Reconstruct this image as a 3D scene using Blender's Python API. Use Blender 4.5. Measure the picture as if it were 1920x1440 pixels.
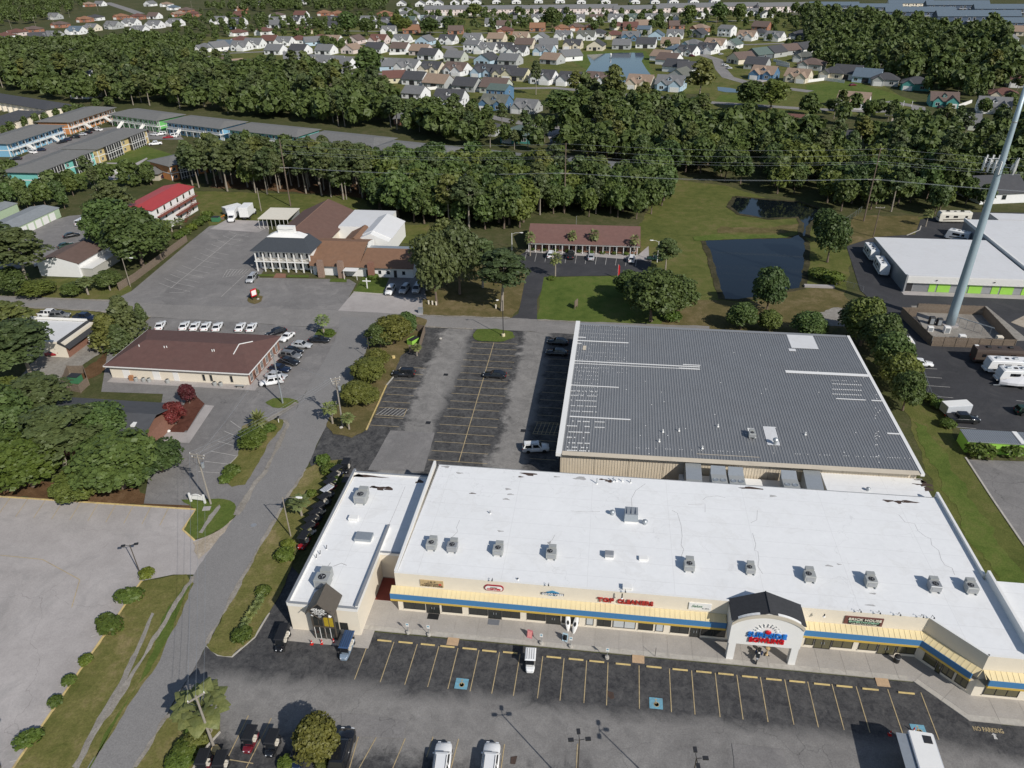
import bpy, bmesh, math, random
import numpy as np
from mathutils import Vector, Matrix
R = math.radians
rng = random.Random(7)
SC = bpy.context.scene
for o in list(bpy.data.objects): bpy.data.objects.remove(o)
# ------------------------------------------------------------------ camera
FPX, PITCH, ROLL, YAW, CAM_H = 1387.9, R(30.683), R(0.9045), R(7.75), 77.0
_cp, _sp, _cr, _sr = math.cos(PITCH), math.sin(PITCH), math.cos(ROLL), math.sin(ROLL)
_fw = Vector((0, _cp, -_sp)); _dn = Vector((0, -_sp, -_cp)); _rt = Vector((1, 0, 0))
_r = _cr*_rt + _sr*_dn; _d = -_sr*_rt + _cr*_dn
_Z = Matrix.Rotation(YAW, 3, 'Z')
CR, CD, CF = _Z @ _r, _Z @ _d, _Z @ _fw
cam = bpy.data.cameras.new('camera'); cam_o = bpy.data.objects.new('camera', cam)
SC.collection.objects.link(cam_o)
cam.sensor_width = 36; cam.sensor_fit = 'HORIZONTAL'; cam.lens = 36*FPX/1920
cam.clip_start = .5; cam.clip_end = 9000
m4 = Matrix((CR, -CD, -CF)).transposed().to_4x4(); m4.translation = (0, 0, CAM_H)
cam_o.matrix_world = m4
SC.camera = cam_o
# ------------------------------------------------------------------ daylight
SUN_EL, SUN_AZ = 37.5, -43.0            # azimuth of the sun from +X, counter-clockwise
world = bpy.data.worlds.new('World'); SC.world = world; world.use_nodes = True
wt = world.node_tree; bg = wt.nodes['Background']
sky = wt.nodes.new('ShaderNodeTexSky'); sky.sky_type = 'NISHITA'; sky.sun_disc = False
sky.sun_elevation = R(SUN_EL); sky.sun_rotation = R(90 - SUN_AZ); sky.air_density = 1.0; sky.dust_density = .6
wt.links.new(sky.outputs[0], bg.inputs[0]); bg.inputs[1].default_value = 0.085
sl = bpy.data.lights.new('sun', 'SUN'); sl.energy = 4.1; sl.angle = R(.53); sl.color = (1, .955, .89)
so = bpy.data.objects.new('sun', sl); SC.collection.objects.link(so)
sd = Vector((math.cos(R(SUN_EL))*math.cos(R(SUN_AZ)), math.cos(R(SUN_EL))*math.sin(R(SUN_AZ)), math.sin(R(SUN_EL))))
so.rotation_euler = sd.to_track_quat('Z', 'Y').to_euler(); so.location = (0, 0, 300)
SC.view_settings.view_transform = 'Standard'; SC.view_settings.look = 'None'
SC.view_settings.exposure = 0.0; SC.view_settings.gamma = 1; SC.view_settings.use_curve_mapping = False
SC.cycles.max_bounces = 6; SC.cycles.transparent_max_bounces = 8
# ------------------------------------------------------------------ helpers
def G(px, py, z=0.0):
 """world point on height z seen at photo pixel (1920x1440)"""
 d = CR*((px-960)/FPX) + CD*((py-720)/FPX) + CF
 t = (z-CAM_H)/d.z
 return Vector((d.x*t, d.y*t, z))
def px_at(p):
 """pixels per metre at a world point"""
 return FPX/max(1, (Vector(p)-Vector((0, 0, CAM_H))).dot(CF))
def proj(p):
 q = Vector(p)-Vector((0, 0, CAM_H)); k = FPX/q.dot(CF)
 return 960+q.dot(CR)*k, 720+q.dot(CD)*k
def height(px, py, ty):
 """height of a vertical that stands at ground pixel (px,py) and ends on row ty"""
 b = G(px, py); lo, hi = 0, 70
 for _ in range(40):
  m = (lo+hi)/2
  if proj((b.x, b.y, m))[1] > ty: lo = m
  else: hi = m
 return lo
COL = SC.collection
ORG = {}
def tag(o, label=None, cat=None, group=None, kind=None):
 if label: o['label'] = label
 if cat: o['category'] = cat
 if group: o['group'] = group
 if kind: o['kind'] = kind
 return o
def empty(name, loc=(0, 0, 0), rz=0, label=None, cat=None, group=None, local=False):
 o = bpy.data.objects.new(name, None); COL.objects.link(o)
 o.location = loc; o.rotation_euler = (0, 0, rz); o.empty_display_size = .1
 ORG[o.name] = Vector() if local else Vector(loc)
 return tag(o, label, cat, group)
class MB:
 def __init__(s): s.v = []; s.f = []
 def add(s, vs, fs):
  n = len(s.v); s.v += [tuple(p) for p in vs]; s.f += [tuple(i+n for i in f) for f in fs]; return s
 def poly(s, pts): return s.add(pts, [range(len(pts))])
 def box(s, x0, x1, y0, y1, z0, z1, bottom=True):
  f = [(4, 5, 6, 7), (0, 1, 5, 4), (1, 2, 6, 5), (2, 3, 7, 6), (3, 0, 4, 7)]
  if bottom: f.append((3, 2, 1, 0))
  return s.add([(x0, y0, z0), (x1, y0, z0), (x1, y1, z0), (x0, y1, z0), (x0, y0, z1), (x1, y0, z1), (x1, y1, z1), (x0, y1, z1)], f)
 def obox(s, c, size, rz, z0, z1):
  ca, sa = math.cos(rz), math.sin(rz); hx, hy = size[0]/2, size[1]/2
  p = [(c[0]+ca*x-sa*y, c[1]+sa*x+ca*y) for x, y in ((-hx, -hy), (hx, -hy), (hx, hy), (-hx, hy))]
  return s.prism(p, z0, z1)
 def prism(s, p, z0, z1):
  n = len(p)
  vs = [(a[0], a[1], z0) for a in p]+[(a[0], a[1], z1) for a in p]
  fs = [tuple(range(n, 2*n)), tuple(range(n-1, -1, -1))]+[(i, (i+1) % n, (i+1) % n+n, i+n) for i in range(n)]
  return s.add(vs, fs)
 def tube(s, p, q, r0, r1=None, n=8, caps=True):
  r1 = r0 if r1 is None else r1
  p = Vector(p); q = Vector(q); d = (q-p).normalized()
  u = d.orthogonal().normalized(); w = d.cross(u)
  vs = [p+(u*math.cos(2*math.pi*i/n)+w*math.sin(2*math.pi*i/n))*r0 for i in range(n)]
  vs += [q+(u*math.cos(2*math.pi*i/n)+w*math.sin(2*math.pi*i/n))*r1 for i in range(n)]
  fs = [(i, (i+1) % n, (i+1) % n+n, i+n) for i in range(n)]
  if caps: fs += [tuple(range(n-1, -1, -1)), tuple(range(n, 2*n))]
  return s.add(vs, fs)
 def path(s, pts, r, n=6):
  for a, b in zip(pts, pts[1:]): s.tube(a, b, r, r, n)
  return s
 def loft(s, rings, cap=True):
  n = len(rings[0]); vs = [p for r in rings for p in r]; fs = []
  for k in range(len(rings)-1):
   for i in range(n):
    j = (i+1) % n; fs.append((k*n+i, k*n+j, k*n+n+j, k*n+n+i))
  if cap: fs += [tuple(range(n-1, -1, -1)), tuple(range((len(rings)-1)*n, len(rings)*n))]
  return s.add(vs, fs)
 def lathe(s, prof, n=16, c=(0, 0, 0)):
  vs = []; fs = []
  for r, z in prof:
   vs += [(c[0]+r*math.cos(2*math.pi*i/n), c[1]+r*math.sin(2*math.pi*i/n), c[2]+z) for i in range(n)]
  for k in range(len(prof)-1):
   for i in range(n):
    j = (i+1) % n; fs.append((k*n+i, k*n+j, k*n+n+j, k*n+n+i))
  fs += [tuple(range(n-1, -1, -1)), tuple(range((len(prof)-1)*n, len(prof)*n))]
  return s.add(vs, fs)
 def xf(s, M):
  s.v = [tuple(M @ Vector(p)) for p in s.v]; return s
 def mesh(s, name, m, org=None, fix=True):
  me = bpy.data.meshes.new(name)
  vs = s.v if org is None else [(p[0]-org[0], p[1]-org[1], p[2]-org[2]) for p in s.v]
  me.from_pydata(vs, [], s.f)
  if fix:
   bm = bmesh.new(); bm.from_mesh(me); bmesh.ops.recalc_face_normals(bm, faces=bm.faces)
   big = [f for f in bm.faces if len(f.verts) > 4]
   if big: bmesh.ops.triangulate(bm, faces=big)
   bm.to_mesh(me); bm.free()
  if m: me.materials.append(m)
  return me
 def build(s, name, m, parent=None, bevel=0, smooth=False):
  org = world_org(parent)
  me = s.mesh(name, m, org)
  if bevel: bevel_me(me, bevel)
  if smooth:
   for p in me.polygons: p.use_smooth = True
  return link(name, me, parent)
def world_org(parent):
 while parent is not None and parent.parent is not None: parent = parent.parent
 return ORG.get(parent.name) if parent is not None else None
def link(name, me, parent=None):
 o = bpy.data.objects.new(name, me); COL.objects.link(o)
 if parent: o.parent = parent
 return o
def bevel_me(me, w, seg=1):
 bm = bmesh.new(); bm.from_mesh(me); bmesh.ops.remove_doubles(bm, verts=bm.verts, dist=1e-4)
 bmesh.ops.bevel(bm, geom=[e for e in bm.edges if e.is_manifold and e.calc_face_angle(0) > .5], offset=w, segments=seg, affect='EDGES')
 bm.to_mesh(me); bm.free()
KIDS = {}
HP = []                                   # footprints that trees keep clear of
def nth(i): return {1: 'first', 2: 'second', 3: 'third', 4: 'fourth', 5: 'fifth', 6: 'sixth', 7: 'seventh', 8: 'eighth', 9: 'ninth', 10: 'tenth'}.get(i, '%dth' % i if i not in (21, 22, 23) else {21: '21st', 22: '22nd', 23: '23rd'}[i])
def copy_tree(o, parent=None):
 """a copy of a thing with its parts and sub-parts (mesh data shared)"""
 c = o.copy(); COL.objects.link(c)
 if parent: c.parent = parent
 if o.name not in KIDS: KIDS[o.name] = list(o.children)
 for ch in KIDS[o.name]: copy_tree(ch, c)
 return c
FL = [0]
ROUGH = {'road_island': .2, 'lawn': .35, 'verge': .35, 'dry_ground': .6, 'green_strip': .6, 'front_lawn': .3, 'office_lawn': .2, 'pine_straw': .6, 'gravel_drive': .4, 'straw_bank': .4, 'sandy_edge': .3, 'gravel_turn': .5, 'side_road': .1, 'cross_road': .12, 'green_verge': .25, 'ditch': .12, 'asphalt_patch': .05, 'yard': .5, 'back_lawn': .5, 'pond': .3, 'pond_islet': .3, 'oil_stain': .08, 'worn_edge': .22}
def flat(name, pts, z, m, kind='structure', parent=None, label=None):
 """a sheet on the ground; points are photo pixels or ('w', x, y) world points"""
 FL[0] += 1; z = z + FL[0]*.0003
 P = [Vector((p[1], p[2])) if p[0] == 'w' else Vector(G(p[0], p[1])[:2]) for p in pts]
 if name in ROUGH:                                   # turf and worn asphalt never end on a ruled line
  a = ROUGH[name]; Q = []; r = random.Random(FL[0])
  for i, p in enumerate(P):
   q = P[(i+1) % len(P)]; n = min(90, max(1, int((q-p).length/.9))); d = (q-p).normalized() if n > 1 else Vector((0, 0)); w = Vector((-d.y, d.x))
   ph = r.random()*6
   for k in range(n): Q.append(p.lerp(q, k/n)+w*(a*(r.uniform(-.6, .6)+.7*math.sin(k*.55+ph)) if k else 0))
  P = Q
 b = MB().poly([(p.x, p.y, z) for p in P])
 o = b.build(name, m, parent)
 # face up
 me = o.data
 if me.polygons and me.polygons[0].normal.z < 0: me.flip_normals()
 if kind: o['kind'] = kind
 return o
def strip_pts(line, w):
 """outline of a band of width w along a 2-D polyline"""
 L = []; Rr = []
 P = [Vector(p[:2]) for p in line]
 for i, p in enumerate(P):
  d = (P[min(i+1, len(P)-1)]-P[max(i-1, 0)]).normalized(); n = Vector((-d.y, d.x))*w/2
  L.append(p+n); Rr.append(p-n)
 return L, Rr
def kerb(name, line, w, h, m, parent=None, z=0.0):
 L, Rr = strip_pts(line, w); b = MB()
 for i in range(len(L)-1):
  q = [L[i], L[i+1], Rr[i+1], Rr[i]]
  b.prism([(p.x, p.y) for p in q], z, z+h)
 o = b.build(name, m, parent)
 if parent is None: o['kind'] = 'structure'
 return o
def gl(*pts): return [tuple(G(*p)[:2]) for p in pts]
# ------------------------------------------------------------------ materials
def _new(name):
 m = bpy.data.materials.new(name); m.use_nodes = True
 nt = m.node_tree; return m, nt, nt.nodes['Principled BSDF']
def nd(nt, t, **kw):
 n = nt.nodes.new(t)
 for k, v in kw.items():
  if k.startswith('i_'): n.inputs[k[2:].replace('_', ' ')].default_value = v
  else: setattr(n, k, v)
 return n
def pos(nt, obj=False):
 if obj: return nd(nt, 'ShaderNodeTexCoord').outputs['Object']
 return nd(nt, 'ShaderNodeNewGeometry').outputs['Position']
def noise(nt, vec, scale, detail=4, rough=.6, dist=0):
 n = nd(nt, 'ShaderNodeTexNoise'); n.inputs['Scale'].default_value = scale; n.inputs['Detail'].default_value = detail
 n.inputs['Roughness'].default_value = rough; n.inputs['Distortion'].default_value = dist
 nt.links.new(vec, n.inputs['Vector']); return n.outputs['Fac']
def ramp(nt, fac, stops):
 r = nd(nt, 'ShaderNodeValToRGB'); e = r.color_ramp.elements
 while len(e) < len(stops): e.new(.5)
 for el, (p, c) in zip(e, stops):
  el.position = p; el.color = (c[0], c[1], c[2], 1) if hasattr(c, '__len__') else (c, c, c, 1)
 nt.links.new(fac, r.inputs[0]); return r.outputs[0]
def mix(nt, fac, a, b, mode='MIX'):
 n = nd(nt, 'ShaderNodeMix', data_type='RGBA', blend_type=mode)
 for sock, v in ((n.inputs[0], fac), (n.inputs[6], a), (n.inputs[7], b)):
  if hasattr(v, 'links') or isinstance(v, bpy.types.NodeSocket): nt.links.new(v, sock)
  elif isinstance(v, (int, float)): sock.default_value = v
  else: sock.default_value = (*v[:3], 1)
 return n.outputs[2]
def mth(nt, op, a, b=None, clamp=False):
 n = nd(nt, 'ShaderNodeMath', operation=op); n.use_clamp = clamp
 for i, v in enumerate((a, b)):
  if v is None: continue
  if isinstance(v, (int, float)): n.inputs[i].default_value = v
  else: nt.links.new(v, n.inputs[i])
 return n.outputs[0]
def bump(nt, bs, fac, strength=.3, dist=.05):
 b = nd(nt, 'ShaderNodeBump'); b.inputs['Strength'].default_value = strength; b.inputs['Distance'].default_value = dist
 nt.links.new(fac, b.inputs['Height']); nt.links.new(b.outputs[0], bs.inputs['Normal'])
def plain(name, col, rough=.75, var=.12, scale=1.2, metal=0, objcol=False, spec=None, dirt=0, obj=False):
 """one paint or stone: colour with fine uneven wear"""
 m, nt, bs = _new(name); v = pos(nt, obj)
 base = nd(nt, 'ShaderNodeObjectInfo').outputs['Color'] if objcol else None
 n1 = noise(nt, v, scale, 5, .65); n2 = noise(nt, v, scale*9, 3, .6)
 f = mix(nt, .4, n1, n2)
 k = ramp(nt, f, [(.3, 1-var), (.7, 1+var*.6)])
 c = mix(nt, 1.0, base if base else col, k, 'MULTIPLY')
 if dirt:
  d = noise(nt, v, scale*.35, 6, .7, .6)
  c = mix(nt, ramp(nt, d, [(.5, 0), (.75, dirt)]), c, (.16, .13, .11))
 nt.links.new(c, bs.inputs['Base Color'])
 bs.inputs['Roughness'].default_value = rough; bs.inputs['Metallic'].default_value = metal
 if spec is not None: bs.inputs['Specular IOR Level'].default_value = spec
 return m
def glass(name, col=(.02, .025, .03), rough=.06):
 m, nt, bs = _new(name); bs.inputs['Base Color'].default_value = (*col, 1); bs.inputs['Roughness'].default_value = rough
 bs.inputs['Specular IOR Level'].default_value = .6
 return m
def cracks(nt, v, scale, width, warp=.6):
 n = nd(nt, 'ShaderNodeTexNoise'); n.inputs['Scale'].default_value = scale*2.3; n.inputs['Detail'].default_value = 4
 nt.links.new(v, n.inputs['Vector'])
 a = nd(nt, 'ShaderNodeVectorMath', operation='SCALE'); nt.links.new(n.outputs['Color'], a.inputs[0]); a.inputs['Scale'].default_value = warp/scale
 s = nd(nt, 'ShaderNodeVectorMath', operation='ADD'); nt.links.new(v, s.inputs[0]); nt.links.new(a.outputs[0], s.inputs[1])
 vo = nd(nt, 'ShaderNodeTexVoronoi', feature='DISTANCE_TO_EDGE'); vo.inputs['Scale'].default_value = scale
 nt.links.new(s.outputs[0], vo.inputs['Vector'])
 return ramp(nt, vo.outputs['Distance'], [(0, 1), (width*scale, 0)])
def asphalt(name, c0, c1, big=.06, crack=.5, cscale=.12, cwidth=.06, pale=None, palef=.0, fine=1.0):
 m, nt, bs = _new(name); v = pos(nt)
 a = noise(nt, v, big, 6, .62, .8); b = noise(nt, v, big*7, 5, .7, .4); c = noise(nt, v, 6, 3, .7)
 f = mix(nt, .45, a, b)
 col = ramp(nt, f, [(.32, c0), (.68, c1)])
 col = mix(nt, fine, col, ramp(nt, c, [(.2, .72), (.8, 1.25)]), 'MULTIPLY')
 if pale:
  p = noise(nt, v, big*2.2, 7, .72, 1.4)
  col = mix(nt, ramp(nt, p, [(.52, 0), (.72, palef)]), col, pale)
 if crack:
  k = cracks(nt, v, cscale, cwidth); gate = ramp(nt, noise(nt, v, big*.9, 3), [(.42, 0), (.6, crack)])
  kk = mix(nt, 1.0, k, gate, 'MULTIPLY')
  col = mix(nt, kk, col, tuple(x*.45 for x in c0))
 nt.links.new(col, bs.inputs['Base Color']); bs.inputs['Roughness'].default_value = .88
 bs.inputs['Specular IOR Level'].default_value = .25
 bump(nt, bs, c, .25, .02)
 return m
def lane_mat(name, axis, lanes, c0, c1, d0, d1, crack=.5):
 """parking lot: dark sealed bays, paler worn driving lanes; lanes = [(centre, half width)] along one world axis"""
 m, nt, bs = _new(name); v = pos(nt)
 sp = nd(nt, 'ShaderNodeSeparateXYZ'); nt.links.new(v, sp.inputs[0]); x = sp.outputs[axis]
 a = noise(nt, v, .12, 6, .66, 1.0); b = noise(nt, v, .55, 6, .75, .6); c = noise(nt, v, 6, 3, .7)
 wob = mth(nt, 'MULTIPLY', mth(nt, 'SUBTRACT', a, .5), 7.0)
 wob = mth(nt, 'ADD', wob, mth(nt, 'MULTIPLY', mth(nt, 'SUBTRACT', b, .5), 3.5))
 tot = None
 for cx, hw in lanes:
  d = mth(nt, 'ABSOLUTE', mth(nt, 'SUBTRACT', mth(nt, 'ADD', x, wob), cx))
  k = mth(nt, 'SUBTRACT', 1.15, mth(nt, 'DIVIDE', d, hw), True)
  tot = k if tot is None else mth(nt, 'MAXIMUM', tot, k)
 f = ramp(nt, tot, [(0, 0), (.45, 1)])
 st = noise(nt, v, 1.6, 7, .75, .8)
 dark = mix(nt, ramp(nt, mix(nt, .5, b, st), [(.4, 0), (.68, 1)]), d0, d1)
 pale = mix(nt, ramp(nt, mix(nt, .5, a, b), [(.35, 0), (.65, 1)]), c0, c1)
 col = mix(nt, f, dark, pale)
 col = mix(nt, 1.0, col, ramp(nt, c, [(.2, .74), (.8, 1.24)]), 'MULTIPLY')
 k = cracks(nt, v, .13, .05); gate = ramp(nt, noise(nt, v, .06, 3), [(.42, 0), (.6, crack)])
 col = mix(nt, mix(nt, 1.0, k, gate, 'MULTIPLY'), col, tuple(q*.5 for q in d0))
 nt.links.new(col, bs.inputs['Base Color']); bs.inputs['Roughness'].default_value = .88
 bs.inputs['Specular IOR Level'].default_value = .25
 bump(nt, bs, c, .25, .02)
 return m
def GY(px, py, Y):
 """world point on the upright plane y = Y seen at a photo pixel"""
 d = CR*((px-960)/FPX) + CD*((py-720)/FPX) + CF
 t = Y/d.y
 return Vector((d.x*t, Y, CAM_H+d.z*t))
def text(s, h, m, parent, name='lettering', loc=(0, 0, 0), rot=(R(90), 0, 0), extr=.02, width=None, bold=.0, align='CENTER', shear=0.0):
 """raised lettering as a mesh; loc is the middle of the baseline"""
 cu = bpy.data.curves.new(name, 'FONT'); cu.body = s; cu.size = h/.7; cu.extrude = extr; cu.align_x = align
 cu.offset = bold; cu.resolution_u = 2; cu.shear = shear
 t = bpy.data.objects.new(name, cu); COL.objects.link(t)
 bpy.context.view_layer.update()
 me = bpy.data.meshes.new_from_object(t.evaluated_get(bpy.context.evaluated_depsgraph_get()))
 bpy.data.objects.remove(t)
 xs = [v.co.x for v in me.vertices]; w = max(xs)-min(xs)
 k = (width/w) if width else 1
 Mx = Matrix.Translation(Vector(loc)-(world_org(parent) or Vector())) @ (Matrix.Rotation(rot[2], 4, 'Z') @ Matrix.Rotation(rot[0], 4, 'X')) @ Matrix.Diagonal((k, 1, 1, 1))
 me.transform(Mx); me.materials.clear(); me.materials.append(m)
 me.name = name
 return link(name, me, parent)
def ground_mat(name, cols, big=.05, mid=.4, fine=3.0, stops=None, bumps=.5):
 """soil, turf or straw: three tones mixed by broken noise"""
 m, nt, bs = _new(name); v = pos(nt)
 a = noise(nt, v, big, 6, .65, .8); b = noise(nt, v, mid, 5, .7, .3); c = noise(nt, v, fine, 4, .7)
 f = mix(nt, .5, a, b); stops = stops or (.36, .5, .64)
 col = ramp(nt, f, list(zip(stops, cols)))
 col = mix(nt, .8, col, ramp(nt, c, [(.25, .6), (.75, 1.35)]), 'MULTIPLY')
 nt.links.new(col, bs.inputs['Base Color']); bs.inputs['Roughness'].default_value = .95
 bs.inputs['Specular IOR Level'].default_value = .1
 bump(nt, bs, c, bumps, .15)
 return m
def leaf_mat(name, dark, light, autumn=None):
 m, nt, bs = _new(name)
 oi = nd(nt, 'ShaderNodeObjectInfo'); v = pos(nt)
 n = noise(nt, v, .55, 3, .6); n2 = noise(nt, v, 5.0, 2, .6)
 f = mix(nt, .5, n, n2)
 col = ramp(nt, f, [(.3, dark), (.7, light)])
 # every tree its own tone
 tone = ramp(nt, oi.outputs['Random'], [(0, (.66, .78, .74)), (.35, (1.0, .98, .85)), (.65, (.92, 1.08, .95)), (1, (1.4, 1.22, .8))])
 col = mix(nt, 1.0, col, tone, 'MULTIPLY')
 nt.links.new(col, bs.inputs['Base Color']); bs.inputs['Roughness'].default_value = .55
 bs.inputs['Specular IOR Level'].default_value = .35
 tr = nd(nt, 'ShaderNodeBsdfTranslucent'); nt.links.new(col, tr.inputs[0])
 mx = nd(nt, 'ShaderNodeMixShader'); mx.inputs[0].default_value = .22
 nt.links.new(bs.outputs[0], mx.inputs[1]); nt.links.new(tr.outputs[0], mx.inputs[2])
 nt.links.new(mx.outputs[0], nt.nodes['Material Output'].inputs[0])
 return m
def water(name, col, rough=.04):
 m, nt, bs = _new(name); v = pos(nt)
 bs.inputs['Base Color'].default_value = (*col, 1); bs.inputs['Roughness'].default_value = rough
 bs.inputs['Specular IOR Level'].default_value = .5
 bump(nt, bs, noise(nt, v, .9, 3), .06, .1)
 return m
M = {}
M['soil'] = ground_mat('soil_and_grass', [(.05, .062, .022), (.075, .08, .032), (.12, .105, .055)], .02, .3, 2)
M['lawn'] = ground_mat('lawn_grass', [(.07, .088, .022), (.115, .125, .035), (.17, .145, .06)], .04, .35, 4)
M['green'] = ground_mat('green_grass', [(.065, .1, .02), (.1, .135, .03), (.14, .15, .045)], .05, .4, 4)
M['verge'] = ground_mat('dry_verge_grass', [(.1, .11, .028), (.16, .15, .05), (.27, .21, .105)], .06, .4, 4)
M['dry'] = ground_mat('dry_grass', [(.085, .08, .028), (.13, .108, .045), (.21, .16, .085)], .05, .35, 4)
M['straw'] = ground_mat('pine_straw', [(.085, .05, .026), (.13, .075, .038), (.19, .12, .068)], .07, .5, 4)
M['sand'] = ground_mat('pale_sand', [(.3, .25, .18), (.38, .32, .25), (.46, .41, .34)], .08, .6, 5, bumps=.2)
M['gravel'] = ground_mat('pale_gravel', [(.2, .18, .16), (.27, .25, .22), (.34, .32, .29)], .1, 1.2, 8, bumps=.3)
M['mulch'] = ground_mat('red_mulch', [(.07, .03, .022), (.11, .045, .032), (.15, .07, .05)], .2, 1.2, 7)
M['road'] = asphalt('road_asphalt', (.205, .197, .19), (.25, .24, .23), .05, .25, .09, .05)
M['road2'] = asphalt('old_road_asphalt', (.2, .19, .18), (.27, .255, .24), .05, .3, .1, .05, (.34, .32, .3), .4)
M['lotgrey'] = asphalt('grey_lot_asphalt', (.155, .148, .143), (.25, .238, .228), .05, .6, .12, .07, (.34, .32, .3), .55)
M['rear'] = lane_mat('rear_lot_asphalt', 0, [(-33, 3.6), (-14.6, 3.2)], (.15, .143, .135), (.3, .285, .265), (.034, .034, .036), (.15, .145, .138))
M['strip'] = lane_mat('strip_lot_asphalt', 1, [(51.2, 4.6), (36, 4)], (.15, .143, .137), (.27, .258, .243), (.036, .036, .039), (.12, .117, .113))
M['lotdark'] = asphalt('dark_lot_asphalt', (.03, .03, .032), (.085, .082, .08), .07, .5, .14, .06, (.19, .18, .168), .65)
M['sealed'] = asphalt('sealed_asphalt', (.02, .02, .022), (.045, .044, .046), .08, .3, .2, .04, (.12, .115, .108), .35)
M['black'] = asphalt('fresh_asphalt', (.04, .04, .043), (.062, .062, .066), .06, .3, .1, .05, (.12, .115, .11), .3)
M['conc'] = asphalt('concrete_slab', (.31, .285, .27), (.46, .425, .405), .035, .45, .06, .05, (.22, .215, .205), .6, .6)
M['walk'] = asphalt('concrete_walk', (.33, .305, .275), (.42, .39, .355), .1, 0, pale=(.5, .47, .43), palef=.3, fine=.6)
M['kerbc'] = plain('kerb_concrete', (.46, .43, .38), .85, .2, 2, dirt=.5)
M['kerby'] = plain('faded_yellow_kerb', (.62, .47, .2), .8, .25, 2, dirt=.6)
M['lineY'] = plain('faded_yellow_paint', (.46, .36, .2), .8, .35, 2.5, dirt=.7)
M['lineW'] = plain('worn_white_paint', (.52, .5, .47), .8, .35, 2.5, dirt=.7)
M['blue_mark'] = plain('faded_blue_paint', (.16, .36, .46), .8, .3, 3, dirt=.5)
M['white'] = plain('white_paint', (.78, .77, .74), .55, .05, .7)
M['cream'] = plain('cream_stucco', (.74, .67, .55), .8, .06, .8)
M['tan'] = plain('tan_stucco', (.52, .47, .38), .8, .07, .8)
M['mgrey'] = plain('grey_metal', (.36, .37, .38), .45, .12, 2, .35)
M['galv'] = plain('galvanised_metal', (.42, .45, .47), .4, .12, 3, .5)
M['dark'] = plain('dark_metal', (.03, .03, .032), .5, .2, 2)
M['bronze'] = plain('bronze_metal', (.085, .07, .055), .5, .15, 2)
M['wood'] = plain('weathered_wood', (.2, .155, .115), .85, .3, 2.5)
M['pole'] = plain('grey_timber_pole', (.3, .27, .23), .85, .25, 3)
M['brick'] = plain('red_brick', (.25, .125, .085), .85, .25, 3)
M['glass'] = glass('window_glass')
M['shopglass'] = glass('shop_glass', (.03, .032, .03), .05)
M['tint'] = glass('car_glass', (.012, .014, .017), .04)
M['tyre'] = plain('tyre_rubber', (.02, .02, .02), .9, .2, 6)
M['rim'] = plain('alloy_rim', (.5, .5, .52), .3, .1, 6, .8)
M['trim_black'] = plain('black_plastic', (.018, .018, .019), .6, .2, 5)
M['red'] = plain('red_plastic', (.55, .02, .015), .35, .15, 3)
M['shingle_dark'] = plain('charcoal_shingle', (.04, .041, .045), .9, .35, 3)
M['paint'] = plain('any_paint', None, .6, .07, 1.0, objcol=True)
M['roofc'] = plain('any_shingle', None, .9, .22, .9, objcol=True, dirt=.12)
M['carpaint'] = plain('car_paint', None, .22, .03, 1, objcol=True); M['carpaint'].node_tree.nodes['Principled BSDF'].inputs['Coat Weight'].default_value = .6
M['leafA'] = leaf_mat('broadleaf_leaves', (.042, .068, .02), (.148, .188, .06))
M['leafP'] = leaf_mat('pine_needles', (.052, .07, .028), (.16, .185, .075))
M['leafS'] = leaf_mat('shrub_leaves', (.05, .08, .014), (.15, .19, .04))
M['leafY'] = leaf_mat('yellowing_leaves', (.08, .085, .018), (.2, .19, .05))
M['leafF'] = leaf_mat('palm_fronds', (.1, .13, .04), (.27, .28, .12))
M['leafR'] = leaf_mat('crape_flowers', (.07, .022, .02), (.2, .035, .05))
M['bark'] = plain('bark', (.16, .12, .09), .95, .3, 3)
M['barkpale'] = plain('pale_bark', (.3, .26, .21), .95, .25, 3)
def cpaint(o, c): o.color = (*c, 1); return o
# ================================================================== ground, roads, lots
b = MB().lathe([(3200, -.6), (3200, 0)], 48); b.f = [f for f in b.f if len(f) != 48] + [tuple(range(48, 96))]
tag(b.build('ground', M['soil']), kind='structure')
Z1, Z2, Z3, Z4, Z5 = .02, .05, .08, .11, .14
# turf areas
flat('lawn', [(1225, 535), (1200, 470), (1195, 430), (1248, 335), (1360, 348), (1600, 420), (1745, 405), (1755, 440), (1600, 470), (1570, 620), (1230, 620)], Z1, M['lawn'])
flat('dry_ground', [(1465, 550), (1530, 538), (1585, 545), (1600, 590), (1560, 625), (1230, 625), (1260, 555), (1400, 570)], Z2, M['dry'])
flat('dry_ground', [(1580, 440), (1600, 405), (1722, 405), (1726, 418), (1715, 440), (1640, 452), (1595, 460)], Z2, M['dry'])
flat('dry_ground', [(1350, 425), (1440, 428), (1500, 418), (1505, 430), (1470, 438), (1345, 436)], Z2, M['dry'])
flat('lawn', [(1690, 745), (1768, 775), (1812, 860), (1925, 1022), (1990, 1110), (1990, 1280), (1850, 1100), (1740, 890)], Z1, M['lawn'])
flat('green_strip', [(1712, 790), (1738, 800), (1800, 900), (1920, 1090), (1990, 1190), (1990, 1230), (1830, 1030), (1735, 850)], Z2, M['green'])
flat('front_lawn', [(787, 558), (850, 500), (990, 500), (985, 560), (960, 597), (790, 590)], Z1, M['dry'])
flat('office_lawn', [(1018, 520), (1215, 516), (1300, 560), (1330, 612), (1007, 600)], Z1, M['green'])
flat('back_lawn', [(365, 358), (680, 368), (700, 402), (500, 420), (395, 424), (375, 400)], Z1, M['lawn'])
flat('yard', [(705, 455), (712, 425), (805, 420), (800, 458)], Z1, M['lawn'])
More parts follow.
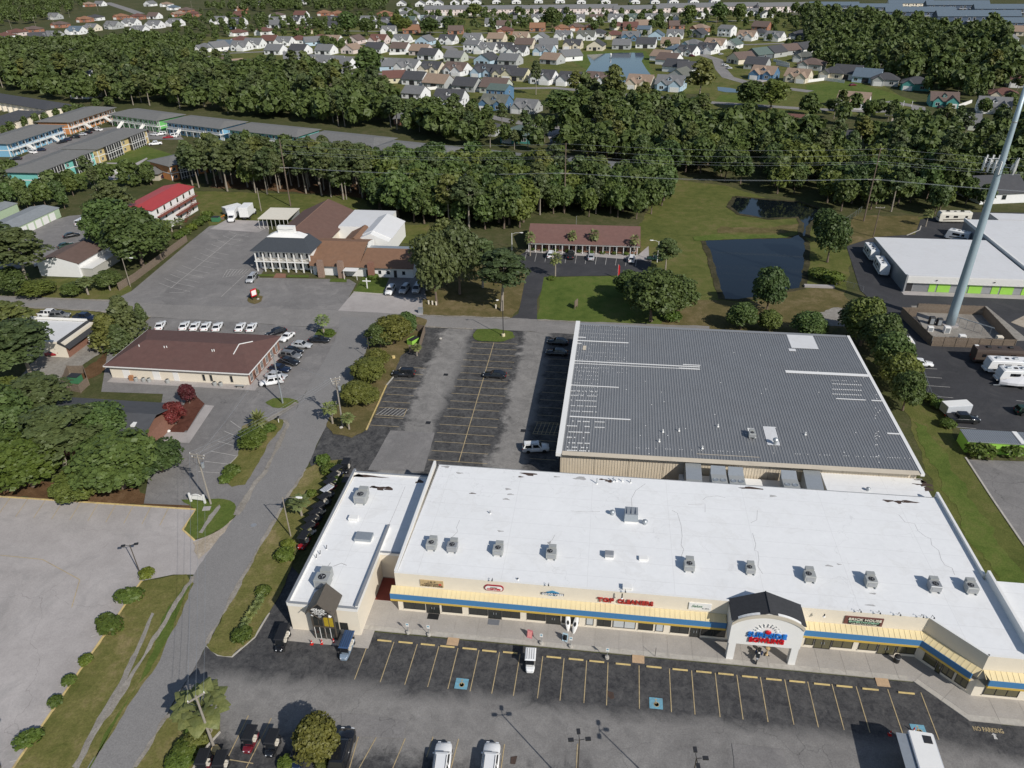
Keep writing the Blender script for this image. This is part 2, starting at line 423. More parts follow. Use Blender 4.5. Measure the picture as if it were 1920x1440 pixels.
flat('pine_straw', [(395, 352), (500, 357), (700, 372), (760, 380), (1240, 345), (1250, 300), (900, 300), (400, 330)], Z2, M['straw'])
flat('apartment_lawn', [(150, 322), (215, 298), (262, 270), (325, 290), (335, 330), (250, 345), (120, 342)], Z1, M['green'])
flat('verge', [(-60, 553), (-60, 525), (150, 522), (240, 530), (247, 546), (213, 566), (0, 556)], Z1, M['lawn'])
flat('verge', [(-60, 572), (0, 574), (170, 583), (283, 596), (275, 610), (200, 640), (-60, 600)], Z1, M['verge'])
flat('pine_straw', [(-60, 880), (0, 900), (160, 905), (345, 935), (370, 955), (0, 933), (-60, 930)], Z1, M['straw'])
flat('straw_bank', [(262, 612), (285, 606), (190, 700), (150, 720), (148, 700)], Z1, M['straw'])
# roads
flat('cross_road', [(-80, 552), (0, 555), (210, 563), (300, 571), (640, 583), (790, 591), (960, 597), (1080, 603), (1330, 612), (1330, 640), (1073, 627), (960, 620), (887, 617), (797, 613), (740, 608), (600, 615), (450, 605), (283, 595), (170, 583), (0, 574), (-80, 571)], Z3, M['road2'])
flat('side_road', [(90, 1520), (140, 1440), (300, 1182), (363, 1080), (408, 1010), (443, 967), (500, 880), (540, 797), (563, 753), (600, 690), (628, 640), (640, 595), (760, 598), (712, 620), (690, 650), (668, 700), (640, 748), (620, 783), (617, 787), (580, 867), (573, 880), (547, 920), (457, 1080), (387, 1212), (310, 1347), (253, 1440), (205, 1520)], Z4, M['road'])
# restaurant and brick office
flat('restaurant_lot', [(210, 564), (247, 546), (352, 457), (393, 424), (440, 418), (505, 424), (500, 500), (485, 521), (655, 524), (668, 532), (640, 584), (300, 571)], Z2, M['lotgrey'])
flat('concrete_apron', [(393, 430), (425, 412), (500, 415), (505, 425), (485, 436)], Z3, M['conc'])
flat('driveway_concrete', [(632, 585), (662, 549), (745, 552), (792, 560), (793, 592)], Z2, M['conc'])
flat('side_lot', [(726, 522), (792, 520), (800, 562), (716, 553)], Z3, M['lotgrey'])
flat('cross_lawn', [(663, 547), (680, 520), (730, 522), (718, 551)], Z3, M['green'])
flat('office_lot', [(985, 472), (1222, 490), (1216, 516), (1020, 519), (1015, 545), (1007, 562), (1007, 600), (956, 598), (972, 588), (978, 560), (986, 517), (963, 487)], Z2, M['black'])
# brown hip-roofed building and its neighbours
flat('brown_building_lot', [(283, 595), (450, 605), (600, 615), (640, 600), (640, 640), (600, 690), (563, 753), (500, 765), (390, 742), (190, 735), (205, 640), (262, 612)], Z2, M['lotgrey'])
flat('gray_building_lot', [(310, 715), (390, 725), (500, 757), (563, 752), (545, 790), (505, 870), (448, 965), (400, 950), (270, 945), (290, 830)], Z3, M['lotgrey'])
flat('concrete_lot', [(-90, 928), (0, 930), (367, 955), (343, 993), (365, 1014), (402, 1002), (440, 972), (408, 1012), (364, 1078), (325, 1078), (266, 1090), (30, 1432), (-30, 1520), (-260, 1520)], Z3, M['conc'])
flat('gravel_drive', [(95, 650), (175, 640), (200, 655), (120, 710), (40, 770), (-20, 760)], Z3, M['gravel'])
# shopping strip
flat('strip_lot', [(387, 1212), (508, 1120), (545, 1060), (600, 1120), (700, 1185), (1713, 1280), (1880, 1360), (2050, 1370), (2050, 1540), (205, 1520), (253, 1440), (310, 1347)], Z1, M['strip'])
b = MB()
flat('rear_lot', [(797, 613), (887, 617), (960, 620), (1073, 627), (1090, 640), (1065, 900), (800, 905), (600, 905), (580, 867), (617, 787), (690, 690), (740, 640)], Z2, M['rear'])
# storage yard on the right
flat('storage_yard', [(1587, 462), (1640, 445), (1716, 440), (1726, 412), (1800, 398), (1990, 400), (1990, 800), (1930, 826), (1790, 800), (1765, 760), (1725, 742), (1690, 615), (1613, 545)], Z3, M['black'])
flat('compound_gravel', [(1708, 574), (1850, 575), (1930, 640), (1745, 640)], Z4, M['gravel'])
flat('east_lot', [(1813, 862), (1990, 868), (1990, 1110), (1917, 1018)], Z2, M['lotgrey'])
flat('yard_bed', [(1895, 605), (1925, 590), (1990, 600), (1990, 640), (1912, 612)], Z4, M['sand'])
flat('gravel_turn', [(1520, 590), (1572, 577), (1600, 580), (1590, 612), (1555, 612)], Z3, M['gravel'])
flat('storage_lot', [(-80, 470), (0, 440), (130, 405), (190, 400), (195, 425), (110, 480), (-80, 540)], Z2, M['lotgrey'])
# islands of turf beside the road
flat('road_island', [(457, 1080), (547, 920), (573, 880), (600, 866), (655, 862), (640, 905), (600, 960), (565, 1010), (545, 1070), (520, 1125), (505, 1150), (478, 1195), (435, 1232), (408, 1229), (388, 1212)], Z5, M['verge'])
flat('road_island', [(120, 1520), (165, 1440), (300, 1240), (364, 1095), (350, 1078), (318, 1082), (267, 1092), (32, 1434), (-25, 1520)], Z5, M['verge'])
flat('road_island', [(253, 1440), (310, 1347), (345, 1333), (372, 1340), (413, 1348), (413, 1373), (383, 1407), (340, 1480), (320, 1520), (200, 1522)], Z5, M['verge'])
flat('road_island', [(368, 957), (347, 993), (364, 1012), (385, 1008), (425, 985), (443, 965), (440, 945), (420, 937), (380, 935), (340, 938)], Z5, M['green'])
flat('road_island', [(413, 900), (422, 885), (447, 855), (455, 800), (510, 782), (535, 789), (530, 800), (505, 830), (478, 880), (460, 910), (435, 914)], Z5, M['verge'])
flat('road_island', [(498, 755), (512, 748), (535, 747), (558, 752), (560, 757), (540, 766), (512, 765)], Z5, M['green'])
flat('road_island', [(612, 800), (628, 760), (668, 700), (700, 640), (760, 590), (800, 600), (790, 640), (752, 668), (745, 685), (720, 740), (687, 807), (660, 822), (625, 815)], Z5, M['dry'])
flat('road_island', [(887, 628), (895, 618), (930, 617), (962, 624), (966, 633), (945, 641), (905, 641), (890, 637)], Z5, M['green'])
flat('road_island', [(465, 560), (473, 553), (493, 556), (490, 566), (478, 571), (466, 567)], Z5, M['dry'])
flat('road_island', [(590, 628), (597, 617), (622, 617), (632, 625), (622, 634), (598, 634)], Z5, M['green'])
flat('ditch', [(100, 1520), (160, 1392), (230, 1270), (285, 1150), (290, 1152), (238, 1278), (170, 1398), (112, 1520)], Z5+.004, M['gravel'])
flat('ditch', [(373, 1000), (392, 968), (412, 947), (414, 952), (396, 978), (380, 1001)], Z5+.004, M['gravel'])
flat('green_verge', [(130, 1520), (190, 1395), (270, 1260), (312, 1150), (345, 1100), (360, 1098), (300, 1225), (215, 1360), (150, 1470), (135, 1520)], Z5+.002, M['green'])
flat('sandy_edge', [(385, 1008), (425, 987), (440, 972), (412, 1008), (395, 1030), (372, 1050), (362, 1018)], Z5, M['sand'])
flat('flower_bed', [(340, 775), (355, 735), (383, 757), (352, 808), (312, 812)], Z4, M['mulch'])
# kerbs
kerb('kerb', gl((-90, 928), (0, 932), (367, 956), (343, 994), (365, 1014)), .28, .16, M['kerby'])
kerb('kerb', gl((266, 1090), (150, 1259), (30, 1434), (-25, 1520)), .28, .16, M['kerby'])
kerb('kerb', gl((725, 723), (687, 807)), .25, .2, M['kerby'])
kerb('kerb', gl((752, 690), (725, 723)), .25, .2, M['kerbc'])
kerb('kerb', gl((413, 1373), (383, 1407), (352, 1460)), .2, .16, M['kerbc'])
kerb('kerb', gl((388, 1212), (408, 1229), (435, 1232), (478, 1195), (505, 1150)), .2, .14, M['kerbc'])
kerb('kerb', gl((1810, 858), (1860, 935), (1918, 1020), (1990, 1115)), .3, .14, M['kerbc'])
kerb('kerb', gl((663, 548), (718, 552)), .3, .16, M['kerbc'])
kerb('kerb', gl((1700, 442), (1724, 432), (1727, 424)), .3, .16, M['kerbc'])
kerb('kerb', gl((450, 852), (418, 884), (413, 903)), .2, .14, M['kerbc'])
# ponds, ditch water
def pond(name, pts, m, z): return flat(name, pts, z, m)
M['pondw'] = water('pond_water', (.006, .009, .012)); M['lakew'] = water('lake_water', (.02, .05, .09), .08)
M['mud'] = ground_mat('pond_mud', [(.03, .032, .016), (.06, .055, .03), (.1, .085, .05)], .2, 1, 5)
for P_ in ([(1317, 450), (1400, 447), (1478, 446), (1500, 440), (1514, 455), (1512, 500), (1505, 541), (1467, 547), (1440, 556), (1387, 564), (1353, 561), (1340, 520), (1330, 480)], [(1378, 369), (1440, 374), (1500, 379), (1540, 392), (1535, 410), (1516, 426), (1514, 446), (1500, 440), (1503, 420), (1495, 408), (1440, 411), (1385, 402), (1366, 388)]):
 pond('pond', P_, M['pondw'], Z3); W_ = gl(*P_, P_[0]); L, Rr = strip_pts(W_, 1.6); flat('worn_edge', [('w', p.x, p.y) for p in L]+[('w', p.x, p.y) for p in Rr[::-1]], Z3+.012, M['mud'])
flat('pond_islet', [(1302, 452), (1300, 444), (1345, 440), (1480, 441), (1475, 446), (1330, 451)], Z4, M['green'])
pond('lake', [(1100, 103), (1160, 99), (1205, 99), (1208, 106), (1203, 115), (1212, 130), (1225, 146), (1232, 158), (1180, 165), (1090, 160), (1095, 140), (1108, 120)], M['lakew'], Z3)
pond('lake', [(778, 30), (795, 28), (812, 30), (810, 38), (790, 40)], M['lakew'], Z3)
pond('ditch_water', [(1345, 163), (1368, 165), (1392, 170), (1388, 174), (1360, 173), (1346, 170)], M['lakew'], Z3)
pond('lake', [(716, 107), (740, 110), (775, 111), (775, 114), (720, 114)], M['lakew'], Z3)
def worn_edge(line, w, m='sand'):
 P = gl(*line); L, Rr = strip_pts(P, w); flat('worn_edge', [('w', p.x, p.y) for p in L]+[('w', p.x, p.y) for p in Rr[::-1]], Z5, M[m])
M['dust'] = ground_mat('road_dust', [(.2, .18, .15), (.28, .255, .22), (.36, .33, .29)], .2, 1.5, 8, bumps=.1)
for l, w in (([(547, 920), (457, 1080), (388, 1208)], .5), ([(573, 881), (547, 920)], .4), ([(140, 1440), (300, 1184), (362, 1082)], .6), ([(253, 1440), (310, 1348)], .5), ([(500, 880), (540, 798), (534, 789)], .7), ([(443, 967), (480, 905), (500, 882)], .9), ([(310, 1347), (345, 1334), (410, 1347)], .5), ([(620, 783), (628, 760), (668, 700)], .5), ([(0, 556), (210, 565)], .6), ([(0, 574), (170, 583), (283, 595)], .7), ([(790, 592), (956, 597)], .6), ([(1008, 601), (1080, 604)], .6), ([(797, 613), (887, 618)], .5), ([(557, 756), (540, 767), (500, 790)], 1.2)): worn_edge(l, w, 'dust')
# ================================================================== the shopping strip and the buildings joined to it
def roof_mat(name, c, dirt=.35, rough=.55, crack=.0):
 m, nt, bs = _new(name); v = pos(nt)
 a = noise(nt, v, .12, 7, .7, .8); b = noise(nt, v, 1.3, 5, .7); d = noise(nt, v, .35, 7, .75, 1.6)
 col = mix(nt, 1.0, c, ramp(nt, mix(nt, .5, a, b), [(.3, .93), (.65, 1.03)]), 'MULTIPLY')
 col = mix(nt, ramp(nt, d, [(.6, 0), (.8, dirt)]), col, (.42, .4, .38))
 sp = nd(nt, 'ShaderNodeSeparateXYZ'); nt.links.new(v, sp.inputs[0]); ln = None
 for ax, st in ((1, 3.05), (0, 11.0)):        # lapped membrane seams
  fr = mth(nt, 'FRACT', mth(nt, 'DIVIDE', mth(nt, 'ADD', sp.outputs[ax], mth(nt, 'MULTIPLY', a, .25)), st)); k1 = mth(nt, 'LESS_THAN', fr, .05/st*1.6); ln = k1 if ln is None else mth(nt, 'MAXIMUM', ln, k1)
 col = mix(nt, mth(nt, 'MULTIPLY', ln, .3), col, (.55, .54, .53))
 pd = noise(nt, v, .22, 5, .6, .5); col = mix(nt, ramp(nt, pd, [(.55, 0), (.6, .12), (.63, .03)]), col, (.5, .47, .42))
 if crack:
  k = cracks(nt, v, .085, .05, .8); g = ramp(nt, noise(nt, v, .07, 2), [(.5, 0), (.56, crack)])
  col = mix(nt, mix(nt, 1.0, k, g, 'MULTIPLY'), col, (.3, .29, .28))
 nt.links.new(col, bs.inputs['Base Color']); bs.inputs['Roughness'].default_value = rough
 bs.inputs['Specular IOR Level'].default_value = .3
 return m
M['wroof'] = roof_mat('white_roof_coating', (.8, .8, .79), crack=.22)
M['wroof2'] = roof_mat('weathered_white_roof', (.66, .66, .66), .6)
M['yel'] = plain('pale_yellow_metal', (.72, .6, .35), .5, .06, .7)
M['yel2'] = plain('yellow_metal', (.66, .45, .08), .5, .06, .7)
M['blue'] = plain('blue_metal', (.06, .2, .4), .5, .06, .7)
M['stain'] = plain('leaf_debris', (.07, .045, .035), .95, .4, 3)
M['greystain'] = plain('damp_stain', (.42, .41, .4), .9, .3, 2)
M['ribroof'] = plain('grey_metal_sheet', (.225, .23, .235), .45, .16, .35, .25, dirt=.18)
M['ribtop'] = plain('grey_metal_rib', (.29, .295, .3), .5, .12, .6, .2)
M['redfloor'] = plain('red_painted_floor', (.17, .03, .02), .7, .2, 2)
WY, ZR = 67.6, 6.85                                       # facade plane, main roof deck
mall = empty('strip_mall', (10, 79, 0), 0, 'long cream shopping strip with white flat roof and yellow and blue awning', 'shopping strip')
wA, wB, wC = (40.75, WY), (45.45, 62.6), (62, 62.6)        # the front wall bends at A and B
b = MB().prism([(-25.05, WY), wA, wB, wC, (62, 75), (50.1, 75), (50.1, 91.3), (-24.4, 91.3)], .0, ZR-.25)
b.build('wall', M['cream'], mall)
deck = [(-24.75, WY+.28), (wA[0]+.1, WY+.28), (wB[0]+.15, 62.88), (61.9, 62.88), (61.9, 75), (49.8, 75), (49.8, 91.25), (-24.15, 91.25)]
MB().prism(deck, ZR-.25, ZR).build('roof', M['wroof'], mall)
def wallrun(p, q, t, z0, z1, name, m, par=mall):
 d = (Vector(q)-Vector(p)).normalized(); n = Vector((-d.y, d.x))*t
 return MB().prism([p, q, (q[0]+n.x, q[1]+n.y), (p[0]+n.x, p[1]+n.y)], z0, z1).build(name, m, par)
# fascia above the awning and coping
for p, q in (((-25.05, WY), (17.4, WY)), ((25.9, WY), wA), (wA, wB), (wB, wC)):
 wallrun(p, q, .26, ZR-.24, 7.02, 'parapet', M['cream']); wallrun((p[0], p[1]-.03), (q[0], q[1]-.03), .3, 7.02, 7.07, 'coping', M['white'])
MB().box(-25.15, -24.8, WY+.3, 91.9, 4.4, 7.12).build('parapet', M['white'], mall)
MB().box(49.82, 50.15, 75.62, 92.1, 4.4, 7.35).build('parapet', M['white'], mall)
MB().box(50.16, 50.5, 62.95, 75.6, 4.4, 8.0).build('parapet', M['white'], mall)
MB().box(-24.3, 49.7, 91.26, 91.36, 6.3, ZR+.05).build('roof_edge', M['mgrey'], mall)
# awning: sloped pale top, blue band, yellow lower lip
def awning(p, q, endl=0, endr=0):
 d = (Vector(q)-Vector(p)).normalized(); n = Vector((d.y, -d.x)); L = (Vector(q)-Vector(p)).length
 def pt(s, o, z): return (p[0]+d.x*s+n.x*o, p[1]+d.y*s+n.y*o, z)
 prof = {'awning_top': [(.02, 4.75), (1.1, 4.36), (1.1, 4.30), (.02, 4.66)], 'awning_band': [(1.04, 4.33), (1.16, 4.33), (1.16, 3.42), (1.04, 3.42)],
   'awning_lip': [(.98, 3.45), (1.19, 3.42), (1.12, 3.02), (.98, 3.02)], 'soffit': [(.03, 3.12), (.97, 3.12), (.97, 3.05), (.03, 3.05)]}
 mm = {'awning_top': 'yel', 'awning_band': 'blue', 'awning_lip': 'yel2', 'soffit': 'tan'}
 for k, pr in prof.items():
  MB().loft([[pt(endl*o, o, z) for o, z in pr], [pt(L+endr*o, o, z) for o, z in pr]]).build(k, M[mm[k]], mall)
 r = MB()
 for i in range(int(L/.62)+1):
  s = i*.62+.1
  r.loft([[pt(s+e, .05, 4.74), pt(s+e, 1.1, 4.37), pt(s+e, 1.1, 4.405), pt(s+e, .05, 4.775)] for e in (-.03, .03)])
 tag(r.build('awning_rib', M['yel'], mall), kind='stuff')
tA = math.tan(R(23.4))
awning((-25.6, WY), (17.35, WY)); awning((25.95, WY), wA, 0, -tA); awning(wA, wB, tA, -tA); awning(wB, wC, tA, 0)
# shop fronts
FR = plain('dark_bronze_frame', (.035, .032, .03), .45, .15, 3)
M['tanglass'] = glass('tinted_glass', (.11, .1, .055), .08); M['blind'] = plain('closed_blind', (.5, .52, .52), .5, .1, 2)
def front(px0, px1, door=False, panes=2, gm=None, z0=.62, z1=2.95, base=None):
 x0 = GY(px0, 1150 + (px0-750)*.09, WY-.02).x; x1 = GY(px1, 1150 + (px1-750)*.09, WY-.02).x
 shop(Vector((x0, WY)), Vector((x1, WY)), door, panes, gm, z0, z1)
def shop(p, q, door, panes, gm, z0=.62, z1=2.95):
 d = (q-p).normalized(); n = Vector((d.y, -d.x)); L = (q-p).length
 if door: z0 = .18
 def bx(mb, s0, s1, o0, o1, a, c):
  P = [p+d*s0+n*o0, p+d*s1+n*o0, p+d*s1+n*o1, p+d*s0+n*o1]
  return mb.prism([tuple(k) for k in P], a, c)
 f = MB(); t = .07
 bx(f, 0, L, .005, .09, z0, z0+t); bx(f, 0, L, .005, .09, z1-t, z1)
 for i in range(panes+1):
  s = (L-t)*i/panes; bx(f, s, s+t, .005, .09, z0+t, z1-t)
 w = f.build('shop_door' if door else 'shop_window', FR, mall)
 for i in range(panes):
  a = (L-t)*i/panes+t; c = (L-t)*(i+1)/panes
  bx(MB(), a, c, .008, .05, z0+t, z1-t).build('pane', gm or M['shopglass'], w)
  if door: bx(MB(), a+(.1 if i else c-a-.16), a+(.16 if i else c-a-.1), .06, .12, 1.0, 1.35).build('handle', M['galv'], w)
 if not door: bx(MB(), -.05, L+.05, .0, .12, z0-.12, z0-.005).build('sill', M['cream'], mall)
z3 = lambda x: 640+x/3
for a, c, dr, n, gm in ((358, 478, 0, 2, None), (484, 558, 1, 2, None), (572, 684, 0, 2, None), (722, 825, 0, 2, None), (829, 903, 1, 2, None), (906, 1007, 0, 2, None),
     (1045, 1148, 0, 2, None), (1152, 1232, 1, 2, None), (1240, 1335, 0, 2, None), (1374, 1416, 0, 1, 'blind'), (1436, 1514, 0, 2, None), (1524, 1650, 0, 2, 'blind'),
     (1666, 1748, 0, 1, None), (1762, 1806, 0, 1, 'blind'), (1846, 1948, 0, 2, None), (1955, 2010, 1, 2, None), (2015, 2150, 0, 2, None)):
 front(z3(a), z3(c), dr, n, M[gm] if gm else None, z1=2.9)
z4 = lambda x: 1280+x/3
for a, c, dr, n, gm in ((675, 722, 0, 1, 'tanglass'), (728, 820, 1, 2, 'tanglass'), (826, 940, 0, 2, 'tanglass'), (975, 1076, 0, 2, 'tanglass'), (1082, 1180, 1, 2, 'tanglass'), (1186, 1290, 0, 2, 'tanglass')):
 front(z4(a), z4(c), dr, n, M[gm], z1=2.9)
dA = (Vector(wB)-Vector(wA))
for s0, s1, dr, n in ((.14, .36, 0, 1), (.37, .46, 1, 1), (.47, .66, 0, 2), (.70, .90, 0, 2)): shop(Vector(wA)+dA*s0, Vector(wA)+dA*s1, dr, n, M['tanglass'])
shop(Vector((46.6, 62.6)), Vector((50.4, 62.6)), 0, 3, M['tanglass']); shop(Vector((52, 62.6)), Vector((57, 62.6)), 0, 3, M['tanglass'])
# roof marks: heaps of wet leaves, damp streaks, thin cracks
def blot(par, name, px, py, w, h, z, m, seed, n=11):
 r = random.Random(seed); c = G(px, py, z); ph = r.random()*6
 P = []
 for i in range(n):
  a = 2*math.pi*i/n; k = 1+.35*math.sin(3*a+ph)+r.uniform(-.22, .22); P.append((c.x+math.cos(a)*w*k/2, c.y+math.sin(a)*h*k/2))
 MB().prism(P, z, z+.012).build(name, m, par)
for i, (x, y, w, h, k) in enumerate([(836, 875, 1.3, .5, 0), (861, 887, 1, .4, 0), (993, 889, 2.4, .7, 1), (976, 894, .9, .3, 1), (1044, 894, 1, .3, 0), (1088, 897, 1.9, .7, 0), (1142, 902, 1, .7, 1), (1130, 899, 1.4, .35, 1),
  (952, 917, .8, .5, 0), (957, 927, 1, .35, 0), (949, 936, 1, .35, 0), (886, 925, 1, .25, 1), (1408, 915, 3.0, .6, 1), (1448, 930, 1, .5, 0), (1665, 939, 1.4, .5, 1), (1685, 941, 1.2, .7, 1), (1704, 941, 2.4, .6, 1), (1554, 1061, 1, .3, 0), (1573, 1058, .6, .25, 0), (1632, 1135, 1.3, .25, 0), (1637, 1113, .7, .25, 0), (938, 996, .8, .3, 0), (1030, 1018, .5, .6, 0)]):
 blot(mall, 'roof_stain', x, y, w, h, ZR, M['stain'] if k else M['greystain'], i)
def crackline(par, pts, z, w=.05, m=None):
 P = [tuple(G(x, y, z)[:2]) for x, y in pts]; L, Rr = strip_pts(P, w); b = MB()
 for i in range(len(L)-1): b.prism([tuple(q) for q in (L[i], L[i+1], Rr[i+1], Rr[i])], z, z+.009)
 b.build('roof_crack', m or M['greystain'], par)
for pts in ([(862, 975), (856, 989), (858, 997), (847, 1008)], [(1040, 1003), (1036, 1012), (1030, 1016), (1026, 1022)], [(1260, 957), (1270, 962), (1277, 985), (1279, 1005), (1277, 1022), (1282, 1030), (1277, 1045)], [(1185, 950), (1184, 935), (1192, 920), (1210, 907)],
   [(1411, 1000), (1417, 1020), (1415, 1032), (1421, 1034), (1423, 1050), (1421, 1062), (1430, 1076)], [(1420, 957), (1419, 975), (1408, 980)], [(1685, 965), (1697, 979), (1715, 982), (1721, 995), (1735, 1006), (1745, 1010), (1747, 1022), (1760, 1032), (1765, 1050), (1772, 1060), (1785, 1065), (1790, 1078)], [(1322, 960), (1322, 945), (1290, 946)], [(1318, 937), (1324, 932), (1345, 930), (1360, 933)], [(1070, 958), (1100, 960), (1125, 959)]):
 crackline(mall, pts, ZR)
# tall portal over the bowling alley door
PX0, PX1, PYF = 17.45, 25.92, 64.6
port = empty('entrance_portal', (21.7, 66, 0), 0, 'tall white entrance portal with an arched front and charcoal shingle roof', 'portal')
for x in (PX0+.1, PX1-.95): MB().box(x, x+.85, PYF, PYF+.75, .15, 3.05).build('column', M['white'], port)
arc = [(PX0+(PX1-PX0)*t, 6.75+1.72*(1-(2*t-1)**2)**.8) for t in [i/16 for i in range(17)]]
b = MB(); pts = [(PX0, 3.05), (PX1, 3.05)]+arc[::-1]
b.loft([[(x, PYF, z) for x, z in pts], [(x, PYF+.35, z) for x, z in pts]]).build('front_panel', M['white'], port)
b = MB(); b.loft([[(x, PYF-.14, z+dz) for x, z in arc for dz in (0,)]+[(x, PYF-.14, z-.5) for x, z in arc[::-1]], [(x, PYF-.003, z) for x, z in arc]+[(x, PYF-.003, z-.5) for x, z in arc[::-1]]])
b.build('arch_trim', M['tan'], port)
for x in (PX0, PX1-.3): MB().box(x, x+.3, PYF+.36, WY-.01, 3.05, 6.9).build('side_wall', M['white'], port)
MB().box(PX0+.31, PX1-.31, PYF+.36, WY-.01, 3.06, 3.2).build('soffit', M['white'], port)
b = MB(); cx = 21.55
for xa, za, xb, zb in ((PX0-.1, 7.05, cx, 8.8), (cx, 8.8, PX1+.1, 7.05)):
 b.add([(xa, PYF-.02, za), (xb, PYF-.02, zb), (xb, WY+.4, zb), (xa, WY+.4, za), (xa, PYF-.02, za-.14), (xb, PYF-.02, zb-.14), (xb, WY+.4, zb-.14), (xa, WY+.4, za-.14)], [(0, 1, 2, 3), (7, 6, 5, 4), (0, 4, 5, 1), (2, 6, 7, 3), (1, 5, 6, 2), (0, 3, 7, 4)])
b.build('roof', M['shingle_dark'], port)
MB().tube((cx, PYF-.02, 8.82), (cx, WY+.4, 8.82), .07, n=6).build('ridge_cap', M['shingle_dark'], port)
MB().add([(PX0, WY+.38, 6.86), (PX1, WY+.38, 6.86), (PX1, WY+.38, 7.0), (cx, WY+.38, 8.66), (PX0, WY+.38, 7.0)], [(0, 1, 2, 3, 4)]).build('back_gable', M['white'], port)
for i, x in enumerate((18.2, 19.3, 24.2)): MB().box(x, x+.6, WY-.1, WY-.03, .2, 2.7).build('door', M['shopglass'], port)
# bowling sign on the portal
sg = empty('bowling_sign', (21.7, PYF-.05, 5), 0, 'blue and red raised letters under white bowling pins on the portal', 'sign')
M['sblue'] = plain('sign_blue', (.015, .16, .52), .35, .1, 3); M['sred'] = plain('sign_red', (.55, .012, .02), .35, .1, 3)
text('SURFSIDE', .72, M['sblue'], sg, 'blue_lettering', (21.75, PYF-.12, 4.68), extr=.1, width=4.6, bold=.03)
text('BOWLING', .72, M['sred'], sg, 'red_lettering', (21.8, PYF-.12, 3.78), extr=.1, width=4.1, bold=.03)
b = MB()
prof = [(.001, 0), (.09, .02), (.12, .16), (.1, .3), (.05, .42), (.06, .5), (.04, .58), (.001, .6)]
for i in range(9):
 a = R(168-19.5*i); t = MB().lathe(prof, 8); t.xf(Matrix.Translation((21.7+math.cos(a)*1.02, PYF-.1, 5.55+math.sin(a)*.85)) @ Matrix.Rotation(R(90)-a, 4, 'Y') @ Matrix.Diagonal((1, .6, 1, 1)))
 t.build('bowling_pin', M['white'], sg)
 q = MB().lathe([(.07, .40), (.075, .44), (.07, .47)], 8); q.xf(Matrix.Translation((21.7+math.cos(a)*1.02, PYF-.1, 5.55+math.sin(a)*.85)) @ Matrix.Rotation(R(90)-a, 4, 'Y') @ Matrix.Diagonal((1, .6, 1, 1)))
 q.build('pin_band', M['trim_black'], sg)
MB().lathe([(.02, -.36), (.22, -.3), (.36, -.12), (.38, 0), (.36, .12), (.22, .3), (.02, .36)], 14).xf(Matrix.Translation((21.78, PYF-.16, 5.62)) @ Matrix.Diagonal((1, .4, .95, 1))).build('bowling_ball', M['sred'], sg, smooth=True)
# shop signs on the fascia
def board(name, x0, x1, z0, z1, m, label, t=.12):
 r = empty(name, ((x0+x1)/2, WY-.02, z0), 0, label, 'sign')
 MB().box(x0, x1, WY-t-.01, WY-.01, z0, z1).build('board', m, r); return r
M['tanboard'] = plain('tan_sign_board', (.52, .38, .2), .6, .3, 2)
M['ink'] = plain('dark_sign_ink', (.1, .075, .05), .6, .1, 3)
r = board('thrift_store_sign', -21.65, -18.6, 5.15, 6.25, M['tanboard'], 'tan thrift store sign board with dark lettering on the cream fascia')
text('J & P', .3, M['ink'], r, loc=(-20.1, WY-.15, 5.88), width=1.1); text('CREATIONS', .22, M['ink'], r, loc=(-20.2, WY-.15, 5.56), width=1.9); text('THRIFT STORE', .28, M['ink'], r, loc=(-20.1, WY-.15, 5.2), width=2.8, bold=.01)
MB().box(-19.2, -18.85, WY-.16, WY-.14, 5.55, 5.78).build('emblem', M['sred'], r)
r = empty('computer_shop_sign', (-11.95, WY, 5.5), 0, 'white oval computer shop sign with a dark red border', 'sign')
def oval(cx, cz, hw, hh, n=14):
 P = []
 for s in (1, -1):
  for i in range(n+1):
   a = -math.pi/2+math.pi*i/n; P.append((cx+s*(hw-hh)+s*hh*math.cos(a), cz+s*hh*math.sin(a)))
 return P
P0 = oval(-11.95, 5.9, 1.26, .5); P1 = oval(-11.95, 5.9, 1.12, .37)
MB().loft([[(x, WY-.16, z) for x, z in P0], [(x, WY-.01, z) for x, z in P0]]).build('border', plain('dark_red_border', (.3, .015, .03), .45, .1, 2), r)
MB().loft([[(x, WY-.2, z) for x, z in P1], [(x, WY-.165, z) for x, z in P1]]).build('face', M['white'], r)
text('SURFSIDE', .14, M['ink'], r, loc=(-11.95, WY-.23, 5.98), width=.85); text('COMPUTERS', .26, M['sred'], r, loc=(-11.95, WY-.23, 5.66), width=1.75, bold=.012)
r = empty('vibes_sign', (-4.4, WY, 5.4), 0, 'blue cloud shaped sign with white letters reading GOOD VIBES', 'sign')
P0 = [(-4.4+math.cos(a)*(.8+.08*math.sin(5*a)), 5.78+math.sin(a)*(.42+.05*math.sin(5*a))) for a in [2*math.pi*i/24 for i in range(24)]]
MB().loft([[(x, WY-.1, z) for x, z in P0], [(x, WY-.01, z) for x, z in P0]]).build('board', plain('sea_blue_board', (.05, .24, .42), .5, .15, 3), r)
MB().box(-5.85, -2.95, WY-.13, WY-.105, 5.52, 5.9).build('letter_backing', plain('navy_board', (.012, .03, .08), .5, .1, 3), r)
text('GOOD VIBES', .3, M['white'], r, loc=(-4.4, WY-.16, 5.56), width=2.75, bold=.012)
r = empty('cleaners_sign', (4.8, WY, 5.1), 0, 'dark red raised letters reading TOP CLEANERS on the fascia', 'sign')
M['cred'] = plain('cleaner_red', (.36, .03, .025), .4, .12, 3)
text('TOP', .62, M['cred'], r, loc=(2.35, WY-.12, 5.2), width=2.1, extr=.1, bold=.03); text('CLEANERS', .62, M['cred'], r, loc=(6.05, WY-.12, 5.2), width=4.5, extr=.1, bold=.03)
